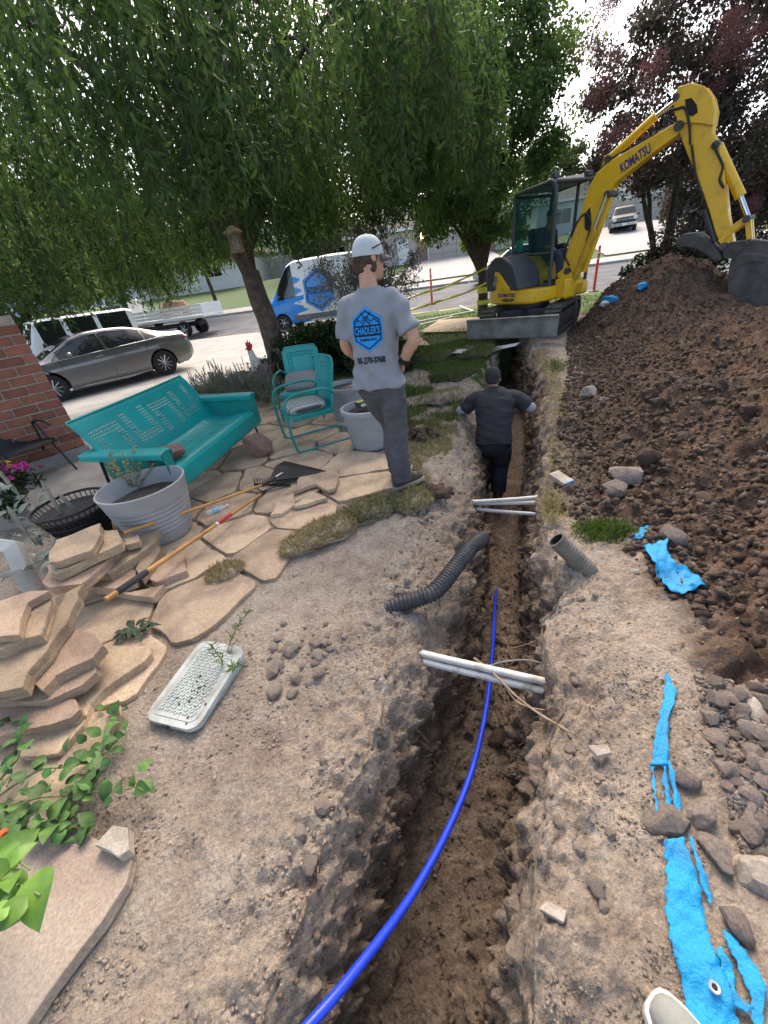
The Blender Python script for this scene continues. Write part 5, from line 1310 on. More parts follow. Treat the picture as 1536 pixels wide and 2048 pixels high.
def clusters(n, center, radii, seed, hollow=.35, floor=None):
    rs = np.random.RandomState(seed); P = []
    while len(P) < n:
        d = rs.normal(size=3); d /= np.linalg.norm(d); r = (hollow+(1-hollow)*rs.rand()**.6)
        p = np.array(center)+d*np.array(radii)*r*(1+.18*float(fbm(d[0]*2+seed, d[1]*2, d[2]*2, 2)))
        if floor is not None and p[2] < floor: continue
        P.append(p)
    return np.array(P)
def leafy(name, cl, per, cr, L_, W_, material, parent, seed, droop=.2, stuff=True):
    rs = np.random.RandomState(seed); C = []; R = []
    for p in cl:
        s = cr*rs.uniform(.6, 1.35); q = rs.normal(size=(per, 3)); q = q/np.linalg.norm(q, axis=1, keepdims=True)*(rs.rand(per, 1)**.5)
        C.append(p+q*s*np.array([1, 1, .75])); R.append(np.clip(rs.uniform(.15, .85)+rs.normal(size=per)*.15, 0, 1))
    C = np.concatenate(C); R = np.concatenate(R); n = len(C); A = rs.normal(size=(n, 3)); A[:, 2] -= droop*2
    o = leaves_obj(name, C, A, rdir(n)+np.array([0, 0, .6]), rs.uniform(.7, 1.25, n)*L_, rs.uniform(.7, 1.2, n)*W_, material, parent, R)
    if stuff: o['kind'] = 'stuff'
    return o
def tree(name, label, base_p, trunk_h, r0, center, radii, ncl, per, cr, L_, W_, lm, bark, seed, nl=9, floor=None, group=None, extra=None, hollow=.3):
    root = empty(name, (0, 0, 0), 0, label, 'tree', group); rs = np.random.RandomState(seed)
    b = Vector(base_p); f = b+Vector((rs.normal()*.08, rs.normal()*.08, trunk_h)); c = Vector(center)
    limbs = []
    for k in range(nl):
        a = 2*math.pi*(k+rs.rand()*.5)/nl; e = c+Vector((radii[0]*.65*math.cos(a), radii[1]*.65*math.sin(a), rs.uniform(-.25, .7)*radii[2]))
        limbs.append(([f-Vector((0, 0, .1)), f.lerp(e, .4)+Vector((0, 0, .25)), e], r0*.5, .012))
    trunk_and_limbs(root, [b-Vector((0, 0, .15)), b.lerp(f, .5), f], r0, r0*.75, limbs, bark, 10)
    cl = clusters(ncl, center, radii, seed, hollow, floor)
    if extra is not None: cl = np.concatenate([cl, extra])
    leafy('crown', cl, per, cr, L_, W_, lm, root, seed+1)
    return root
l_mid = leafmat('street_leaf', (.032, .07, .022), (.17, .25, .085), .58)
l_dark = leafmat('dark_leaf', (.010, .024, .008), (.055, .085, .028), .3)
l_far = leafmat('far_leaf', (.035, .055, .018), (.12, .16, .05), .35)
l_pale = leafmat('pale_leaf', (.07, .10, .03), (.17, .22, .075), .4)
bt_ = G(966, 636, 0); bt_.z = float(base(bt_.x, bt_.y))
ct = D(965, 270, bt_.y)
tree('street_tree', 'broad green tree on the lawn behind the excavator cab', bt_, 1.25, .17, (ct.x-.45, ct.y, 4.7), (2.7, 2.5, 3.1), 310, 240, .46, .115, .06, l_mid, m_bark2, 41, nl=12, floor=2.05)
# purple smoke tree on the right
def smoke_tree():
    c = D(1390, 260, 11.6)
    b = D(1325, 545, 11.3); b.z = 0
    root = empty('smoke_tree', (0, 0, 0), 0, 'dark purple smoke tree with pink plumes behind the spoil heap', 'tree'); rs = np.random.RandomState(8)
    cc = Vector((c.x+.9, 11.8, 3.9)); limbs = []
    for k in range(8):
        a = 2*math.pi*k/8; e = cc+Vector((2.4*math.cos(a), 1.6*math.sin(a), rs.uniform(-.6, 1.6)))
        limbs.append(([b+Vector((.1*math.cos(a), .1*math.sin(a), .3)), b.lerp(e, .45)+Vector((0, 0, .3)), e], .09, .012))
    trunk_and_limbs(root, [b, b+Vector((.1, 0, .3)), b+Vector((.2, 0, .7))], .2, .15, limbs, m_bark2)
    cl = clusters(420, cc, (3.5, 2.6, 3.6), 9, .35)
    pxs = np.array([proj(*q)[0] for q in cl]); pys = np.array([proj(*q)[1] for q in cl])
    cl = cl[(cl[:, 2] > .9) & ~((pxs < 1335) & (pys > 372) & (pys < 560)) & (pxs > np.interp(pys, [-300, 0, 120, 250, 400, 500], [1250, 1215, 1185, 1200, 1190, 1230])) & ~((cl[:, 0] < cc.x-2.2) & (cl[:, 2] > 6.0))]
    ml = leafmat('smoke_leaf', (.030, .022, .024), (.095, .085, .062), .35)
    leafy('crown', cl, 210, .48, .095, .065, ml, root, 10)
    low = clusters(60, (b.x+.25, 11.2, .70), (1.2, .7, .65), 12, .3); low = np.array([q for q in low if proj(*q)[0] > 1310 or proj(*q)[1] > 500])
    leafy('lower_branches', low, 150, .28, .10, .065, l_dark, root, 13)
    pl = []
    for (px, py, Y, s) in [(1262,235,9.6,.40),(1235,262,9.6,.3),(1215,60,9.8,.33),(1190,95,9.8,.25),(1225,15,9.8,.35),(1440,25,9.4,.45),(1470,95,9.4,.45),(1448,135,9.4,.35),(1450,10,9.4,.4),(1300,140,9.8,.25),(1330,265,9.6,.28),(1500,150,9.4,.3),(1180,160,10,.25),(1510,410,9.3,.3),(1245,300,9.6,.25)]:
        p = D(px, py, Y)
        for q in range(3): pl.append(np.array(p)+rs.normal(size=3)*s*.5)
    mp = leafmat('smoke_plume', (.07, .032, .036), (.19, .095, .095), .4)
    leafy('plumes', np.array(pl), 420, .26, .04, .012, mp, root, 14, droop=-.1)
smoke_tree()
# trees further off
def fartree(px, py_base, Y, z, h, r, label, lm, seed, ncl=110, per=110, cr=.6, L_=.22, W_=.13, trunk=1.0, group='trees in the background'):
    p = D(px, py_base, Y); b = Vector((p.x, Y, z))
    tree('background_tree', label, b, trunk, .16, (p.x, Y, z+trunk+(h-trunk)*.52), (r, r*.9, (h-trunk)*.55), ncl, per, cr, L_, W_, lm, m_bark2, seed, nl=6, floor=z+trunk*.8, group=group)
fartree(40, 640, 16.5, -.2, 7.5, 3.4, 'leafy green tree behind the white jeep at the left edge', l_pale, 61, 260, 170, .55, .16, .08, 1.4)
fartree(262, 640, 24, .1, 7.0, 3.2, 'dark leafed tree behind the flatbed truck', l_mid, 62, 150, 120, .6, .2, .1, 2.0)
fartree(432, 600, 34, .9, 6.5, 3.0, 'green tree on the grass across the street left of the trunk', l_mid, 63, trunk=2.2)
fartree(640, 560, 52, 2.6, 9, 4.5, 'round tree behind the van across the street', l_far, 64, cr=.9, L_=.35, W_=.2)
fartree(770, 470, 58, 2.6, 9.5, 2.6, 'tall brownish tree behind the garage house', leafmat('brown_leaf', (.06, .045, .03), (.13, .10, .065), .3), 65, cr=.9, L_=.35, W_=.2)
fartree(1100, 470, 60, 2.7, 10, 5, 'wide tree behind the excavator cab across the street', l_far, 66, cr=1.0, L_=.4, W_=.22)
fartree(150, 600, 40, 1.5, 9, 5, 'large tree on the far side of the street at the left', l_far, 67, cr=1.0, L_=.35, W_=.2)
fartree(1215, 430, 62, 2.7, 6, 3.5, 'low tree beside the far right driveway', l_mid, 68, cr=.9, L_=.35, W_=.2)
def shrub(name, label, center, radii, ncl, per, cr, L_, W_, lm, seed, stems=7, cat='shrub', hollow=.2, spikes=None):
    root = empty(name, (0, 0, 0), 0, label, cat); rs = np.random.RandomState(seed); c = Vector(center)
    z0 = float(base(c.x, c.y))
    for k in range(stems):
        a = 2*math.pi*k/stems; e = c+Vector((radii[0]*.6*math.cos(a), radii[1]*.6*math.sin(a), rs.uniform(-.2, .6)*radii[2])); b = Vector((c.x+.1*math.cos(a), c.y+.1*math.sin(a), z0-.05))
        mb = MB(); mb.tube(bez([b, b.lerp(e, .5)+Vector((0, 0, .1)), e], 4), [.016]*4+[.01]*4+[.006], 5); mb.build('stem', m_bark2, root, smooth=70)
    cl = clusters(ncl, center, radii, seed, hollow, z0+.05)
    leafy('foliage', cl, per, cr, L_, W_, lm, root, seed+1, droop=.05)
    return root
shrub('shrub', 'dark green clipped shrub behind the teal chairs', (-.55, 8.6, .40), (1.35, .65, .52), 150, 130, .2, .075, .042, l_dark, 71)
shrub('shrub', 'green shrub between the hedge and the standing man', (.35, 7.7, .28), (.65, .55, .36), 60, 130, .18, .075, .042, l_dark, 72)
shrub('shrub', 'airy grey leaved bush in front of the parked van', (D(735, 570, 11).x, 11, 1.60), (1.35, .7, .95), 130, 80, .24, .07, .03, leafmat('grey_leaf', (.085, .09, .085), (.24, .235, .22), .3), 73, stems=12)
shrub('shrub', 'low dark bush beside the rooster and the trunk base', (-1.75, 7.6, .2), (.45, .4, .32), 50, 110, .15, .07, .03, l_dark, 74)
shrub('ornamental_grass', 'bright green grass clump around the street tree trunk', (bt_.x, bt_.y-.25, .15), (.35, .3, .35), 10, 30, .2, .1, .03, l_pale, 75, stems=3, cat='plant')
# blades
def blades(name, P, h, wd, material, parent=None, seed=0, lean=.45, R=None, label=None):
    rs = np.random.RandomState(seed); n = len(P); P = np.asarray(P, float)
    d = rs.normal(size=(n, 3))*lean; d[:, 2] = 1
    o = leaves_obj(name, P, d, rdir(n)*np.array([1, 1, .1]), rs.uniform(.5, 1.3, n)*h, wd, material, parent, R, fold=0)
    o['kind'] = 'stuff'
    if label: o['label'] = label
    return o
g_green = leafmat('grass_green', (.045, .085, .02), (.15, .21, .055), .35)
g_dry = leafmat('grass_dry', (.22, .185, .085), (.54, .46, .27), .35)
g_mix = leafmat('grass_mixed', (.11, .125, .042), (.44, .38, .20), .35)
def lawn_pts(n, seed, x0, x1, y0, y1):
    rs = np.random.RandomState(seed); out = []
    while len(out) < n:
        x = rs.uniform(x0, x1, n); y = rs.uniform(y0, y1, n)
        k = (LAWN(x, y) > rs.rand(n)*.5) & ((x < np.interp(y, LR[:, 1], LR[:, 0])+.03) | (y > 9.9))
        out += [(p, q, gz(p, q)-.005) for p, q in zip(x[k], y[k])]
    return np.array(out[:n])
blades('lawn_grass', lawn_pts(16000, 1, -.6, 3.5, 4.2, 9.4), .075, .009, g_green, seed=1, label='short green lawn grass left of the trench and under the machine')
blades('dry_grass', lawn_pts(9000, 2, -.1, 1.5, 2.7, 5.2), .06, .006, g_mix, seed=2, lean=.9, label='dry trampled grass along the left trench edge')
blades('far_lawn_grass', lawn_pts(9000, 3, -1.5, 9, 9.9, 17), .10, .018, g_green, seed=3, label='green lawn around the street tree')
# dead grass along the right lip, straw tuft, green tuft
rs = np.random.RandomState(5); P_ = []
for k in range(5200):
    y = rs.uniform(2.2, 7.5); x = float(xr(y))+abs(rs.normal())*.12-.02; P_.append((x, y, gz(x, y)-.005))
blades('straw_edge', P_, .055, .006, g_dry, seed=6, lean=1.2, label='straw coloured dead grass along the right trench edge')
def tuft(label, px0, px1, py0, py1, n, h, lm, seed, lean=.7):
    root = empty('grass_tuft', hit((px0+px1)/2, (py0+py1)/2)[0], 0, label, 'grass'); rs = np.random.RandomState(seed); P_ = []
    for k in range(n):
        p, _ = hit(rs.normal((px0+px1)/2, (px1-px0)/4.2), rs.normal((py0+py1)/2, (py1-py0)/4.2)); P_.append(tuple(p-root.location))
    blades('blades', P_, h, .006, lm, root, seed, lean)
tuft('green grass tuft between the pipe stub and the tarp scrap', 1150, 1262, 1045, 1085, 1300, .075, g_mix if False else g_green, 31)
tuft('small bright grass tuft on the far right trench lip', 1095, 1130, 722, 750, 300, .12, g_green, 32)
tuft('straw tuft hanging at the right ends of the far conduits', 1085, 1120, 985, 1050, 700, .08, g_dry, 33, 1.2)
# sod pieces: a clod with turf on it
def sod(px, py, s, label, lm, seed, rz=0, nb=1500, h=.05, flat=.42):
    p, _ = hit(px, py); root = empty('sod_piece', (p.x, p.y, p.z-.01), 0, label, 'sod')
    me = rockmesh('clod', seed, m_clodl if lm is g_dry or lm is g_mix else m_clod, 3, .45, (s[0], s[1], flat*s[1]), 2)
    o = bpy.data.objects.new('clod', me); COL.objects.link(o); o.parent = root; o.rotation_euler = (0, 0, rz); o.location = (0, 0, .03)
    rs = np.random.RandomState(seed); v = np.array([tuple(q.co) for q in me.vertices]); tri = np.array([list(q.vertices) for q in me.polygons])
    tri = tri[np.cross(v[tri[:, 1]]-v[tri[:, 0]], v[tri[:, 2]]-v[tri[:, 0]])[:, 2] > 0]
    i = rs.randint(0, len(tri), nb); a = rs.rand(nb, 1); b = rs.rand(nb, 1)*(1-a)
    P_ = v[tri[i, 0]]*a+v[tri[i, 1]]*b+v[tri[i, 2]]*(1-a-b); c_, s_ = math.cos(rz), math.sin(rz)
    P_ = np.stack([P_[:, 0]*c_-P_[:, 1]*s_, P_[:, 0]*s_+P_[:, 1]*c_, P_[:, 2]+.025], 1)
    blades('turf', P_, h, .0055, lm, root, seed, .9)
sod(640, 1078, (.31, .17), 'largest piece of dry sod on the patio edge', g_dry, 91, .55, 3400)
sod(738, 1028, (.30, .15), 'dry sod piece in front of the standing man', g_mix, 92, .5, 3200)
sod(452, 1150, (.12, .09), 'small upturned sod clump near the valve box cover', g_dry, 93, .3, 900)
sod(826, 1006, (.20, .13), 'yellowed sod piece beside the man shoe', g_mix, 94, .8, 2200)
sod(905, 755, (.42, .26), 'green sod piece left of the trench worker', g_green, 95, .3, 2600, .08)
sod(880, 715, (.45, .3), 'green sod piece further back on the lawn edge', g_green, 96, .6, 2600, .08)
sod(960, 712, (.45, .25), 'overhanging green sod under the dozer blade', g_green, 97, .2, 2200, .08)
sod(880, 800, (.32, .22), 'torn sod with dark soil face beside the worker', g_mix, 98, .4, 1500, .06)
def clodpile(px, py, s, label, n, seed):
    p, _ = hit(px, py); root = empty('soil_lump', (p.x, p.y, p.z), 0, label, 'soil lump'); rs = random.Random(seed)
    for k in range(n):
        a = rs.uniform(0, 6.28); r = s*rs.random()**.6; q = s*rs.uniform(.22, .5)*(1-.5*r/s)
        o = inst(rs.choice(CLODS), 'clod', (r*math.cos(a), r*math.sin(a)*.8, q*.3+.22*s*(1-r/s)), q, None, root)
clodpile(842, 872, .20, 'dark soil lump between the man and the trench', 16, 1)
clodpile(868, 990, .16, 'dark crumbly soil heap at the left end of the far conduits', 26, 2)
clodpile(1010, 700, .3, 'dark soil lump under the dozer blade', 14, 3)

# ---- large leaved vine in the lower left corner: every leaf its own piece
def bigleaf(name, m, L_=1.0, W_=.75):
    V = []; F = []; n = 7
    for i in range(n+1):
        t = i/n; w_ = W_*.5*math.sin(math.pi*min(1, t**.75*.97+.03))**.8*(1-.25*t); zc = .10*math.sin(t*3)-.22*t*t
        V += [(t*L_, -w_, zc+.14*w_), (t*L_, 0, zc-.02), (t*L_, w_, zc+.14*w_)]
    for i in range(n):
        a = 3*i; F += [(a, a+3, a+4, a+1), (a+1, a+4, a+5, a+2)]
    me = bpy.data.meshes.new(name); me.from_pydata(V, [], F); me.materials.append(m); me.polygons.foreach_set('use_smooth', [True]*len(F)); return me
m_vine = mat('vine_leaf', (.085, .18, .035), .5, col2=(.045, .105, .022), scale=3, spec=.4, objvar=.35, bump=.2, bscale=8)
m_vine2 = mat('vine_leaf_bright', (.135, .26, .03), .45, col2=(.085, .19, .022), scale=3, spec=.4, objvar=.2)
m_vstem = mat('vine_stem', (.18, .24, .08), .7)
LM1 = [bigleaf('leaf', m_vine, 1, w_) for w_ in (.62, .75, .85)]; LM2 = [bigleaf('leaf', m_vine2, 1, w_) for w_ in (.7, .85)]
def vine(label, stems, size, meshes, seed, per=9, spread=.05):
    root = empty('vine_plant', (0, 0, 0), 0, label, 'plant'); rs = random.Random(seed)
    for st in stems:
        P_ = bez([G(*q) for q in st], 8); mb = MB(); mb.tube(P_, [.005*(1-.6*i/len(P_)) for i in range(len(P_))], 6); mb.build('stem', m_vstem, root, smooth=70)
        for k in range(per):
            t = (k+rs.random())/per; p = P_[min(len(P_)-1, int(t*(len(P_)-1)))]; s = size*rs.uniform(.6, 1.2)
            o = inst(rs.choice(meshes), 'leaf', p+Vector((rs.uniform(-1, 1), rs.uniform(-1, 1), rs.uniform(0, .8)))*spread, s, (rs.uniform(-.6, .6), rs.uniform(-.7, .5), rs.uniform(0, 6.28)), root)
    return root
vine('leafy green vine spreading over the slabs at the lower left', [
 [(0,1640,.05),(60,1600,.10),(140,1590,.10),(230,1580,.08),(300,1570,.06)], [(0,1590,.08),(80,1540,.12),(150,1530,.1),(250,1480,.06),(235,1420,.05)],
 [(0,1700,.06),(40,1650,.12),(90,1620,.12),(170,1640,.07)], [(0,1560,.1),(40,1500,.14),(20,1430,.12),(0,1400,.1)], [(150,1600,.06),(190,1570,.09),(200,1500,.06),(215,1440,.04)], [(0,1670,.05),(100,1650,.08),(150,1660,.06),(180,1680,.05)]], .066, LM1, 5, 24)
vine('bright green broad leaves close to the camera at the left edge', [[(-60,1800,.1),(-20,1790,.3),(30,1770,.42),(80,1790,.46)], [(-60,1830,.1),(-20,1840,.3),(0,1860,.4),(40,1840,.46)], [(-60,1740,.15),(-10,1730,.34),(30,1720,.40),(60,1740,.42)]], .105, LM2, 6, 6, .035)
tag(inst(rockmesh('flower', 5, mat('orange_petal', (.55, .10, .02), .6), 2, .3, (1, 1, .5)), 'flower', G(4, 1668, .16), .02), 'orange flower on the vine at the left edge', 'flower')
# weeds
def spiky(label, px, py, z, h, n, seed, lm, per=40, name='weed', lean=.12, LL=.05, WW=.006, cat='plant'):
    root = empty(name, G(px, py, z), 0, label, cat); rs = random.Random(seed); C = []; A = []
    for k in range(n):
        top = Vector((rs.gauss(0, lean), rs.gauss(0, lean), h*rs.uniform(.7, 1))); b = Vector((rs.gauss(0, .015), rs.gauss(0, .015), 0)); P_ = bez([b, b.lerp(top, .5)+Vector((rs.gauss(0, .02), rs.gauss(0, .02), 0)), top], 5)
        mb = MB(); mb.tube(P_, [.003]*len(P_), 5); mb.build('stem', m_vstem, root, smooth=70)
        for j in range(per):
            p = P_[rs.randint(1, len(P_)-1)].lerp(P_[rs.randint(2, len(P_)-1)], rs.random()); C.append(tuple(p)); A.append((rs.gauss(0, 1), rs.gauss(0, 1), rs.uniform(0, .8)))
    leaves_obj('leaflets', np.array(C), np.array(A), rdir(len(C)), LL, WW, lm, root)['kind'] = 'stuff'
    return root
spiky('thin upright green weed beside the valve box cover', 448, 1335, .03, .22, 3, 1, g_green, 45, LL=.045)
root = empty('weed', G(265, 1262, .05), 0, 'flat dark leaved weed between the slabs and the patio', 'plant')
rs = random.Random(3)
lmw = [bigleaf('leaf', mat('weed_leaf', (.03, .055, .022), .7, objvar=.25), 1, .4)]
for k in range(34): inst(lmw[0], 'leaf', (rs.gauss(0, .05), rs.gauss(0, .03), rs.uniform(.0, .02)), rs.uniform(.05, .09), (rs.uniform(-.3, .3), rs.uniform(-.3, .1), rs.uniform(0, 6.28)), root)
# pale leaved plants and flowers by the wall
l_lamb = [bigleaf('leaf', mat('lamb_leaf', (.27, .31, .26), .95, objvar=.2, bump=.4, bscale=60), 1, .38)]
def lamb(label, px, py, z, n, seed, spikes=2, sp=.14):
    root = empty('pale_leaf_plant', G(px, py, z), 0, label, 'plant'); rs = random.Random(seed)
    for k in range(n): inst(l_lamb[0], 'leaf', (rs.gauss(0, sp), rs.gauss(0, sp), rs.uniform(.0, .18)), rs.uniform(.09, .17), (rs.uniform(-.4, .4), rs.uniform(-1.0, .2), rs.uniform(0, 6.28)), root)
    for k in range(spikes):
        b = Vector((rs.gauss(0, sp*.7), rs.gauss(0, sp*.7), .05)); t = b+Vector((rs.gauss(0, .06), rs.gauss(0, .06), rs.uniform(.3, .5)))
        mb = MB(); m = 12; mb.tube([b.lerp(t, i/m) for i in range(m+1)], [.006]*5+[.012+.006*(i % 2) for i in range(m-5)]+[.004], 7); mb.build('flower_spike', mat('spike', (.33, .32, .25), .95, bump=.6, bscale=80), root, smooth=70)
lamb('pale woolly leaved plant in front of the wire basket', 130, 1080, .08, 34, 1, 3)
lamb('pale woolly leaved plant at the left edge below the flowers', 40, 1040, .1, 40, 2, 2)
lamb('pale leaved plant beside the downspout hose', 85, 1150, .05, 18, 3, 0, .08)
lamb('grey leaved plant further left behind the downspout', 0, 1010, .15, 30, 4, 1)
def petunia(label, px, py, z, col, n, seed, sp=.09):
    root = empty('petunia', G(px, py, z), 0, label, 'flower'); rs = random.Random(seed); m = mat('petal_%d' % seed, col, .6, var=.15)
    P_ = []
    for k in range(n):
        mb = MB(); mb.lathe([(.004, -.02), (.008, 0), (.03, .014), (.033, .012)], n=10, closed=True); o = mb.build('blossom', m, root, smooth=60)
        o.location = (rs.gauss(0, sp), rs.gauss(0, sp), rs.uniform(0, .2)); o.rotation_euler = (rs.uniform(.2, 1.2), rs.uniform(-.5, .5), rs.uniform(0, 6.28))
    cl = clusters(26, (0, 0, .02), (.16, .16, .12), seed); leafy('foliage', cl, 26, .05, .04, .02, l_dark, root, seed)
petunia('magenta petunias at the foot of the brick wall', 42, 968, .30, (.42, .015, .22), 16, 21)
petunia('yellow and orange petunias at the left edge', 5, 958, .32, (.75, .42, .02), 8, 22, .06)
petunia('white petunias below the magenta ones', 15, 1005, .25, (.7, .7, .66), 12, 23)
# dry plant in the tapered pot
spiky('dried pale seed stalks in the tapered grey pot', 268, 985, .34, .36, 7, 9, leafmat('dry_leaf', (.28, .22, .12), (.5, .42, .25), .3), 60, 'dry_plant', .11, .03, .012)
# sage and lavender along the driveway
for i, (px, py, Y) in enumerate([(395,790,6.4),(430,775,6.7),(465,770,6.9),(500,768,6.6),(440,760,7.4),(545,775,6.3),(410,770,7.2)]):
    p = D(px, py, Y); root = empty('lavender', (p.x, Y, float(base(p.x, Y))), 0, ['lavender bush nearest the glider top', 'lavender bush second from the glider along the driveway', 'lavender bush in front of the mossy boulder', 'lavender bush right of the boulder', 'lavender bush behind the boulder by the driveway', 'lavender bush beside the further teal chair', 'lavender bush at the concrete edge behind the glider'][i], 'plant', 'lavender along the driveway')
    cl = clusters(26, (0, 0, .25), (.32, .3, .25), 200+i); leafy('foliage', cl, 60, .11, .06, .014, leafmat('sage_leaf', (.10, .115, .07), (.27, .28, .19), .3), root, 210+i, droop=-.4)
    rs = random.Random(i)
    mb = MB()
    for k in range(14):
        a = Vector((rs.gauss(0, .2), rs.gauss(0, .2), .35)); t = a+Vector((rs.gauss(0, .05), rs.gauss(0, .05), rs.uniform(.15, .38))); mb.tube([a, a.lerp(t, .6), a.lerp(t, .62), t], [.003, .003, .009, .005], 5)
    mb.build('flower_spikes', mat('lavender_spike', (.17, .155, .15), .95), root, smooth=60)['kind'] = 'stuff'
me = rockmesh('boulder', 77, mat('mossy_rock', (.13, .125, .10), .95, bump=.7, bscale=20), 3, .3, (1.2, .9, .75)); tag(inst(me, 'boulder', D(490, 762, 6.9)-Vector((0, 0, .1)), .34, (0, 0, .5)), 'mossy grey boulder among the lavender', 'boulder')

# ================================================================ VEHICLES
m_tyre = mat('tyre', (.022, .022, .023), .85, var=.15, scale=20)
m_rim = mat('alloy', (.55, .55, .56), .3, metal=.85)
m_rimd = mat('alloy_dark', (.05, .05, .055), .4, metal=.6)
m_carglass = mat('car_glass', (.012, .015, .016), .04, spec=.8, var=.05)
m_chrome = mat('chrome', (.65, .65, .66), .18, metal=1.0, var=.03)
m_trim = mat('black_trim', (.02, .02, .021), .6)
m_lamp = mat('lamp_clear', (.6, .62, .64), .12, spec=.8)
m_lampr = mat('lamp_red', (.30, .012, .015), .2, spec=.7)
def paint(name, col, metal=.0, rough=.3, coat=.6):
    return mat(name, col, rough, metal, var=.03, scale=2, coat=coat, bump=.0)
def interp(tab, x):
    t = sorted(tab); xs = [p[0] for p in t]; ys = [p[1] for p in t]
    # monotone-ish cubic through the table
    y = np.interp(x, xs, ys); k = 5; xe = np.linspace(-1, 1, k)*.04
    return np.mean([np.interp(np.clip(x+d, xs[0], xs[-1]), xs, ys) for d in xe], axis=0)
def wheel(parent, x, y, r, w_, spokes=10, rimmat=None, tyre=True):
    side = 1 if y > 0 else -1
    e = empty('wheel', (x, y, r)); e.parent = parent
    ax = Matrix(((1, 0, 0), (0, 0, side), (0, -side, 0)))            # lathe z -> outward
    mb = MB(); mb.lathe([(r*.64, -w_*.5), (r*.93, -w_*.5), (r, -w_*.38), (r, w_*.30), (r*.95, w_*.42), (r*.70, w_*.45), (r*.66, w_*.40)], n=40, axis=ax, closed=True); mb.build('tyre', m_tyre, e, smooth=40)
    mb = MB(); mb.lathe([(r*.67, w_*.40), (r*.655, w_*.43), (r*.62, w_*.40), (r*.60, w_*.1), (.001, w_*.08)], n=40, axis=ax, closed=True); mb.build('rim', m_rimd, e, smooth=40)
    mb = MB()
    for k in range(spokes):
        a = 2*math.pi*k/spokes; ca, sa = math.cos(a), math.sin(a)
        for off in ((-.10, .02), (.10, -.02)) if spokes <= 6 else ((0, 0),):
            p0 = Vector((math.cos(a+off[0])*r*.12, math.sin(a+off[0])*r*.12, w_*.30)); p1 = Vector((math.cos(a+off[1])*r*.63, math.sin(a+off[1])*r*.63, w_*.38))
            mb.tube([ax @ p0, ax @ p1], [r*.05, r*.042], 6)
    mb.lathe([(.001, w_*.36), (r*.11, w_*.36), (r*.14, w_*.30)], n=20, axis=ax, closed=True)
    mb.build('spokes', rimmat or m_rim, e, smooth=50)
    return e
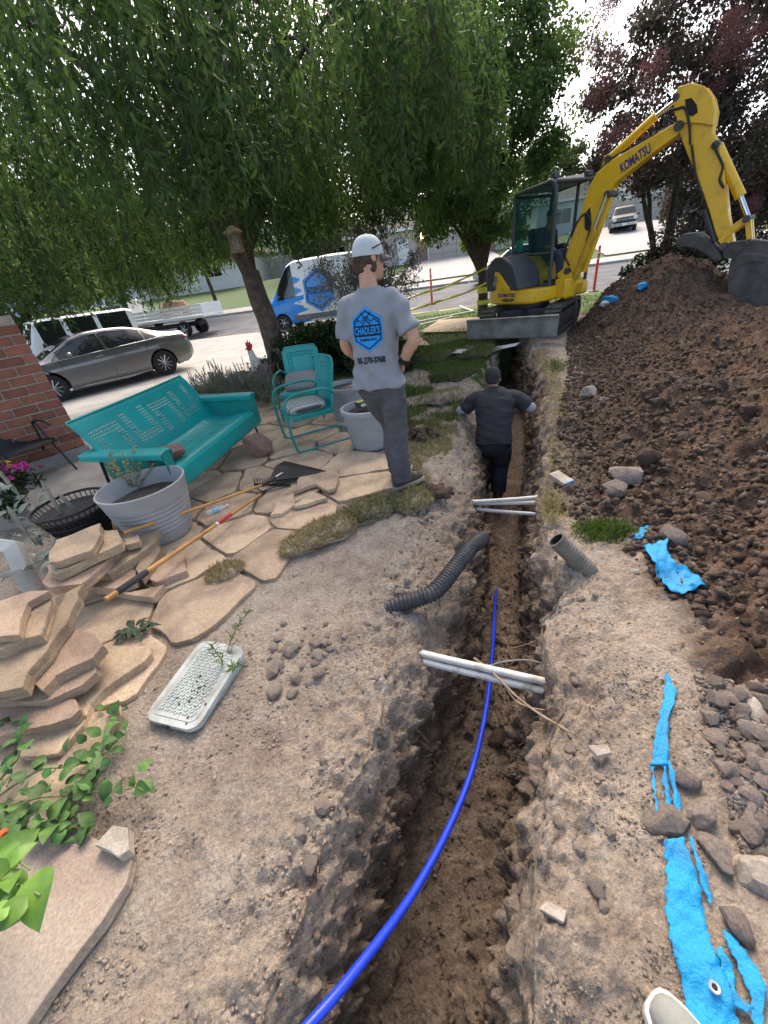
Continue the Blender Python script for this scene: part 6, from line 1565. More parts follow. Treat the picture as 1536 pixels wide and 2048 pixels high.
def vehicle(name, label, cat, loc, heading, L_, top, belt, hw, ht, low, wheels, wr, ww, body_m, windows, wscreen, rear_screen, group=None, spokes=10, nst=110, pitch=0, glassm=None, lowtrim=None, ws_w=.92, paint_fn=None, nlow=12):
    """x forward.  top/belt/hw/ht/low: tables over x.  windows: [(x0,x1)] on both sides; wscreen: (x0,x1) over the top surface"""
    root = empty(name, loc, 0, label, cat, group); root.rotation_euler = (0, R_(pitch), R_(heading))
    xs = np.unique(np.concatenate([np.linspace(-L_/2, L_/2, nst), [v for t in windows for v in t], list(wscreen), list(rear_screen or [])]))
    T, B, Wd, Ht, Lo = (interp(t, xs) for t in (top, belt, hw, ht, low))
    B = np.minimum(B, T-.012)
    rows = []                                             # each row: (y, z) arrays for the left half, bottom -> centre top
    for k in range(nlow+1):
        t = k/nlow; z = Lo+(B-Lo)*t
        bulge = np.where(t < .15, .955+.045*t/.15, 1.0-.05*max(0, (t-.72)/.28)**2+.012*math.sin(max(0, (t-.15))/.85*math.pi))
        rows.append((Wd*bulge, z))
    nwin = 5 if nlow < 20 else 24
    for k in range(1, nwin+1):
        t = k/nwin; y = Wd*.945+(Ht-Wd*.945)*(t**1.15); z = B+(T-.07*np.clip((T-B)/.4, .1, 1)-B)*t; rows.append((y, z))
    for t in (.5, 1.0): rows.append((Ht*(1-.13*t), T-.07*np.clip((T-B)/.4, .1, 1)*(1-t)**1.6-.010*np.clip((T-B)/.4, .1, 1)*(1 if t == .5 else .7)))
    for t in (.33, .66, 1.0): rows.append((Ht*.87*(1-t)+.0*T, T-.010*(1-t)**2*np.clip((T-B)/.4, .1, 1)))
    nr = len(rows); wy0 = nlow; wy1 = nlow+nwin; top0 = nr-4
    Yr = np.stack([r[0] for r in rows]); Zr = np.stack([r[1] for r in rows]); Xr = np.repeat(xs[None, :], nr, 0)
    inside = np.zeros(Xr.shape, bool)
    for xw in wheels:                                      # wheel arches
        R = wr*1.16; d = np.hypot(Xr-xw, Zr-wr); m_ = (d < R) & (Yr > .5); inside |= m_
        f = R/np.maximum(d, 1e-4); ang = np.arctan2(Zr-wr, Xr-xw); ang = np.where(ang < 0, np.where(ang > -math.pi/2, 0, math.pi), ang)
        Xr = np.where(m_, xw+R*np.cos(ang), Xr); Zr = np.where(m_, np.maximum(wr+R*np.sin(ang), Lo[None, :]), Zr)
    nx = len(xs)
    V = []; idx = {}
    for s in (1, -1):
        for i in range(nr):
            for j in range(nx):
                if s == -1 and i == nr-1: idx[(s, i, j)] = idx[(1, i, j)]
                else: idx[(s, i, j)] = len(V); V.append((Xr[i, j], s*Yr[i, j], Zr[i, j]))
    Fb = []; Fg = {}
    def cls(i, j):
        xm = (xs[j]+xs[j+1])/2
        if wy0 <= i < wy1-0:
            for k, (a, b) in enumerate(windows):
                if a <= xm <= b and T[j]-B[j] > .22 and wy0+0 < i+1: return ('side_window', k)
        if i >= top0-1:
            if wscreen[0] <= xm <= wscreen[1]: return ('windscreen', 0)
            if rear_screen and rear_screen[0] <= xm <= rear_screen[1]: return ('rear_window', 0)
        return None
    for s in (1, -1):
        for i in range(nr-1):
            for j in range(nx-1):
                q = [idx[(s, i, j)], idx[(s, i, j+1)], idx[(s, i+1, j+1)], idx[(s, i+1, j)]]
                if s < 0: q.reverse()
                if len(set(q)) < 3 or (inside[i, j] and inside[i, j+1] and inside[i+1, j] and inside[i+1, j+1]): continue
                c = cls(i, j)
                if c is None: Fb.append(tuple(q))
                else: Fg.setdefault((c[0], c[1], s if c[0] == 'side_window' else 0), []).append(tuple(q))
    for j in (0, nx-1):                                    # end caps
        ring = [idx[(1, i, j)] for i in range(nr)]+[idx[(-1, i, j)] for i in range(nr-2, -1, -1)]
        Fb.append(tuple(ring if j else ring[::-1]))
    def sub(nm, F, m, sm=40):
        used = sorted({i for f in F for i in f}); mp = {u: k for k, u in enumerate(used)}
        mb = MB(); mb.add([V[u] for u in used], [tuple(mp[i] for i in f) for f in F]); return mb.build(nm, m, root, smooth=sm)
    bd = sub('body', Fb, body_m, 35)
    if paint_fn:
        bd.data.materials.append(paint_fn[1])
        for p_ in bd.data.polygons:
            if paint_fn[0](p_.center.x, p_.center.z, p_.center.y): p_.material_index = 1
    for (nm, k, s), F in Fg.items(): sub(nm, F, glassm or m_carglass, 60)
    mb = MB(); lo = float(np.mean(Lo)); mb.box((0, 0, lo+.12), (L_*.88, float(np.max(Wd))*1.72, .2)); mb.build('underbody', m_trim, root)
    for xw in wheels:
        for s in (1, -1): wheel(root, xw, s*(float(np.interp(xw, xs, Wd))-ww*.46), wr, ww, spokes)
    for s in (1, -1):                                       # arch liners
        for xw in wheels:
            mb = MB(); n = 14; vs = []
            yy = s*(float(np.interp(xw, xs, Wd))*.93); R = wr*1.15
            for k in range(n+1): a = math.pi*k/n; vs += [(xw+R*math.cos(a), yy, max(wr+R*math.sin(a), lo)), (xw+R*math.cos(a), yy-s*.35, max(wr+R*math.sin(a), lo))]
            mb.add(vs, [(2*k, 2*k+1, 2*k+3, 2*k+2) for k in range(n)]); mb.build('arch_liner', m_trim, root, smooth=60)
    info = dict(W=lambda x: float(np.interp(x, xs, Wd)), B=lambda x: float(np.interp(x, xs, B)), T=lambda x: float(np.interp(x, xs, T)), H=lambda x: float(np.interp(x, xs, Ht)), Lo=lambda x: float(np.interp(x, xs, Lo)))
    return root, info
def mirror(root, x, y, z, m):
    s = 1 if y > 0 else -1
    mb = MB(); mb.sphere((x, y+s*.10, z+.04), (.06, .10, .07), 14, 8); mb.box((x+.02, y+s*.02, z), (.05, .10, .03)); mb.build('door_mirror', m, root, smooth=50)
def handle(root, x, y, z, m):
    mb = MB(); mb.tube(bez([(x-.09, y, z), (x-.06, y+(.025 if y > 0 else -.025), z+.005), (x+.06, y+(.025 if y > 0 else -.025), z+.005), (x+.09, y, z)], 4), .010, 8); mb.build('door_handle', m, root, smooth=60)
def seam(root, info, x, z0, z1, s, lean=0):
    pts = []
    for k in range(9):
        t = k/8; z = lerp(z0, z1, t); xx = x+lean*t; pts.append((xx, s*(info['W'](xx)*(1.0+.010)-.004), z))
    mb = MB(); mb.tube(pts, .006, 5); mb.build('door_seam', m_trim, root)

# ---- grey sedan on the driveway
mg = paint('sedan_paint', (.165, .166, .170), .45, .27, 1.0)
cF = G(122, 803, -.13); cR = G(338, 748, -.13); hd = math.degrees(math.atan2(cF.y-cR.y, cF.x-cR.x)); cm = (cF+cR)/2
nrm = Vector((math.cos(R_(hd-90)), math.sin(R_(hd-90)), 0))
if nrm.dot(Vector((0, 0, 0))-Vector((cm.x, cm.y, 0))) > 0: nrm = -nrm          # pointing away from the camera
wbs = (cF-cR).length/2.825
side = 'L'
sed, inf = vehicle('sedan', 'grey four door sedan parked on the driveway', 'car', (cm.x+nrm.x*.78, cm.y+nrm.y*.78, -.135), hd, 4.88,
  [(-2.44,.72),(-2.40,.96),(-2.25,1.07),(-1.95,1.10),(-1.6,1.17),(-1.2,1.31),(-.8,1.405),(-.3,1.445),(.2,1.43),(.55,1.36),(.9,1.20),(1.35,.985),(1.7,.93),(2.1,.83),(2.33,.72),(2.44,.55)],
  [(-2.44,.70),(-2.3,.98),(-1.8,1.01),(-1.2,.985),(0,.945),(1.2,.905),(1.6,.89),(2.1,.80),(2.35,.69),(2.44,.53)],
  [(-2.44,.66),(-2.3,.80),(-1.9,.88),(-1.4,.915),(0,.915),(1.4,.915),(1.9,.87),(2.2,.78),(2.38,.62),(2.44,.5)],
  [(-2.44,.55),(-2.2,.68),(-1.7,.66),(-1.2,.60),(-.6,.585),(.2,.59),(.6,.60),(1.0,.66),(1.4,.72),(1.9,.72),(2.3,.58),(2.44,.45)],
  [(-2.44,.42),(-2.2,.27),(-1.8,.21),(1.8,.20),(2.25,.23),(2.44,.34)],
  [1.43, -1.395], .335, .225, mg, [(-1.62,-1.15),(-1.12,-.12),(-.05,1.02)], (.58,1.33), (-1.62,-.95), spokes=10)
if wbs: sed.scale = (wbs, wbs, min(1.0, wbs*1.02))
for s in (1, -1):
    mirror(sed, .78, s*.86, .96, mg)
    for x in (-.92, .14): handle(sed, x, s*.925, .84, mg)
    seam(sed, inf, -.08, .30, .93, s); seam(sed, inf, -1.05, .62, .96, s, -.06); seam(sed, inf, 1.02, .34, .90, s, .02)
    mb = MB(); pts = [(-1.66, s*.885, 1.03), (-1.1, s*.872, .995), (0, s*.875, .957), (1.05, s*.872, .918), (1.18, s*.85, .93)]
    mb.tube(bez(pts, 5), .009, 6); mb.tube(bez([(-1.66, s*.885, 1.03), (-1.25, s*.72, 1.22), (-.7, s*.63, 1.36), (-.1, s*.615, 1.395), (.45, s*.625, 1.335), (.85, s*.70, 1.16), (1.18, s*.85, .93)], 6), .009, 6); mb.build('window_chrome', m_chrome, sed, smooth=60)
    mb = MB(); mb.tube(bez([(-1.0, s*.905, .24), (0, s*.912, .235), (1.0, s*.905, .24)], 6), .016, 6); mb.build('sill_trim', m_chrome, sed, smooth=60)
    mb = MB(); mb.sphere((-2.28, s*.70, .90), (.11, .14, .055), 14, 8); mb.build('tail_light', m_lampr, sed, smooth=60)
    mb = MB(); mb.sphere((2.17, s*.66, .70), (.16, .12, .05), 14, 8); mb.build('headlight', m_lamp, sed, smooth=60)
    mb = MB(); mb.box((-.085, s*.80, 1.16), (.07, .02, .40), (s*.50, 0, 0)); mb.build('door_pillar', m_trim, sed)

# ---- white boxy off-roader behind the sedan
mw = paint('white_paint', (.74, .75, .74), 0, .35, .5)
jc = Vector((cm.x, cm.y, 0))+nrm*3.45+Vector((math.cos(R_(hd)), math.sin(R_(hd)), 0))*.15
jeep, ji = vehicle('off_road_car', 'white boxy off-road car behind the grey sedan', 'car', (jc.x, jc.y, -.14), hd, 4.3,
  [(-2.15,1.80),(-2.05,1.86),(.35,1.88),(.55,1.84),(.86,1.20),(1.0,1.17),(1.95,1.12),(2.1,1.0),(2.15,.7)],
  [(-2.15,1.10),(.8,1.10),(1.0,1.08),(2.0,1.02),(2.15,.65)],
  [(-2.15,.80),(-2.0,.84),(.9,.84),(1.2,.80),(2.0,.74),(2.15,.68)],
  [(-2.15,.68),(.5,.70),(.9,.74),(2.0,.68),(2.15,.6)], [(-2.15,.45),(2.15,.45)],
  [1.45, -1.45], .41, .26, mw, [(-1.98,-1.12),(-1.0,-.25),(-.12,.52)], (.57,.84), None, spokes=6)
mirror(jeep, .55, .82, 1.16, m_trim); mirror(jeep, .55, -.82, 1.16, m_trim)
# ---- plumber's van in the street
vm = paint('van_paint', (.76, .77, .77), 0, .35, .4)
vq = G(655, 655, -.17)
vx = vq.x+.02*math.cos(R_(-15)); vy = vq.y+.02*math.sin(R_(-15))+1.1
van, vi = vehicle('plumber_van', 'white and blue plumbing van parked in the street', 'van', (vx, vy, -.13), 165, 5.95,
  [(-2.97,2.45),(-2.85,2.68),(-1,2.75),(.9,2.72),(1.25,2.58),(1.6,2.2),(2.2,1.42),(2.45,1.28),(2.85,1.05),(2.97,.7)],
  [(-2.97,1.35),(1.5,1.32),(2.2,1.22),(2.85,1.0),(2.97,.6)],
  [(-2.97,.97),(-2.8,1.0),(1.4,1.0),(2.2,.98),(2.7,.88),(2.97,.72)],
  [(-2.97,.84),(.9,.84),(1.4,.80),(2.0,.78),(2.5,.74),(2.97,.55)], [(-2.97,.42),(-2.6,.30),(2.6,.28),(2.97,.36)],
  [1.85, -1.45], .35, .24, vm, [(1.02,1.92)], (1.45,2.22), None, spokes=6, ws_w=.9, nst=330, nlow=36, paint_fn=(lambda x, z, y: x > (.78+.24*math.sin(z*13)+.10*math.sin(z*29+1) if z < 1.36 else .86+.18*math.sin(z*15)+max(0, z-2.1)*1.2), mat('van_blue', (.0, .23, .70), .35, coat=.4, var=.03)))
mb_ = mat('van_blue', (.0, .23, .70), .35, coat=.4, var=.03); mbd = mat('van_navy', (.006, .02, .045), .4)
for s in (1, -1):
    mirror(van, 1.75, s*.98, 1.35, m_trim)
    mb = MB(); mb.box((-.35, s*1.012, .50), (3.2, .02, .22)); mb.build('side_moulding', mat('grey_trim', (.16, .16, .165), .6), van, bevel=.006)
    handle(van, .85, s*1.01, 1.12, m_trim)
# blue splash over the nose and the side logo (vehicle graphics) on the left side, which faces this way
def on_side(outl, nm, m, lift, s):
    me = MB(); n = len(outl); tri = tessellate_polygon([[Vector((p[0], p[1], 0)) for p in outl]])
    vs = []
    for (x, z) in outl:
        B_ = vi['B'](x); T_ = vi['T'](x)-.07; W_ = vi['W'](x)
        y = W_*1.012 if z < B_-.12 else (W_*.985 if z < B_ else W_*.945+(vi['H'](x)-W_*.945)*min(1, (z-B_)/max(.1, T_-B_))**1.15)
        vs.append((x, s*(y+lift), z))
    me.add(vs, [tuple(t) for t in tri]); return me.build(nm, m, van)
for s in (1, -1):
    hexo = [(-.15+.80*math.cos(R_(30+60*k)), 1.50+.86*math.sin(R_(30+60*k))) for k in range(6)]
    def subd(o, n=6): return [tuple(np.array(o[i])*(1-t/n)+np.array(o[(i+1) % len(o)])*t/n) for i in range(len(o)) for t in range(n)]
    on_side(subd(hexo), 'logo_shield', mb_, .030, s)
    on_side(subd([(-.15+.70*math.cos(R_(30+60*k)), 1.50+.75*math.sin(R_(30+60*k))) for k in range(6)]), 'logo_border', mbd, .034, s)
    on_side(subd([(-.15+.63*math.cos(R_(30+60*k)), 1.50+.68*math.sin(R_(30+60*k))) for k in range(6)]), 'logo_field', mb_, .038, s)
    on_side(subd([(-.75,1.36),(.45,1.36),(.45,1.64),(-.75,1.64)]), 'logo_band', mbd, .042, s)
    v_, f_ = textmesh("CHADLER'S", .27, .006, 0, .86); mbx = MB()
    mbx.add([(-.15-s*p.x, s*(vi['W'](-.15)*.945+.052), 1.5+p.y) for p in v_], f_); mbx.build('logo_lettering', mb_, van)
# ---- white flatbed truck with board sides
def flatbed():
    p = D(342, 655, 25.5); z0 = float(base(p.x, 25.5)) if qd(p.x, 25.5) > QN else -.1
    root = empty('flatbed_truck', (p.x, 25.5, z0), 168, 'white flatbed truck with board sides far down the street', 'truck')
    mb = MB(); mb.box((-.6, 0, .95), (4.6, 2.2, .14)); mb.build('bed', mw, root, bevel=.02)
    for s in (1, -1):
        for k in range(3):
            for j in range(4):
                mb = MB(); mb.box((-2.3+1.14*j, s*1.1, 1.12+.17*k), (1.10, .03, .13)); mb.build('side_board', mw, root, bevel=.006)
    mb = MB(); mb.box((-2.88, 0, 1.28), (.04, 2.2, .5)); mb.build('tailgate', mw, root, bevel=.006)
    mb = MB(); mb.loft([[Vector((x, y, z)) for y, z in ((-.95, .6), (.95, .6), (.95, 1.35), (.80, t), (-.80, t), (-.95, 1.35))] for x, t in ((1.75, 2.15), (2.3, 2.2), (2.85, 2.05), (3.35, 1.42), (4.0, 1.36), (4.3, 1.3))]); mb.build('cab', mw, root, smooth=30, bevel=.03)
    for s in (1, -1):
        mb = MB(); mb.prism([(2.0, 1.40), (3.15, 1.40), (2.82, 1.95), (2.0, 2.02)], 0, .01, Matrix(((1, 0, 0, 0), (0, 0, s, s*.90), (0, 1, 0, 0), (0, 0, 0, 1)))); mb.build('side_window', m_carglass, root)
        for x in (3.5, -1.4): wheel(root, x, s*.9, .4, .26, 6, mw)
    mb = MB(); mb.box((1.0, 0, .6), (6.2, .8, .2)); mb.build('chassis', m_trim, root)
    mb = MB(); mb.tube([(-1.2, -.4, 1.05), (-1.0, -.3, 1.55), (-.4, .1, 1.6), (0, .3, 1.05)], .3, 8); mb.build('load', mat('load_tan', (.35, .22, .14), .9, bump=.8), root, smooth=50)
flatbed()
# ---- white pickup further left, silver SUV, dark pickup on the far driveway
p = D(255, 640, 31); wp, wi = vehicle('pickup_truck', 'white pickup parked across the street beyond the off-road car', 'truck', (p.x, 31.0, float(base(p.x, 31))+.12), 168, 5.6,
  [(-2.8,1.12),(-.9,1.12),(-.85,1.5),(-.75,1.82),(.5,1.86),(.75,1.76),(1.3,1.22),(1.5,1.16),(2.6,1.08),(2.8,.7)], [(-2.8,1.1),(-.9,1.1),(1.4,1.08),(2.6,1.0),(2.8,.6)],
  [(-2.8,.93),(1.5,.95),(2.5,.88),(2.8,.7)], [(-2.8,.86),(-.9,.86),(-.7,.70),(.7,.70),(1.3,.80),(2.5,.74),(2.8,.6)], [(-2.8,.5),(2.8,.45)], [1.7,-1.6], .38, .26, mw, [(-.7,.1),(.16,1.0)], (.78,1.28), None, spokes=6, nst=80)
ms_ = paint('silver_paint', (.50, .52, .54), .5, .3, .6)
p = G(1010, 556, .52); sv, si = vehicle('silver_car', 'silver car across the street half hidden by the excavator', 'car', (p.x+.6, p.y+.2, float(base(p.x, p.y))), 165, 4.75,
  [(-2.37,1.2),(-2.2,1.55),(-1.5,1.68),(-.3,1.72),(.35,1.62),(1.05,1.14),(1.3,1.08),(2.1,.98),(2.3,.85),(2.37,.6)], [(-2.37,1.05),(0,1.02),(1.2,1.0),(2.1,.92),(2.37,.58)],
  [(-2.37,.80),(-2,.90),(1.5,.92),(2.1,.84),(2.37,.6)], [(-2.37,.62),(-.3,.64),(.4,.64),(1.1,.74),(2.1,.70),(2.37,.5)], [(-2.37,.42),(-2,.28),(2,.26),(2.37,.36)], [1.4,-1.4], .36, .24, ms_, [(-1.8,-1.0),(-.9,.05),(.1,.85)], (.4,1.03), None, spokes=5, nst=80)
for s in (1, -1): mb = MB(); mb.sphere((2.12, s*.62, .78), (.14, .14, .07), 12, 8); mb.build('headlight', m_lamp, sv, smooth=60)
mdk = paint('dark_green_paint', (.016, .023, .021), .0, .55, .0)
p = D(1262, 466, 38); pk, pi_ = vehicle('pickup_truck', 'dark pickup facing down the far right driveway', 'truck', (p.x, 39.5, float(base(p.x, 37))), -118, 5.7,
  [(-2.85,1.15),(-.9,1.15),(-.85,1.55),(-.75,1.88),(.5,1.92),(.75,1.82),(1.3,1.30),(1.5,1.22),(2.6,1.14),(2.8,1.0),(2.85,.7)], [(-2.85,1.12),(-.9,1.12),(1.4,1.12),(2.6,1.05),(2.85,.66)],
  [(-2.85,.95),(1.5,.98),(2.5,.93),(2.85,.86)], [(-2.85,.88),(-.9,.88),(-.7,.72),(.7,.72),(1.3,.84),(2.5,.82),(2.85,.76)], [(-2.85,.5),(2.85,.45)], [1.75,-1.65], .40, .27, mdk, [(-.7,.1),(.16,1.0)], (.78,1.28), None, spokes=6, nst=80)
mb = MB(); mb.box((2.87, 0, .92), (.05, 1.15, .30)); mb.build('grille', mat('grille', (.05, .05, .055), .35, metal=.5), pk, bevel=.02)
mb = MB(); mb.box((2.90, 0, .60), (.12, 1.75, .20)); mb.build('bumper', m_chrome, pk, bevel=.03)
mb = MB(); mb.box((2.905, 0, .92), (.02, 1.1, .05)); mb.build('grille_bar', m_chrome, pk)
for s in (1, -1): mb = MB(); mb.box((2.84, s*.72, .94), (.10, .26, .20)); mb.build('headlight', m_lamp, pk, bevel=.03)
mb = MB(); mb.box((2.965, 0, .60), (.01, .32, .15)); mb.build('number_plate', mw, pk)
mirror(pk, .95, .95, 1.2, m_trim); mirror(pk, .95, -.95, 1.2, m_trim)

# ================================================================ HOUSES ACROSS THE STREET
m_stucco = mat('stucco', (.44, .40, .35), .9, var=.06, scale=3, bump=.2)
m_stucco2 = mat('stucco_white', (.62, .61, .58), .9, var=.05, scale=3, bump=.2)
m_roof = mat('roof_shingle', (.15, .135, .125), .95, var=.2, scale=6, bump=.6, bscale=14)
m_gdoor = mat('garage_door', (.40, .355, .31), .7, var=.04); m_white = mat('white_trim', (.72, .72, .70), .6)
m_facing = mat('brick_facing', (.27, .17, .13), .95, col2=(.16, .10, .08), scale=14, bump=.6, bscale=20)
def house(loc, rz, wdt, dep, hgt, rise, wallm, label, garage=None, windows=(), doors=(), piers=(), lamp=None):
    root = empty('house', loc, rz, label, 'house')
    mb = MB(); mb.box((0, dep/2, hgt/2-1.0), (wdt, dep, hgt+2)); mb.build('wall', wallm, root)
    ov = .45; x0 = wdt/2+ov
    mb = MB(); mb.loft([[Vector((x, -ov, hgt+.02)), Vector((x, dep+ov, hgt+.02)), Vector((x*.72, dep/2, hgt+rise))] for x in (-x0, x0)]); mb.build('roof', m_roof, root)
    mb = MB(); mb.box((0, -ov-.02, hgt-.06), (2*x0+.02, .05, .2)); mb.build('fascia', m_white, root)
    for (gx, gw, gh) in (garage or ()):
        mb = MB(); mb.box((gx, -.01, gh/2), (gw+.3, .12, gh+.3)); mb.build('garage_frame', m_white, root)
        g = MB(); g.box((gx, -.055, gh/2), (gw, .06, gh)); gd = g.build('garage_door', mat('garage_gap', (.2, .18, .16), .9), root)
        for r in range(4):
            for c in range(4):
                q = MB(); q.box((gx-gw/2+gw*(c+.5)/4, -.095, gh*(r+.5)/4), (gw/4-.04, .03, gh/4-.03)); q.build('garage_panel', m_gdoor, gd, bevel=.01)
    for (x, z, a, b) in windows:
        q = MB(); q.box((x, -.02, z), (a+.2, .10, b+.2)); wf = q.build('window', m_white, root, bevel=.01)
        for s in (-1, 1): q = MB(); q.box((x+s*a/4, -.075, z), (a/2-.05, .02, b)); q.build('pane', m_carglass, wf)
    for x in doors:
        q = MB(); q.box((x, -.03, 1.05), (1.0, .10, 2.1)); d_ = q.build('door', m_white, root, bevel=.01); q = MB(); q.sphere((x+.38, -.10, 1.0), .04); q.build('knob', m_chrome, d_)
    for (x, a, b) in piers: q = MB(); q.box((x, -.10, b/2-.5), (a, .3, b+1)); q.build('pier', m_facing, root, bevel=.02)
    if lamp:
        q = MB(); q.box((lamp[0], -.32, lamp[1]), (.22, .16, .38), taper=.7); q.build('wall_lamp', mat('lamp_glow', (1, .8, .5), .5, emit=(1.0, .72, .38, 9.0)), root, bevel=.02)
hA = D(843, 530, 44)
house((hA.x+.5, hA.y-1.2, 2.0), -12, 15, 9, 2.85, 2.2, m_stucco, 'tan house with a wide garage door across the street', garage=[(2.6, 5.0, 2.25)], windows=[(-5.5, 1.6, 1.8, 1.2)], doors=[-2.3], piers=[(-.5, .8, 2.7), (5.7, .7, 2.7)], lamp=(-.5, 2.1))
p = D(1190, 455, 46); house((p.x+1, 46, 2.67), -15, 13, 9, 2.9, 2.3, m_stucco2, 'white house beside the dark pickup across the street', garage=[(2.4, 4.8, 2.2)], windows=[(-4.2, 1.6, 1.8, 1.2)], doors=[-1.5], piers=[(5.2, .7, 2.6)])
p = D(380, 590, 52); house((p.x, 52, 2.67), -15, 14, 9, 2.9, 2.3, m_stucco2, 'pale house far behind the tree trunk across the street', garage=[(-3, 4.8, 2.2)], windows=[(3.8, 1.6, 2.0, 1.2)], doors=[1.0])
p = D(620, 540, 56); house((p.x, 56, 2.67), -15, 14, 9, 2.9, 2.3, m_stucco, 'tan house far behind the plumbing van', garage=[(-3, 4.8, 2.2)], windows=[(3.8, 1.6, 2.0, 1.2)], doors=[1.0])
# driveways of the lots across (sheets just above the lawn)
for (ea, eb, ec, ed_) in ((-2.6, 2.8, -2.4, 2.6),):
    pass
def farDrive(nm, pts):
    q0 = [qd(p[0], p[1]) for p in pts]
    X = np.linspace(0, 1, 9); Yv = np.linspace(0, 1, 24)
    def fn(U, V):
        a, b, c, d = (np.array(p) for p in pts)
        P_ = (a[None, None]*(1-U[..., None])+b[None, None]*U[..., None])*(1-V[..., None])+(d[None, None]*(1-U[..., None])+c[None, None]*U[..., None])*V[..., None]
        return np.stack([P_[..., 0], P_[..., 1], base(P_[..., 0], P_[..., 1])+.03+.215*np.clip((2.2-(qd(P_[..., 0], P_[..., 1])-QF))/2.2, 0, 1)*0+.03], -1)
    tag(sheet(nm, fn, X, Yv, m_conc), kind='structure')
def Q_(e, q): return (e*EX+q*.2588, e*EY+q*.9659)
ga = hA.x+.5+2.6
eA = ga*EX+(hA.y-1.2)*EY
farDrive('far_driveway', [Q_(eA-5.5, QF+2.15), Q_(eA+4.5, QF+2.15), Q_(eA+2.8, 46.5), Q_(eA-2.8, 46.5)])
pp_ = D(1262, 466, 38); eB = pp_.x*EX+39*EY
farDrive('far_driveway', [Q_(eB-4.6, QF+2.15), Q_(eB+4.6, QF+2.15), Q_(eB+3.5, 52), Q_(eB-3.5, 52)])

# ================================================================ THE EXCAVATOR
m_yel = mat('machine_yellow', (.80, .46, .012), .40, col2=(.58, .32, .02), scale=5.5, mixpos=(.30, .46), spec=.5, coat=.15, bump=.03)
m_yeld = mat('machine_yellow_dirty', (.60, .33, .015), .5, col2=(.30, .17, .04), scale=5, mixpos=(.30, .52), spec=.4)
m_mgrey = mat('machine_grey', (.055, .062, .070), .5, var=.12, scale=3)
m_rub = mat('track_rubber', (.045, .043, .041), .8, col2=(.11, .095, .078), scale=8, mixpos=(.4, .7), bump=.3)
m_steel = mat('worn_steel', (.11, .105, .10), .6, metal=.3, col2=(.05, .047, .044), scale=6, bump=.2, bscale=30)
m_purple = mat('decal_purple', (.055, .035, .17), .4)
m_cabglass = glass('cab_glass', (.03, .11, .10), .20, .03)
EXC = Vector((3.9, 9.36, .14)); EAZ = -52.0; TAZ = 52.0
exc = empty('excavator', EXC, 0, 'yellow mini excavator digging into the spoil heap', 'excavator')
def loc_m(az): return Matrix.Rotation(R_(az), 4, 'Z')
MT = loc_m(TAZ+180); MH = loc_m(EAZ-15)                     # undercarriage (blade towards -y side) and house
def eb(mb, name, m, M, parent=None, **k):
    mb.xf(M); return mb.build(name, m, parent or exc, **k)
# tracks: belt with separate grousers; x forward = towards the blade
def track(s):
    yv = s*.67; n = 46; r = .24; half = .78; pts = []
    per = 2*math.pi*r+4*half
    for k in range(n):
        d = per*k/n
        if d < 2*half: x, z, a = -half+d, 0.0, 0
        elif d < 2*half+math.pi*r: a = (d-2*half)/r; x, z = half+r*math.sin(a), r-r*math.cos(a)
        elif d < 4*half+math.pi*r: x, z, a = half-(d-2*half-math.pi*r), 2*r, math.pi
        else: a = math.pi+(d-4*half-math.pi*r)/r; x, z = -half+r*math.sin(a), r-r*math.cos(a)
        pts.append((x, z, a))
    ring = []
    mb = MB(); vs = []; fs = []
    for (x, z, a) in pts:
        nx, nz = math.sin(a), -math.cos(a)
        for (dy, dn) in ((-.15, 0), (.15, 0), (.15, -.045), (-.15, -.045)): vs.append((x+nx*dn, yv+dy, z+nz*dn+.02))
    for k in range(n):
        a = k*4; b = ((k+1) % n)*4
        for j in range(4): fs.append((a+j, a+(j+1) % 4, b+(j+1) % 4, b+j))
    mb.add(vs, fs); mb.xf(MT); t = mb.build('track', m_rub, exc)
    for (x, z, a) in pts:
        g = MB(); g.box((0, 0, 0), (.048, .30, .030)); g.xf(Matrix.Translation((x+math.sin(a)*.012, yv, z-math.cos(a)*.012+.02)) @ Matrix.Rotation(-a, 4, 'Y')); g.xf(MT); g.build('grouser', m_rub, t)
    for x, rr in ((-half, .19), (half, .19), (-.45, .085), (-.15, .085), (.15, .085), (.45, .085)):
        w_ = MB(); zc = .26 if rr > .1 else .135; w_.lathe([(.001, -.10), (rr, -.10), (rr, .10), (rr*.6, .115), (.001, .115)], (x, yv, zc), 20, Matrix(((1, 0, 0), (0, 0, s), (0, -s, 0)))); w_.xf(MT); w_.build('roller', m_steel, t, smooth=40)
    f = MB(); f.box((0, yv, .26), (1.25, .16, .16)); f.xf(MT); f.build('track_frame', m_mgrey, t, bevel=.01)
track(1); track(-1)
mb = MB(); mb.box((0, 0, .36), (1.0, 1.2, .20)); mb.lathe([(.36, .40), (.36, .62)], n=32); eb(mb, 'carbody', m_mgrey, MT, bevel=.01)
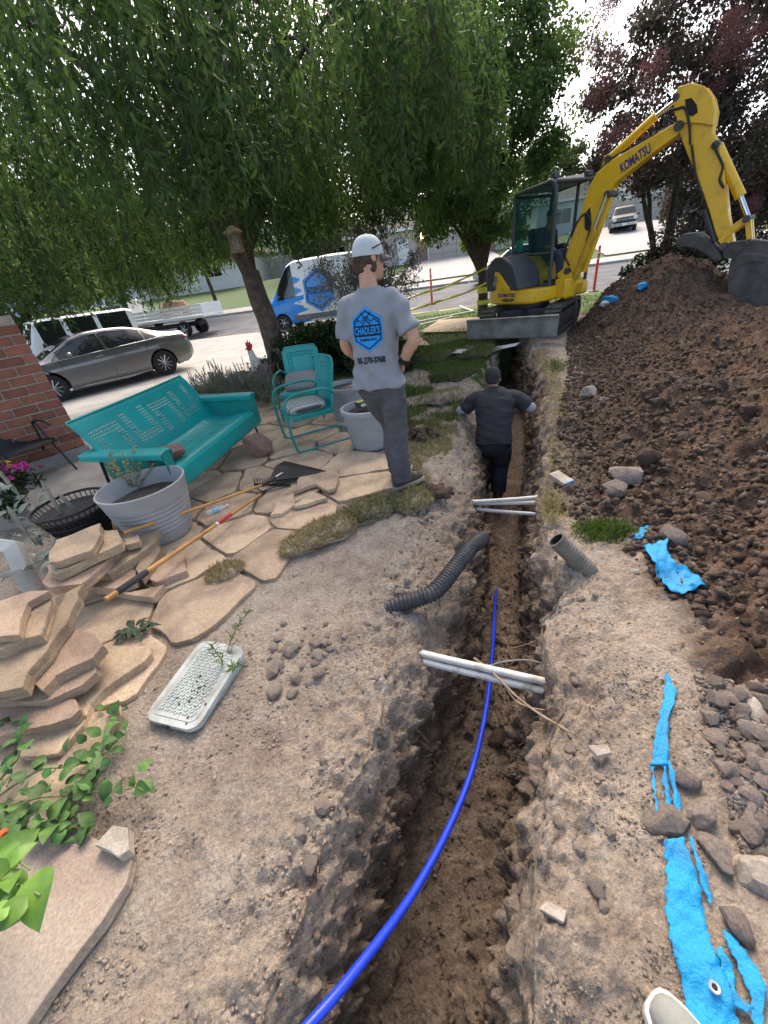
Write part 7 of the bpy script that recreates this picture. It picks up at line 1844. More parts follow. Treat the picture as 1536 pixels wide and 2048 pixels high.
# dozer blade
mb = MB(); prof = [(.00, .0), (.045, .02), (.055, .12), (.03, .25), (.05, .36), (.075, .385), (.035, .40), (.0, .36), (-.02, .24), (.0, .10), (-.02, .0)]
rings = [[Vector((1.42+p[0], y, .04+p[1])) for p in prof] for y in (-.90, -.3, .3, .90)]
mb.loft(rings); eb(mb, 'dozer_blade', mat('blade_steel', (.27, .265, .25), .6, metal=.2, col2=(.15, .14, .125), scale=5, bump=.2), MT, smooth=40)
for s in (-1, 1):
    mb = MB(); mb.box((0, 0, 0), (.78, .10, .10), (0, .12, 0)); mb.xf(Matrix.Translation((1.03, s*.34, .27))); eb(mb, 'blade_arm', m_mgrey, MT, bevel=.01)
mb = MB(); mb.cyl((.55, 0, .42), (1.38, 0, .26), .045, 12); eb(mb, 'blade_cylinder', m_steel, MT, smooth=40)
# house: rounded counterweight body
def houseout(sc, rear=.88, front=.78, hw=.84):
    o = []
    for k in range(17): a = R_(90+180*k/16); o.append((rear*math.cos(a)*sc-.08, hw*math.sin(a)*sc))
    o += [(front*sc-.15, -hw*sc), (front*sc-.03, -hw*sc+.08), (front*sc, -hw*.5), (front*sc, hw*.5), (front*sc-.03, hw*sc-.08), (front*sc-.15, hw*sc)]
    return o
def layer(mb, levels):
    n = len(houseout(1)); rings = []
    for z, sc in levels: rings.append([Vector((p[0], p[1], z)) for p in houseout(sc)])
    mb.loft(rings)
mb = MB(); layer(mb, [(.60, .97), (.63, 1.0), (.80, 1.0), (.84, .985)]); eb(mb, 'deck', m_yel, MH, smooth=35)
mb = MB()
for z, sc in ((.842, .985), (1.00, .99), (1.15, .975), (1.27, .93), (1.33, .86)):
    pass
rings = []
for t, sc in ((0, .985), (.3, .995), (.75, .985), (.93, .95), (1.0, .87)):
    o = []
    for k in range(33):
        ad = 62+238*k/32; a = R_(ad); zt = lerp(1.40, .86, float(ss(243, 298, np.array([ad]))[0])); zq = lerp(.842, zt, t)
        o.append(Vector((.88*math.cos(a)*sc-.08, .84*math.sin(a)*sc, zq)))
    rings.append(o)
mb.loft(rings); eb(mb, 'counterweight', m_yel, MH, smooth=35)
# vents: dark slots on the rear right quarter, decals
for r in range(9):
    mb = MB(); vs = []
    a0 = R_(228); a1 = R_(243)
    for k in range(5):
        a = lerp(a0, a1, k/4); rr = .992
        vs += [(.88*math.cos(a)*rr-.08, .84*math.sin(a)*rr, .90+.038*r), (.88*math.cos(a)*rr-.08, .84*math.sin(a)*rr, .918+.038*r)]
    mb.add(vs, [(2*k, 2*k+2, 2*k+3, 2*k+1) for k in range(4)]); o = eb(mb, 'vent_slot', m_trim, MH)
    o.modifiers.new('t', 'SOLIDIFY').thickness = .006
def curved_panel(name, m, a0, a1, z0, z1, rr, cut=None):
    mb = MB(); vs = []; n = 10
    for k in range(n+1):
        a = R_(lerp(a0, a1, k/n)); t = k/n; zt = z1 if cut is None else lerp(cut, z1, 1-(1-min(1, t*1.6))**2) if cut < z1 else z1
        vs += [(.88*math.cos(a)*rr-.08, .84*math.sin(a)*rr, z0), (.88*math.cos(a)*rr-.08, .84*math.sin(a)*rr, zt)]
    mb.add(vs, [(2*k, 2*k+2, 2*k+3, 2*k+1) for k in range(n)]); o = eb(mb, name, m, MH, smooth=60); o.modifiers.new('t', 'SOLIDIFY').thickness = .008; return o
curved_panel('model_decal', mat('decal_grey', (.10, .10, .13), .4), 247, 259, .87, 1.02, 1.0)
curved_panel('stripe_decal', m_purple, 247, 262, 1.04, 1.07, 1.0); curved_panel('stripe_decal', m_purple, 247, 261, 1.085, 1.12, 1.0)
def curved_text(txt, size, a_mid, z, m, name, rr=1.003, sx=1.0):
    v, f = textmesh(txt, size, .004, 0, sx); mb = MB(); vs = []
    for p in v:
        a = R_(a_mid)+p.x/.86; vs.append((.88*math.cos(a)*rr-.08, .84*math.sin(a)*rr-.0, z+p.y))
    mb.add(vs, f); eb(mb, name, m, MH)
# flat right side carries the maker's name and number
def side_text(txt, size, x, z, m, name, sx=1.0):
    v, f = textmesh(txt, size, .005, 0, sx); mb = MB(); mb.add([(x+p.x, -.846, z+p.y) for p in v], f); eb(mb, name, m, MH)
# right hood (dark grey) stepping down to the front
mb = MB(); hoodp = [(-.58, .845), (-.60, 1.20), (-.52, 1.38), (-.34, 1.46), (-.05, 1.44), (.18, 1.30), (.34, 1.06), (.40, .845)]
mb.prism(hoodp, -.80, -.17, Matrix(((1, 0, 0, 0), (0, 0, 1, 0), (0, 1, 0, 0), (0, 0, 0, 1)))); eb(mb, 'hood', m_mgrey, MH, smooth=35, bevel=.05, seg=3)
side_text('KOMATSU', .095, .12, .765, m_purple, 'maker_lettering', 1.1)
side_text('+065189', .085, .16, .675, mat('decal_black', (.03, .03, .03), .5), 'number_lettering', 1.2)
# cab
cx0, cx1, cy0, cy1, cz0, cz1 = -.44, .62, -.20, .82, .85, 2.50
pr = .034
def post(p, q, r=pr, nm='cab_post', m=None):
    mb = MB(); mb.tube([Vector(p), Vector(q)], r, 8); eb(mb, nm, m or m_mgrey, MH, smooth=50)
for y in (cy0, cy1):
    mb = MB(); mb.tube(bez([(cx1, y, cz0), (cx1, y, 1.5), (cx1-.02, y, 2.30), (cx1-.12, y, 2.50), (cx1-.30, y, cz1), (cx0+.1, y, cz1-.03), (cx0, y, cz1-.08)], 6), pr, 10); eb(mb, 'cab_post', m_mgrey, MH, smooth=60)
    post((cx0, y, cz0), (cx0, y, cz1-.07)); post((cx0, y, 1.45), (cx1, y, 1.40), .022); post((cx0, y, cz0), (cx1, y, cz0), .04)
post((.20, cy1, cz0), (.20, cy1, cz1-.03), .03)
for x, z in ((cx1-.1, 2.50), (cx0, cz1-.08), (cx1, cz0), (cx0, cz0), (cx0, 1.5)): post((x, cy0, z), (x, cy1, z), .03, 'cab_bar')
mb = MB(); mb.box(((cx0+cx1)/2-.08, (cy0+cy1)/2, cz1-.005), (.88, .95, .05)); eb(mb, 'cab_roof', m_mgrey, MH, bevel=.02)
mb = MB(); mb.box(((cx0+cx1)/2+.16, (cy0+cy1)/2, cz1+.035), (.4, .6, .02)); eb(mb, 'skylight', mat('skylight', (.32, .42, .42), .15, spec=.7), MH, bevel=.006)
mb = MB(); mb.box((.45, cy0+.1, cz1+.09), (.10, .14, .09)); eb(mb, 'work_light', m_mgrey, MH, bevel=.015)
mb = MB(); mb.box((.45, cy1-.05, cz1+.09), (.10, .14, .09)); eb(mb, 'work_light', m_mgrey, MH, bevel=.015)
def pane(pts, nm='window_pane'):
    mb = MB(); mb.add([Vector(p) for p in pts], [tuple(range(len(pts)))]); o = eb(mb, nm, m_cabglass, MH); o.modifiers.new('t', 'SOLIDIFY').thickness = .005
for y in (cy0, cy1):
    pane([(cx0+.03, y, 1.48), (cx1-.03, y, 1.43), (cx1-.05, y, 2.28), (cx1-.14, y, 2.46), (cx0+.03, y, 2.46)])
    if y == cy0: pane([(cx0+.4, y, .9), (cx1-.03, y, .9), (cx1-.03, y, 1.38), (cx0+.4, y, 1.42)])
pane([(cx0, cy0+.03, 1.54), (cx0, cy1-.03, 1.54), (cx0, cy1-.03, 2.44), (cx0, cy0+.03, 2.44)])
mb = MB(); mb.box((cx0+.16, cy0+.012, 1.60), (.22, .004, .20)); eb(mb, 'sticker', mat('mint_sheet', (.20, .62, .50), .6), MH)
mb = MB(); mb.box((0, .37, .90), (.95, .9, .08)); eb(mb, 'cab_floor', m_mgrey, MH)
mb = MB(); mb.box((-.08, .37, 1.22), (.46, .46, .12)); mb.box((-.30, .37, 1.56), (.12, .46, .62), (0, -.15, 0)); mb.box((-.1, .37, 1.06), (.4, .4, .26)); eb(mb, 'seat', m_trim, MH, bevel=.03)
for y in (.12, .62): post((.28, y, .95), (.34, y, 1.45), .016, 'control_lever', m_trim); 
mb = MB(); mb.tube([(cx1+.03, cy1+.02, 2.3), (cx1+.16, cy1+.1, 2.25), (cx1+.16, cy1+.1, 2.0)], .012, 6); mb.box((cx1+.16, cy1+.1, 1.95), (.05, .16, .26)); eb(mb, 'mirror', m_trim, MH, smooth=40)
for k in range(7): post((cx1+.005, cy1-.17, 1.05+.17*k), (cx1+.005, cy1-.03, 1.05+.17*k), .012, 'rung', m_trim)

# boom, arm, bucket: profiles in the boom's vertical plane
zz1 = lambda x, y: (880+x/2.341, 120+y/2.341)
P0 = (EXC.x, EXC.y)
def pl(pts): return [PLN(*zz1(*p), P0, EAZ) for p in pts]
MB_ = Matrix(((math.cos(R_(EAZ)), 0, math.sin(R_(EAZ)), 0), (math.sin(R_(EAZ)), 0, -math.cos(R_(EAZ)), 0), (0, 1, 0, -EXC.z), (0, 0, 0, 1)))   # (along, height, to the machine's right) -> local
def plate(name, pts, y0, y1, m, parent=None, **k):
    mb = MB(); mb.prism(pl(pts), y0, y1, MB_); return mb.build(name, m, parent or exc, **k)
def bp(x, y, off=0.0): a, z = PLN(*zz1(x, y), P0, EAZ); return MB_ @ Vector((a, z, off))
def smoothpoly(p, it=1):
    for _ in range(it): p = chaikin(p, .22)
    return p
boom = [(585,985),(596,920),(640,800),(676,690),(705,600),(745,530),(800,480),(900,420),(1000,362),(1110,298),(1138,300),(1145,325),(1120,355),(1000,442),(890,530),(835,572),(812,602),(790,650),(745,730),(705,840),(668,950),(650,995),(615,1010)]
bo = plate('boom', boom, -.10, .10, m_yel, smooth=25, bevel=.012)
v, f = textmesh('KOMATSU', .185, .006, 0, 1.05)
a_, z_ = PLN(*zz1(925, 465), P0, EAZ); b0_, c0_ = PLN(*zz1(855, 515), P0, EAZ); b1_, c1_ = PLN(*zz1(995, 415), P0, EAZ); an = math.atan2(c1_-c0_, b1_-b0_); tw_ = math.hypot(c1_-c0_, b1_-b0_)
wv = max(p.x for p in v)-min(p.x for p in v); sc_ = tw_/wv
mb = MB(); mb.add([MB_ @ Vector((a_+(p.x*sc_)*math.cos(an)-p.y*math.sin(an), z_+(p.x*sc_)*math.sin(an)+p.y*math.cos(an), .105)) for p in v], f); mb.build('maker_lettering', m_purple, bo)
plate('boom_rib', [(690,720),(715,690),(720,735),(705,800),(690,790)], .1005, .115, m_trim, bo)
# arm: two cheek plates at the head, box below
arm = [(1112,165),(1128,138),(1160,122),(1200,118),(1245,132),(1278,170),(1294,230),(1288,300),(1284,345),(1318,400),(1332,470),(1345,600),(1358,730),(1385,868),(1350,890),(1326,886),(1300,820),(1262,690),(1215,560),(1165,440),(1130,350),(1118,290),(1112,220)]
ar = plate('arm', arm, -.085, .085, m_yel, smooth=25, bevel=.012)
plate('arm_cheek', [(1108,170),(1128,132),(1190,112),(1250,128),(1284,175),(1298,240),(1288,310),(1230,300),(1125,296),(1108,240)], .087, .125, m_yel, ar, smooth=25, bevel=.008)
plate('arm_cheek', [(1108,170),(1128,132),(1190,112),(1250,128),(1284,175),(1298,240),(1288,310),(1230,300),(1125,296),(1108,240)], -.125, -.087, m_yel, ar, smooth=25, bevel=.008)
plate('arm_window', [(1160,190),(1190,182),(1215,215),(1220,250),(1195,268),(1165,262)], .1255, .129, mat('hole_dark', (.02, .018, .012), .9), ar)
plate('arm_mark', [(1185,405),(1195,405),(1212,560),(1202,562)], .0855, .10, m_yeld, ar)
def cylr(name, a, b, r, m, off=0.0, parent=None): mb = MB(); mb.cyl(bp(*a, off), bp(*b, off), r, 16); return mb.build(name, m, parent or exc, smooth=40)
def pin(a, r, half, m=None, parent=None):
    mb = MB(); mb.cyl(bp(*a, -half), bp(*a, half), r, 16); return mb.build('pivot_pin', m or m_steel, parent or exc, smooth=40)
ac = cylr('arm_cylinder', (795,460), (1012,262), .062, m_yel); cylr('rod', (1005,268), (1112,182), .028, m_chrome, 0, ac); pin((795,465), .05, .11); pin((1118,180), .045, .14); pin((1130,312), .06, .14)
plate('boom_bracket', [(762,510),(775,450),(800,440),(812,470),(800,500)], -.06, .06, m_yel, bo, bevel=.008)
bc = cylr('boom_cylinder', (650,1020), (745,790), .065, m_yeld, .17); cylr('rod', (738,805), (800,630), .034, m_chrome, .17, bc)
bc = cylr('boom_cylinder_guard', (672,990), (800,640), .055, m_yel, .0)
pin((803,628), .05, .20); pin((612,985), .06, .17)
bk = cylr('bucket_cylinder', (1300,405), (1408,640), .066, m_yel); cylr('rod', (1400,620), (1442,735), .032, m_chrome, 0, bk); pin((1300,400), .05, .13); pin((1446,742), .045, .19)
plate('guide_link', [(1310,845),(1330,815),(1380,770),(1430,735),(1445,750),(1395,795),(1350,830),(1328,862)], .09, .125, m_yel, smooth=25, bevel=.006)
plate('guide_link', [(1310,845),(1330,815),(1380,770),(1430,735),(1445,750),(1395,795),(1350,830),(1328,862)], -.125, -.09, m_yel, smooth=25, bevel=.006)
plate('bucket_link', [(1432,745),(1462,738),(1470,850),(1442,855)], .03, .09, m_yel, bevel=.008); plate('bucket_link', [(1432,745),(1462,738),(1470,850),(1442,855)], -.09, -.03, m_yel, bevel=.008)
pin((1340,868), .045, .2); pin((1456,850), .04, .2)
plate('quick_coupler', [(1330,880),(1370,850),(1480,840),(1600,850),(1600,900),(1500,915),(1380,930),(1345,920)], -.13, .13, m_steel, bevel=.012)
plate('thumb', [(1118,845),(1150,812),(1220,805),(1275,850),(1320,895),(1330,930),(1300,945),(1270,915),(1210,880),(1160,870),(1125,880)], .02, .16, m_steel, bevel=.012)
plate('thumb', [(1118,845),(1150,812),(1220,805),(1275,850),(1320,895),(1330,930),(1300,945),(1270,915),(1210,880),(1160,870),(1125,880)], -.16, -.02, m_steel, bevel=.012)
cylr('thumb_cylinder', (1240,700), (1290,850), .045, m_mgrey, 0)
# bucket: shell between two side plates, teeth
bprof = [(1378,940),(1430,905),(1520,905),(1600,950),(1650,1030),(1640,1110),(1570,1150),(1480,1165),(1395,1208),(1372,1120),(1365,1020)]
shell = [(1378,935),(1430,900),(1520,898),(1605,945),(1658,1030),(1648,1115),(1572,1158),(1482,1173),(1395,1215)]
bucket = None
for s in (-1, 1):
    o = plate('bucket_side', bprof, s*.25-.012, s*.25+.012, m_steel, bevel=.004)
    plate('bucket_rim', smoothpoly([(1372,1010),(1400,945),(1470,918),(1540,930),(1535,945),(1470,934),(1410,960),(1386,1015)]), s*.263 if s > 0 else -.283, s*.283 if s > 0 else -.263, m_steel, o, bevel=.004)
mb = MB(); pts = [Vector(p) for p in pl(shell)]; inn = [Vector((p.x, p.y)) for p in pts]; vs = []; fs = []
for p in pts: vs += [MB_ @ Vector((p.x, p.y, -.238)), MB_ @ Vector((p.x, p.y, .238))]
for k in range(len(pts)-1): fs.append((2*k, 2*k+1, 2*k+3, 2*k+2))
mb.add(vs, fs); o = mb.build('bucket_shell', m_steel, exc, smooth=40); o.modifiers.new('t', 'SOLIDIFY').thickness = .02
for k in range(5):
    y = -.20+.10*k; a_ = bp(1410, 1195, y); b_ = bp(1378, 1238, y); mb = MB(); mb.tube([a_, a_.lerp(b_, .5), b_], [.035, .028, .008], 4); mb.build('tooth', m_steel, exc)
# hoses
for k, (pts_, off) in enumerate([([(1110,300),(1060,270),(1090,240),(1120,235),(1160,230),(1180,300),(1185,400)], .14), ([(1190,400),(1205,520),(1225,600),(1240,640),(1225,690),(1180,715),(1165,690),(1180,650)], .12), ([(620,960),(600,900),(640,790),(690,720),(720,760),(700,850)], .13), ([(1290,390),(1310,440),(1335,500),(1320,560),(1340,600)], .12), ([(930,470),(1000,380),(1060,345),(1115,305)], .03), ([(700,580),(800,470),(930,395),(1080,310)], .06)]):
    mb = MB(); mb.tube(bez([bp(*p, off) for p in pts_], 6), .016 if k < 4 else .011, 8); mb.build('hydraulic_hose', m_trim, exc, smooth=60)
# swing post
mb = MB(); mb.box((.86, -.02, .78), (.26, .30, .34)); eb(mb, 'swing_post', m_yel, MH, bevel=.03)
plate('swing_bracket', [(560,1000),(590,975),(640,1000),(660,1040),(640,1090),(600,1120),(570,1090),(590,1050)], -.15, .15, m_yel, bevel=.015)
cylr('swing_cylinder', (470,1110), (570,1100), .04, m_chrome, .25)

# ================================================================ PEOPLE
m_skin = mat('skin', (.55, .30, .21), .55, var=.08, scale=12, sub=.15)
m_skin2 = mat('skin_tan', (.30, .17, .115), .55, var=.08, scale=12, sub=.1)
m_hair = mat('hair_brown', (.10, .055, .03), .7, col2=(.04, .022, .013), scale=30, bump=1.0, bscale=60)
m_hairb = mat('hair_black', (.012, .011, .011), .7, bump=.8, bscale=60)
V3 = Vector
def hand(mb, wrist, d, nrm, curl=.5, s=1.0, thumb=1):
    """palm and five fingers; d: towards the fingers, nrm: out of the back of the hand"""
    d = V3(d).normalized(); nrm = (V3(nrm)-d*V3(nrm).dot(d)).normalized(); sd = d.cross(nrm)*thumb
    c = V3(wrist)
    mb.loft([ell(c+d*t*s, w_*s, h_*s, sd, nrm, 12, 2.6) for t, w_, h_ in ((-.02, .026, .020), (.01, .031, .018), (.05, .041, .016), (.085, .041, .013), (.095, .036, .010))])
    for k, (off, ln, r) in enumerate(((.031, .068, .0085), (.011, .078, .009), (-.010, .072, .0088), (-.030, .056, .0078))):
        p = c+(d*.085+sd*off)*s; pts = [p-d*.015]; a = 0
        for j, fr in enumerate((.45, .32, .23)):
            a += curl*(.55+.25*j); p = p+(d*math.cos(a)-nrm*math.sin(a))*ln*fr*s; pts.append(p)
        mb.tube(pts, [r*s, r*s, r*.92*s, r*.75*s], 8)
    p = c+(d*.02+sd*.030)*s; q = p+(d*.035+sd*.030-nrm*.008)*s; e = q+(d*.040+sd*.006-nrm*.016*curl)*s
    mb.tube([p-sd*.01, q, e], [.012*s, .0105*s, .008*s], 8)
def head(mb, c, fwd, up, s=1.0):
    fwd = V3(fwd).normalized(); up = V3(up).normalized(); rt = fwd.cross(up).normalized()
    rings = []
    for t, rx, ry, oy in ((-.125, .022, .030, .045), (-.115, .040, .052, .035), (-.09, .053, .070, .022), (-.05, .064, .085, .010), (0, .072, .095, .0), (.04, .075, .098, -.004), (.08, .068, .088, -.008), (.108, .048, .062, -.010), (.122, .018, .024, -.010)):
        rings.append(ell(c+up*t*s+fwd*oy*s, rx*s, ry*s, rt, fwd, 18, 2.2))
    mb.loft(rings)
    mb.tube([c+fwd*.085*s+up*.015*s, c+fwd*.112*s-up*.025*s, c+fwd*.095*s-up*.038*s], [.010*s, .015*s, .010*s], 8)       # nose
    mb.tube([c+fwd*.098*s-up*.066*s-rt*.022*s, c+fwd*.106*s-up*.064*s, c+fwd*.098*s-up*.066*s+rt*.022*s], .006*s, 6)         # lips
    for k in (-1, 1):
        mb.sphere(c+rt*k*.076*s-fwd*.008*s-up*.01*s, (.012*s, .022*s, .032*s), 10, 8, Matrix((rt, fwd, up)).transposed())       # ears
        mb.tube([c+fwd*.088*s+up*.03*s+rt*k*.045*s, c+fwd*.097*s+up*.034*s+rt*k*.02*s], .008*s, 6)                                # brow
def limb(mb, pts, rad, n=14, sub=6):
    P = bez(pts, sub); R = []
    for i in range(len(P)):
        t = i/(len(P)-1)*(len(rad)-1); k = min(int(t), len(rad)-2); R.append(lerp(rad[k], rad[k+1], t-k))
    mb.tube(P, R, n)
def wrinkle(amp, fx=9, fz=9, seed=0.0, stretch=(1, 1, 1)):
    def f(co, no):
        x, y, z = co[:, 0]*stretch[0], co[:, 1]*stretch[1], co[:, 2]*stretch[2]
        w_ = fbm(x*fx+seed, y*fx, z*fz, 3); w2 = 1-np.abs(fbm(x*fx*.6+seed, y*fx*.6+3, z*fz*.8+x*3, 2))*2.2
        return co+no*(amp*(.6*w_+.6*np.clip(w2, -1, 1)))[:, None]
    return f
def eyes(root, c, fwd, up, s=1.0):
    fwd = V3(fwd).normalized(); up = V3(up).normalized(); rt = fwd.cross(up)
    for k in (-1, 1):
        mb = MB(); mb.sphere(c+fwd*.083*s+up*.012*s+rt*k*.032*s, .012*s, 10, 8); mb.build('eye', mat('eye_white', (.6, .58, .55), .3), root, smooth=180)

def standing_man():
    az = 72; loc = V3((.115, 2.93, max(gz(.115, 2.93), gz(.2, 3.0), .03)+.012))
    root = empty('person', loc, az-90, 'man in grey printed t-shirt, jeans and cap standing hand on hip', 'person')
    # joints in local space (y forward, x to his right)
    hipc = V3((-.03, .02, .93)); chest = V3((.0, .0, 1.28)); neck = V3((.0, .01, 1.50)); hc = V3((.01, .05, 1.655))
    shR, elR, wrR = V3((.172, -.01, 1.408)), V3((.285, -.075, 1.17)), V3((.185, -.01, 1.01))
    shL, elL, wrL = V3((-.172, -.01, 1.408)), V3((-.225, .01, 1.15)), V3((-.175, .20, 1.00))
    hf = V3((.72, .7, -.05)); hup = V3((.03, .04, 1))
    sk = MB()
    head(sk, hc, hf, hup)
    sk.loft([ell(neck+V3((0, -.01, z)), r, r*1.02, n=16) for z, r in ((-.06, .075), (.0, .060), (.05, .056), (.10, .058), (.13, .05))])
    sk.loft([ell((0, 0, z), rx, ry, n=20, p=2.4) for z, rx, ry in ((.90, .13, .09), (1.05, .13, .095), (1.25, .145, .09), (1.38, .135, .075), (1.44, .09, .06), (1.48, .06, .05))])
    for sh, el, wr in ((shR, elR, wrR), (shL, elL, wrL)):
        limb(sk, [sh.lerp(V3((0, 0, sh.z)), .4), sh, sh.lerp(el, .5), el, el.lerp(wr, .45), wr], [.040, .042, .046, .043, .042, .031])
    hand(sk, wrR, V3((-.28, .75, -.6)), V3((1, .1, .1)), .55, 1.0, -1)
    hand(sk, wrL, V3((.15, .65, -.75)), V3((-1, 0, .1)), .5, 1.0, 1)
    remeshed('body', sk, m_skin, root, .008, 3)
    eyes(root, hc, hf, hup)
    # t-shirt
    m_tee = mat('grey_tee', (.262, .270, .300), .9, var=.05, scale=6, bump=.4, bscale=9)
    def tee_folds(co, no):
        x, y, z = co[:, 0], co[:, 1], co[:, 2]
        lowz = ss(1.22, .92, z); a = np.arctan2(y, x)
        diag = np.sin((z*1.0+x*.75)*46+3*fbm(x*4, y*4, z*3, 2))*ss(1.2, 1.0, z)*.0085
        sag = np.sin((z-x*.9)*38+4*fbm(x*3, z*3, 2.0, 2))*ss(1.0, 1.3, z)*ss(.07, .16, np.abs(x))*.007
        hem = np.sin(a*9+2*fbm(x*5, y*5, 1.0, 2))*lowz*.0045
        w_ = fbm(x*7, y*7, z*9, 3)*.006+(1-np.abs(fbm(x*4+z*5, y*4, z*7-x*3, 2))*3).clip(-1, 1)*.006*ss(1.25, 1.05, z)
        return co+no*(diag+sag+hem+w_)[:, None]
    st = MB()
    st.loft([ell((x, y, z), rx, ry, n=28, p=2.5) for x, y, z, rx, ry in ((-.02, .0, .865, .192, .146), (-.02, .0, .92, .188, .142), (-.015, -.005, 1.02, .166, .122), (-.005, -.01, 1.13, .162, .116), (.0, -.01, 1.25, .178, .118), (.0, -.008, 1.35, .178, .110), (.0, -.005, 1.415, .158, .090), (.0, 0, 1.465, .115, .074), (.0, .0, 1.50, .072, .066))])
    for sh, el, k in ((shR, elR, 1), (shL, elL, -1)):
        limb(st, [V3((k*.09, 0, 1.425)), sh, sh.lerp(el, .45), sh.lerp(el, .80)], [.056, .060, .067, .073], 18)
    tee = remeshed('t_shirt', st, m_tee, root, .0085, 3, tee_folds)
    # print on the back, laid on the cloth
    bv = BVHTree.FromPolygons([tuple(v.co) for v in tee.data.vertices], [tuple(p.vertices) for p in tee.data.polygons])
    def onback(vs, fs, nm, m, lift, x0=0.0, z0=0.0, sub=2):
        bm = bmesh.new(); V = [bm.verts.new((p.x, p.y, 0)) for p in vs]
        for f in fs:
            try: bm.faces.new([V[i] for i in f])
            except ValueError: pass
        for _ in range(sub):
            ed = [e for e in bm.edges if e.calc_length() > .018]
            if ed: bmesh.ops.subdivide_edges(bm, edges=ed, cuts=1); bmesh.ops.triangulate(bm, faces=bm.faces)
        for v in bm.verts:
            h = bv.ray_cast(V3((x0+v.co.x, -1.0, z0+v.co.y)), V3((0, 1, 0)))
            if h[0] is not None: v.co = h[0]+V3((0, -lift, 0))
            else: v.co = V3((x0+v.co.x, -.13, z0+v.co.y))
        me = bpy.data.meshes.new(nm); bm.to_mesh(me); bm.free(); me.materials.append(m); o = bpy.data.objects.new(nm, me); COL.objects.link(o); o.parent = tee; return o
    mblu = mat('print_blue', (.012, .30, .80), .8); mblk = mat('print_navy', (.006, .014, .035), .8)
    def hexa(r, ry, w_=None): return [V3((r*math.cos(R_(30+60*k)), ry*math.sin(R_(30+60*k)), 0)) for k in range(6)]
    def fan(o): return o+[V3((0, 0, 0))], [(k, (k+1) % len(o), len(o)) for k in range(len(o))]
    zc = 1.255; xc = -.012
    onback(*fan(hexa(.122, .138)), 'print_shield', mblu, .003, xc, zc, 4)
    a = hexa(.107, .121); b = hexa(.098, .111); onback(a+b, [(k, (k+1) % 6, 6+(k+1) % 6, 6+k) for k in range(6)], 'print_border', mblk, .0055, xc, zc, 3)
    onback([V3((-.096, -.036, 0)), V3((.096, -.036, 0)), V3((.096, .032, 0)), V3((-.096, .032, 0))], [(0, 1, 2, 3)], 'print_band', mblk, .0055, xc, zc, 4)
    v, f = textmesh("CHADLER'S", .060, .002, 0, .58); onback(v, f, 'print_name', mblu, .0085, xc, zc-.003, 0)
    v, f = textmesh("PLUMBING PROS", .022, .0008, 0, .72); onback(v, f, 'print_trade', mblk, .0065, xc, zc-.058, 0)
    def strip(p, w_=.007):
        vs = []; fs = []
        for i in range(len(p)-1):
            A, B = V3((*p[i], 0)), V3((*p[i+1], 0)); d = (B-A).normalized(); nn = V3((-d.y, d.x, 0))*w_/2; k = len(vs); vs += [A-nn, B-nn, B+nn, A+nn]; fs.append((k, k+1, k+2, k+3))
        return vs, fs
    onback(*strip([(-.085, .04), (-.055, .068), (-.035, .05), (0, .085), (.035, .05), (.055, .068), (.085, .04)], .006), 'print_peaks', mblk, .0065, xc, zc, 1)
    onback(*strip([(-.03, .03), (.035, .108)], .007), 'print_wrench', mblk, .0065, xc, zc, 1); onback(*strip([(.03, .03), (-.035, .108)], .007), 'print_plunger', mblk, .0068, xc, zc, 1)
    v, f = textmesh("05-270-3768", .055, .0022, 0, .72); onback(v, f, 'print_phone', mblk, .0065, xc+.0, 1.065, 0)
    # jeans
    m_jean = mat('grey_jeans', (.105, .105, .115), .9, col2=(.065, .065, .075), scale=10, bump=.7, bscale=14)
    kneeR, ankR = V3((.075, .03, .50)), V3((.085, .0, .10)); kneeL, ankL = V3((-.01, .20, .50)), V3((-.0, .18, .10))
    jn = MB()
    jn.loft([ell((x, y, z), rx, ry, n=24, p=2.4) for x, y, z, rx, ry in ((-.02, .01, .98, .140, .098), (-.02, .0, .92, .155, .110), (-.01, .0, .85, .164, .122), (.01, .02, .78, .150, .115))])
    limb(jn, [V3((.075, .0, .86)), V3((.08, .0, .70)), kneeR, V3((.08, -.005, .30)), ankR, ankR-V3((0, 0, .02))], [.104, .098, .084, .078, .074, .078], 16)
    limb(jn, [V3((-.09, .02, .86)), V3((-.06, .10, .70)), kneeL, V3((-.01, .18, .30)), ankL, ankL-V3((0, 0, .02))], [.104, .098, .084, .078, .074, .078], 16)
    remeshed('jeans', jn, m_jean, root, .009, 3, wrinkle(.008, 9, 18, 5.0))
    m_sh = mat('brown_suede', (.085, .058, .045), .85, bump=.3, bscale=120); m_so = mat('tan_sole', (.40, .34, .27), .7)
    s1 = shoe((.115, .06, -.005), 18, None, m_sh, m_so, parent=root, sc=1.05); s1.rotation_euler = (0, 0, R_(48)); s2 = shoe((.02, .24, -.005), 90, None, m_sh, m_so, parent=root, sc=1.05); s2.rotation_euler = (0, 0, R_(75))
    # belt, watch, towel end
    mb = MB(); mb.lathe([(.0355, -.02), (.039, -.018), (.039, .018), (.0355, .02)], n=20, closed=True); w_ = mb.build('watch', mat('watch_black', (.015, .015, .016), .4), root, smooth=40)
    dd = (wrR-elR).normalized(); w_.rotation_euler = dd.to_track_quat('Z', 'Y').to_euler(); w_.location = wrR-dd*.025
    # hair, cap, glasses
    fw = hf.normalized(); up = hup.normalized(); rt = fw.cross(up).normalized(); MH_ = Matrix((rt, fw, up)).transposed()
    hb = MB(); rs = random.Random(2)
    hb.loft([ell(hc+up*t+fw*oy, rx, ry, rt, fw, 18, 2.2) for t, rx, ry, oy in ((-.075, .050, .045, -.045), (-.05, .068, .066, -.035), (-.01, .079, .085, -.02), (.03, .074, .084, -.012), (.07, .058, .066, -.01))])
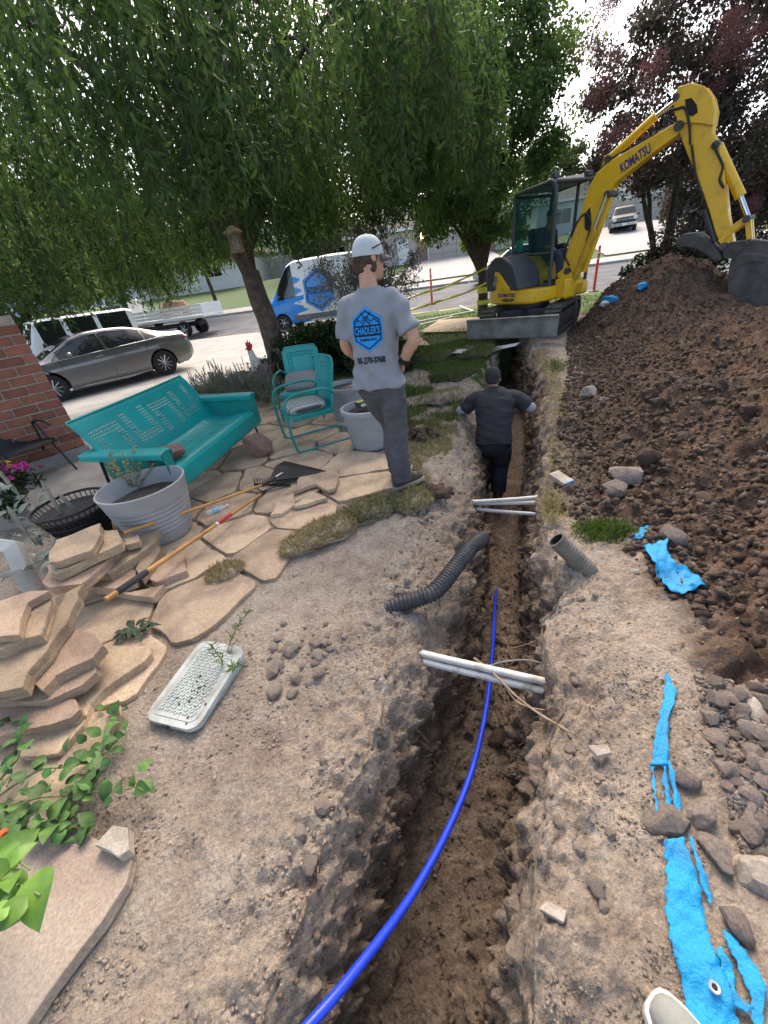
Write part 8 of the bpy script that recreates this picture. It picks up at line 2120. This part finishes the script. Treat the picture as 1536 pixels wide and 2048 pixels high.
    for k in range(70):
        a = R_(rs.uniform(150, 390)); z = rs.uniform(-.075, -.0); c = hc+up*z+rt*math.cos(a)*.074+fw*(math.sin(a)*.082-.02)
        if math.sin(a) > .25: continue
        hb.sphere(c, rs.uniform(.012, .02), 8, 6)
    remeshed('hair', hb, m_hair, root, .006, 1, wrinkle(.006, 40, 40, 1.0))
    cp = MB(); m_cap = mat('cap_grey', (.52, .53, .55), .85, var=.04, bump=.15, bscale=200)
    rings = []
    for k in range(10):
        t = k/9; z = .012+.115*math.sin(t*math.pi/2); r = math.cos(t*math.pi/2*.97)
        rings.append(ell(hc+up*z+fw*-.004, .089*max(.03, r**.75), .106*max(.03, r**.75), rt, fw, 28))
    cp.loft(rings); cap = cp.build('cap', m_cap, root, smooth=60)
    br = MB(); vs = []; n = 14
    for i in range(n+1):
        a = R_(-68+136*i/n); 
        for r_, dz in ((.098, .018), (.135, .012), (.175, .0)):
            xx = math.sin(a)*.088*(1 if r_ < .1 else 1.02); yy = math.cos(a)*(.104 if r_ < .1 else (.104+(r_-.098)*1.0*max(0, math.cos(a))**.4))
            vs.append(hc+rt*xx+fw*yy+up*(dz-.010*abs(math.sin(a))**2*3*(r_ > .1)))
    fs = []
    for i in range(n):
        for j in range(2): fs.append((3*i+j, 3*i+j+1, 3*i+j+4, 3*i+j+3))
    br.add(vs, fs); o = br.build('brim', mat('cap_dark', (.09, .09, .10), .85), cap, smooth=180); o.modifiers.new('t', 'SOLIDIFY').thickness = .005
    op = MB(); c = hc+up*.030-fw*.094; op.prism([(math.cos(R_(a))*.031, math.sin(R_(a))*.036) for a in range(0, 181, 15)]+[(-.031, -.012), (.031, -.012)], -.006, .006, Matrix.Translation(c) @ Matrix((rt, up, -fw)).transposed().to_4x4()); op.build('strap_opening', m_hair, cap, smooth=40)
    mb = MB(); c = hc+up*.012-fw*.098; mb.tube([c-rt*.032-fw*-.008, c-fw*.004, c+rt*.032-fw*-.008], .006, 6); mb.build('strap', m_cap, cap)
    mb = MB(); mb.sphere(hc+up*.128-fw*.004, (.008, .008, .005), 8, 6); mb.build('button', m_cap, cap)
    gl = MB(); gm = mat('sunglasses', (.03, .015, .012), .15, spec=.7)
    for k in (-1, 1):
        gl = MB(); gl.tube([hc+rt*k*.091-fw*.02+up*.045, hc+rt*k*.094+fw*.05+up*.070, hc+rt*k*.080+fw*.09+up*.080], .004, 6)
        gl.sphere(hc+rt*k*.042+fw*.108+up*.062, (.030, .010, .022), 12, 8, MH_)
        gl.build('sunglasses_lens', gm, cap, smooth=50)
    return root
standing_man()

def trench_worker():
    root = empty('person', (1.44, 4.32, -1.0), 70-90, 'worker in dark shirt and trousers bending over inside the trench', 'person')
    hip = V3((0, -.05, .74)); ch = V3((0, .12, 1.02)); sh0 = V3((0, .22, 1.21)); hc = V3((-.035, .33, 1.375)); fw = V3((-.05, .8, -.55)); up = V3((-.05, .55, .82))
    up = (up-fw*up.dot(fw)/fw.dot(fw)).normalized()
    shR, elR, wrR = V3((.205, .22, 1.17)), V3((.37, .20, 1.05)), V3((.38, .42, .95)); shL, elL, wrL = V3((-.205, .22, 1.17)), V3((-.37, .20, 1.04)), V3((-.38, .42, .94))
    sk = MB(); head(sk, hc, fw, up)
    sk.tube([sh0-V3((0, .05, .05)), hc-up*.07], [.065, .056], 14)
    tx = (sh0-hip).normalized(); ty = V3((1, 0, 0)).cross(tx)
    sk.loft([ell(hip.lerp(sh0, t), rx, ry, V3((1, 0, 0)), ty, 20, 2.4) for t, rx, ry in ((0, .13, .10), (.4, .13, .10), (.8, .16, .10), (1.0, .12, .07))])
    for a, b, c in ((shR, elR, wrR), (shL, elL, wrL)):
        limb(sk, [a.lerp(sh0, .4), a, a.lerp(b, .5), b, b.lerp(c, .5), c], [.056, .055, .052, .046, .043, .033])
    hand(sk, wrR, V3((0, .6, -.8)), V3((1, 0, 0)), .6, 1, -1); hand(sk, wrL, V3((0, .6, -.8)), V3((-1, 0, 0)), .6, 1, 1)
    remeshed('body', sk, m_skin2, root, .009, 3)
    m_bl = mat('black_shirt', (.028, .027, .031), .85, var=.12, scale=8, bump=.7, bscale=12); m_gr = mat('grey_sleeve', (.33, .33, .36), .9, bump=.2, bscale=200)
    st = MB()
    st.loft([ell(hip.lerp(sh0, t)+V3((0, o, 0)), rx, ry, V3((1, 0, 0)), ty, 24, 2.5) for t, rx, ry, o in ((-.10, .195, .15, 0), (.05, .19, .145, -.005), (.3, .18, .135, -.012), (.6, .195, .135, -.015), (.85, .215, .125, -.01), (1.0, .19, .10, 0), (1.1, .12, .08, 0), (1.16, .075, .065, .01))])
    for a, b, k in ((shR, elR, 1), (shL, elL, -1)): limb(st, [sh0+V3((k*.08, -.01, -.03)), a, a.lerp(b, .5), a.lerp(b, .82)], [.09, .086, .082, .08], 18)
    remeshed('shirt', st, m_bl, root, .0095, 2, wrinkle(.014, 7, 13, 4.0))
    for a, b, c in ((shR, elR, wrR), (shL, elL, wrL)):
        mb = MB(); limb(mb, [a.lerp(b, .78), b, b.lerp(c, .45), b.lerp(c, .8)], [.060, .056, .050, .045], 16); remeshed('sleeve', mb, m_gr, root, .009, 2, wrinkle(.004, 20, 20, 1.0))
    m_tr = mat('navy_trousers', (.030, .034, .050), .9, var=.15, scale=8, bump=.7, bscale=12)
    jn = MB()
    jn.loft([ell((0, y, z), rx, ry, n=22, p=2.4) for y, z, rx, ry in ((-.02, .84, .165, .125), (-.05, .74, .175, .14), (-.04, .64, .165, .13), (-.02, .57, .14, .11))])
    limb(jn, [V3((.085, -.04, .66)), V3((.09, .0, .50)), V3((.085, .03, .40)), V3((.075, -.04, .22)), V3((.07, -.07, .07))], [.112, .104, .092, .086, .084], 16)
    limb(jn, [V3((-.085, -.04, .66)), V3((-.09, .10, .50)), V3((-.09, .16, .42)), V3((-.09, .16, .22)), V3((-.09, .16, .07))], [.112, .104, .092, .086, .084], 16)
    remeshed('trousers', jn, m_tr, root, .0105, 3, wrinkle(.008, 9, 15, 8.0))
    m_bt = mat('boot', (.07, .05, .035), .8)
    for p, a in (((.07, .0, .0), 90), ((-.09, .23, .0), 90)): q = shoe(p, a, None, m_bt, m_bt, parent=root, sc=1.08)
    hb = MB(); rt = fw.normalized().cross(up); f = fw.normalized()
    hb.loft([ell(hc+up*t+f*oy, rx, ry, rt, f, 18, 2.2) for t, rx, ry, oy in ((-.08, .045, .03, -.07), (-.05, .066, .05, -.05), (0, .081, .085, -.025), (.05, .084, .098, -.012), (.09, .074, .09, -.01), (.118, .05, .06, -.01), (.132, .018, .02, -.01))])
    remeshed('hair', hb, m_hairb, root, .007, 1, wrinkle(.003, 50, 50, 1.0))
    root.scale = (1.10, 1.06, 1.0)
trench_worker()

def operator():
    root = empty('person', EXC, EAZ-15-90, 'machine operator in dark clothes sitting in the excavator cab', 'person')
    def L(u, v, z): return V3((-v, u, z))                        # machine (forward, left, up) -> person local (x right, y forward)
    hip = L(-.06, .34, 1.34); sh0 = L(-.08, .34, 1.80); hc = L(.02, .34, 2.02); fw = V3((0, 1, -.12)); up = V3((0, .12, 1)).normalized()
    sk = MB(); head(sk, hc, fw, up); sk.tube([sh0-V3((0, 0, .05)), hc-up*.07], [.065, .056], 14)
    sk.loft([ell(hip.lerp(sh0, t), rx, ry, n=18, p=2.4) for t, rx, ry in ((0, .13, .10), (.5, .14, .1), (.85, .16, .1), (1.0, .1, .07))])
    arms = []
    for k in (-1, 1):
        a = sh0+V3((k*.2, 0, -.04)); b = a+V3((k*.05, .06, -.27)); c = V3((hip.x+k*.25, hip.y+.36, 1.50)); arms.append((a, b, c))
        limb(sk, [a.lerp(sh0, .4), a, a.lerp(b, .5), b, b.lerp(c, .5), c], [.055, .054, .05, .044, .042, .032]); hand(sk, c, V3((0, 1, -.2)), V3((0, .2, 1)), .9, 1, -k)
    remeshed('body', sk, m_skin2, root, .010, 2)
    st = MB(); st.loft([ell(hip.lerp(sh0, t), rx, ry, n=20, p=2.4) for t, rx, ry in ((-.05, .19, .15), (.3, .19, .145), (.7, .205, .135), (.92, .19, .11), (1.05, .1, .075), (1.12, .07, .065))])
    for a, b, c in arms: limb(st, [a.lerp(sh0, .5), a, a.lerp(b, .5), b, b.lerp(c, .75)], [.09, .08, .07, .062, .052], 16)
    remeshed('jacket', st, mat('dark_jacket', (.035, .035, .042), .9, var=.15), root, .011, 2, wrinkle(.008, 8, 9, 3.0))
    jn = MB()
    jn.loft([ell(hip+V3((0, y, z)), rx, ry, n=18) for y, z, rx, ry in ((0, .04, .16, .13), (.02, -.06, .18, .15), (.05, -.12, .15, .12))])
    for k in (-1, 1): limb(jn, [hip+V3((k*.09, .05, -.03)), hip+V3((k*.11, .28, .02)), hip+V3((k*.12, .46, .0)), hip+V3((k*.12, .52, -.2)), hip+V3((k*.12, .55, -.38))], [.10, .09, .078, .07, .066], 14)
    remeshed('jeans', jn, mat('blue_jeans', (.055, .075, .12), .9, var=.15), root, .011, 2, wrinkle(.006, 8, 9, 6.0))
    cp = MB(); rt = fw.normalized().cross(up); f = fw.normalized()
    cp.loft([ell(hc+up*(.02+.115*math.sin(t*math.pi/2)), .088*max(.05, math.cos(t*math.pi/2)**.7), .104*max(.05, math.cos(t*math.pi/2)**.7), rt, f, 20) for t in (0, .2, .4, .6, .8, .97)])
    cp.box(hc+f*.14+up*.028, (.13, .12, .010)); cp.build('cap', m_trim, root, smooth=50)
operator()

# ================================================================ SMALL THINGS IN THE YARD AND THE STREET
# rooster statue
rb = D(528, 745, 7.3); rst = empty('rooster_statue', (rb.x, 7.3, -.08), 150, 'painted metal rooster statue with red comb beside the trunk', 'statue')
mr = mat('rooster_body', (.17, .085, .055), .5, col2=(.06, .04, .035), scale=8, metal=.2); mwh = mat('rooster_neck', (.62, .58, .50), .6, var=.12, scale=30); mrd = mat('rooster_red', (.42, .012, .02), .5)
mb = MB(); mb.loft([ell((x, 0, z), ry, rz_, V3((0, 1, 0)), V3((-.35, 0, 1)).normalized(), 16) for x, z, ry, rz_ in ((-.30, .62, .02, .05), (-.22, .52, .07, .10), (-.08, .44, .12, .15), (.06, .46, .12, .15), (.14, .52, .09, .12), (.19, .58, .06, .08))]); mb.build('body', mr, rst, smooth=60)
mb = MB(); mb.loft([ell((x, 0, z), r, r, n=16) for x, z, r in ((.10, .50, .115), (.13, .60, .098), (.155, .70, .072), (.17, .78, .052), (.175, .84, .045))]); mb.build('neck', mwh, rst, smooth=60)
mb = MB(); mb.sphere((.19, 0, .87), (.055, .042, .048), 14, 8); mb.tube([(.235, 0, .87), (.29, 0, .855)], [.018, .003], 6); mb.build('head', mrd, rst, smooth=60)
mb = MB(); mb.prism([(.11, .88), (.09, .95), (.125, .93), (.13, .99), (.165, .95), (.18, 1.01), (.205, .95), (.235, .985), (.24, .92), (.22, .88)], -.008, .008, Matrix(((1, 0, 0, 0), (0, 0, 1, 0), (0, 1, 0, 0), (0, 0, 0, 1)))); mb.build('comb', mrd, rst, bevel=.003)
mb = MB(); mb.sphere((.225, 0, .80), (.018, .014, .038), 10, 8); mb.build('wattle', mrd, rst, smooth=60)
for k in range(6): mb = MB(); mb.tube(bez([(-.25, -.05+.02*k, .58), (-.38, -.06+.024*k, .78+.03*(k % 3)), (-.50, -.07+.028*k, .66+.05*(k % 3))], 5), [.02]*5+[.016]*5+[.004], 6, flat=.4); mb.build('tail_feather', mat('tail_green', (.02, .035, .03), .4), rst, smooth=60)
for s in (-1, 1): mb = MB(); mb.tube([(.0, s*.05, .36), (.02, s*.05, .18), (.0, s*.05, .0)], .012, 6); mb.tube([(-.04, s*.05, .01), (.09, s*.05, .01)], .009, 6); mb.build('leg', m_steel, rst, smooth=50)
# hanging bird feeder in the willow
fp = D(472, 490, 7.8); bf = empty('bird_feeder', fp, 10, 'wooden lantern shaped bird feeder hanging in the big tree', 'bird feeder'); mwd = mat('feeder_wood', (.42, .29, .17), .8, var=.15)
mb = MB(); mb.box((0, 0, -.09), (.22, .17, .02)); mb.build('tray', mwd, bf, bevel=.004)
mb = MB(); mb.loft([ell((0, 0, z), r, r*.8, n=4) for z, r in ((.15, .16), (.17, .16), (.26, .02))]); mb.build('roof', mwd, bf)
for sx in (-1, 1):
    for sy in (-1, 1): mb = MB(); mb.box((sx*.085, sy*.06, .035), (.016, .016, .23)); mb.build('post', mwd, bf)
mb = MB(); mb.box((0, 0, .03), (.13, .09, .2)); mb.build('seed_pane', glass('feeder_pane', (.5, .45, .35), .4, .1), bf)
mb = MB(); mb.tube([(0, 0, .25), (.02, .01, .6), (.04, .05, 1.1)], .004, 5); mb.build('cord', m_trim, bf)
# delineator posts
m_or = mat('post_orange', (.78, .075, .045), .5, var=.05); m_refl = mat('post_band', (.78, .70, .66), .4)
def delineator(p, label, h=1.05):
    r = empty('delineator_post', p, 0, label, 'post', 'orange delineator posts')
    mb = MB(); mb.lathe([(.20, 0), (.20, .03), (.14, .05), (.05, .06)], n=8); mb.build('base', m_trim, r)
    mb = MB(); mb.lathe([(.052, .05), (.048, h*.9), (.035, h*.93), (.048, h*.96), (.040, h)], n=16); mb.build('tube', m_or, r, smooth=40)
    for z in (.70, .84): mb = MB(); mb.lathe([(.0505, h*z), (.0500, h*z+.07)], n=16, closed=True); mb.build('reflective_band', m_refl, r, smooth=60)
p = D(864, 606, 22.0); delineator((p.x, 22.0, float(base(p.x, 22.0))), 'orange delineator post in the street right of the standing man', 1.55)
p = D(1188, 578, 17.3); delineator((p.x, 17.3, float(base(p.x, 17.3))), 'orange delineator post between the boom and the spoil heap', 1.55)
# caution tape
m_tape = mat('caution_tape', (.62, .58, .05), .4, var=.1, spec=.5)
def tape(pts, label, w_=.07):
    P = bez([D(*q) for q in pts], 10); mb = MB(); vs = []; fs = []
    for i, p in enumerate(P): a = .7*math.sin(i*.45); vs += [p+V3((0, math.sin(a)*w_/2, math.cos(a)*w_/2)), p-V3((0, math.sin(a)*w_/2, math.cos(a)*w_/2))]
    for i in range(len(P)-1): fs.append((2*i, 2*i+1, 2*i+3, 2*i+2))
    mb.add(vs, fs); o = mb.build('caution_tape', m_tape, smooth=180); o.modifiers.new('t', 'SOLIDIFY').thickness = .002
    return tag(o, label, 'tape', 'caution tape tied to the street tree')
tape([(972,536,bt_.y-.2),(930,556,13.2),(880,578,13.6),(835,590,13.9),(700,640,14.6)], 'upper strand of yellow caution tape tied to the street tree')
tape([(972,566,bt_.y-.2),(930,586,13.0),(880,602,13.4),(835,616,13.7),(690,660,14.4)], 'lower strand of yellow caution tape tied to the street tree')
mb = MB(); b3 = V3((bt_.x, bt_.y, 0)); mb.lathe([(.20, .72), (.205, .80), (.20, .88)], b3, 16, closed=True); mb.lathe([(.20, .40), (.205, .46), (.20, .52)], b3, 16, closed=True); tag(mb.build('caution_tape', m_tape, smooth=60), 'yellow caution tape wrapped round the street tree trunk', 'tape', 'caution tape tied to the street tree')
# plywood, pipes and sheets on the lawn
m_ply = mat('plywood', (.50, .36, .215), .8, var=.14, scale=3, bump=.1)
def flat_thing(name, px, z, th, m, label, cat, dz=0.0, bevel=.004):
    P = [G(*q, z) for q in px]; c = sum(P, V3())/len(P); mb = MB(); mb.prism([(p.x-c.x, p.y-c.y) for p in P], -th, 0); o = mb.build(name, m, bevel=bevel); o.location = (c.x, c.y, z+dz); return tag(o, label, cat)
flat_thing('plywood_sheet', [(838,664),(878,640),(975,632),(1000,640),(945,662)], .13, .018, m_ply, 'tan plywood sheet lying on the lawn left of the blade', 'plywood')
flat_thing('plywood_scrap', [(832,690),(838,672),(852,682),(860,690)], .10, .018, m_ply, 'small triangular plywood scrap behind the man elbow', 'plywood')
flat_thing('metal_sheet', [(903,706),(912,698),(960,698),(1010,690),(1042,684),(1030,692),(960,706)], .14, .006, mat('sheet_grey', (.42, .44, .47), .6, var=.1), 'grey flat sheet on the grass under the blade', 'sheet')
for a, b, lb in (((822,646,.05), (948,622,.05), 'white plastic pipe lying on the lawn behind the plywood'), ((840,650,.06), (905,634,.06), 'second white plastic pipe beside the first one on the lawn'), ((920,612,.03), (946,622,.03), 'short white pipe at the lawn edge by the tree')):
    straight('plastic_pipe', a, b, .03, m_pvc2, lb, group='white pipes on the lawn', ext=0)
hp_ = hit(1220, 606)[0]; mb = MB(); 
def bag(px, py, s, m, label, seed):
    p, _ = hit(px, py); me = rockmesh('bag', seed, m, 3, .4, (1.2, .7, .5), 4); return tag(inst(me, 'plastic_bag', p+V3((0, 0, .04)), s, (0, 0, seed)), label, 'bag')
bag(1218, 604, .16, m_tarp, 'blue plastic bag beside the right track', 5); bag(1212, 612, .11, mat('white_bag', (.6, .6, .6), .5), 'white plastic bag under the blue one beside the track', 6); bag(1284, 577, .12, m_tarp, 'blue plastic bag on the heap crest left of the bushes', 7)
p, _ = hit(1120, 965); wb_ = empty('wood_block', p+V3((0, 0, .03)), 20, 'small wooden block with a blue end beside the trench worker', 'wood'); mb = MB(); mb.box((0, 0, .01), (.10, .16, .03), (.15, 0, 0)); mb.build('block', m_pale, wb_, bevel=.003); mb = MB(); mb.box((.0, -.084, -.002), (.10, .008, .03), (.15, 0, 0)); mb.build('blue_end', m_tarp, wb_)
# wire hoop stake behind the man
thin('wire_stake', [(838,760,.0),(842,720,.3),(848,690,.5),(852,672,.62),(846,662,.68),(838,668,.66),(842,680,.58),(852,678,.58)], .006, m_blackmetal, 'thin wire garden stake with a curl behind the man elbow', 'stake')
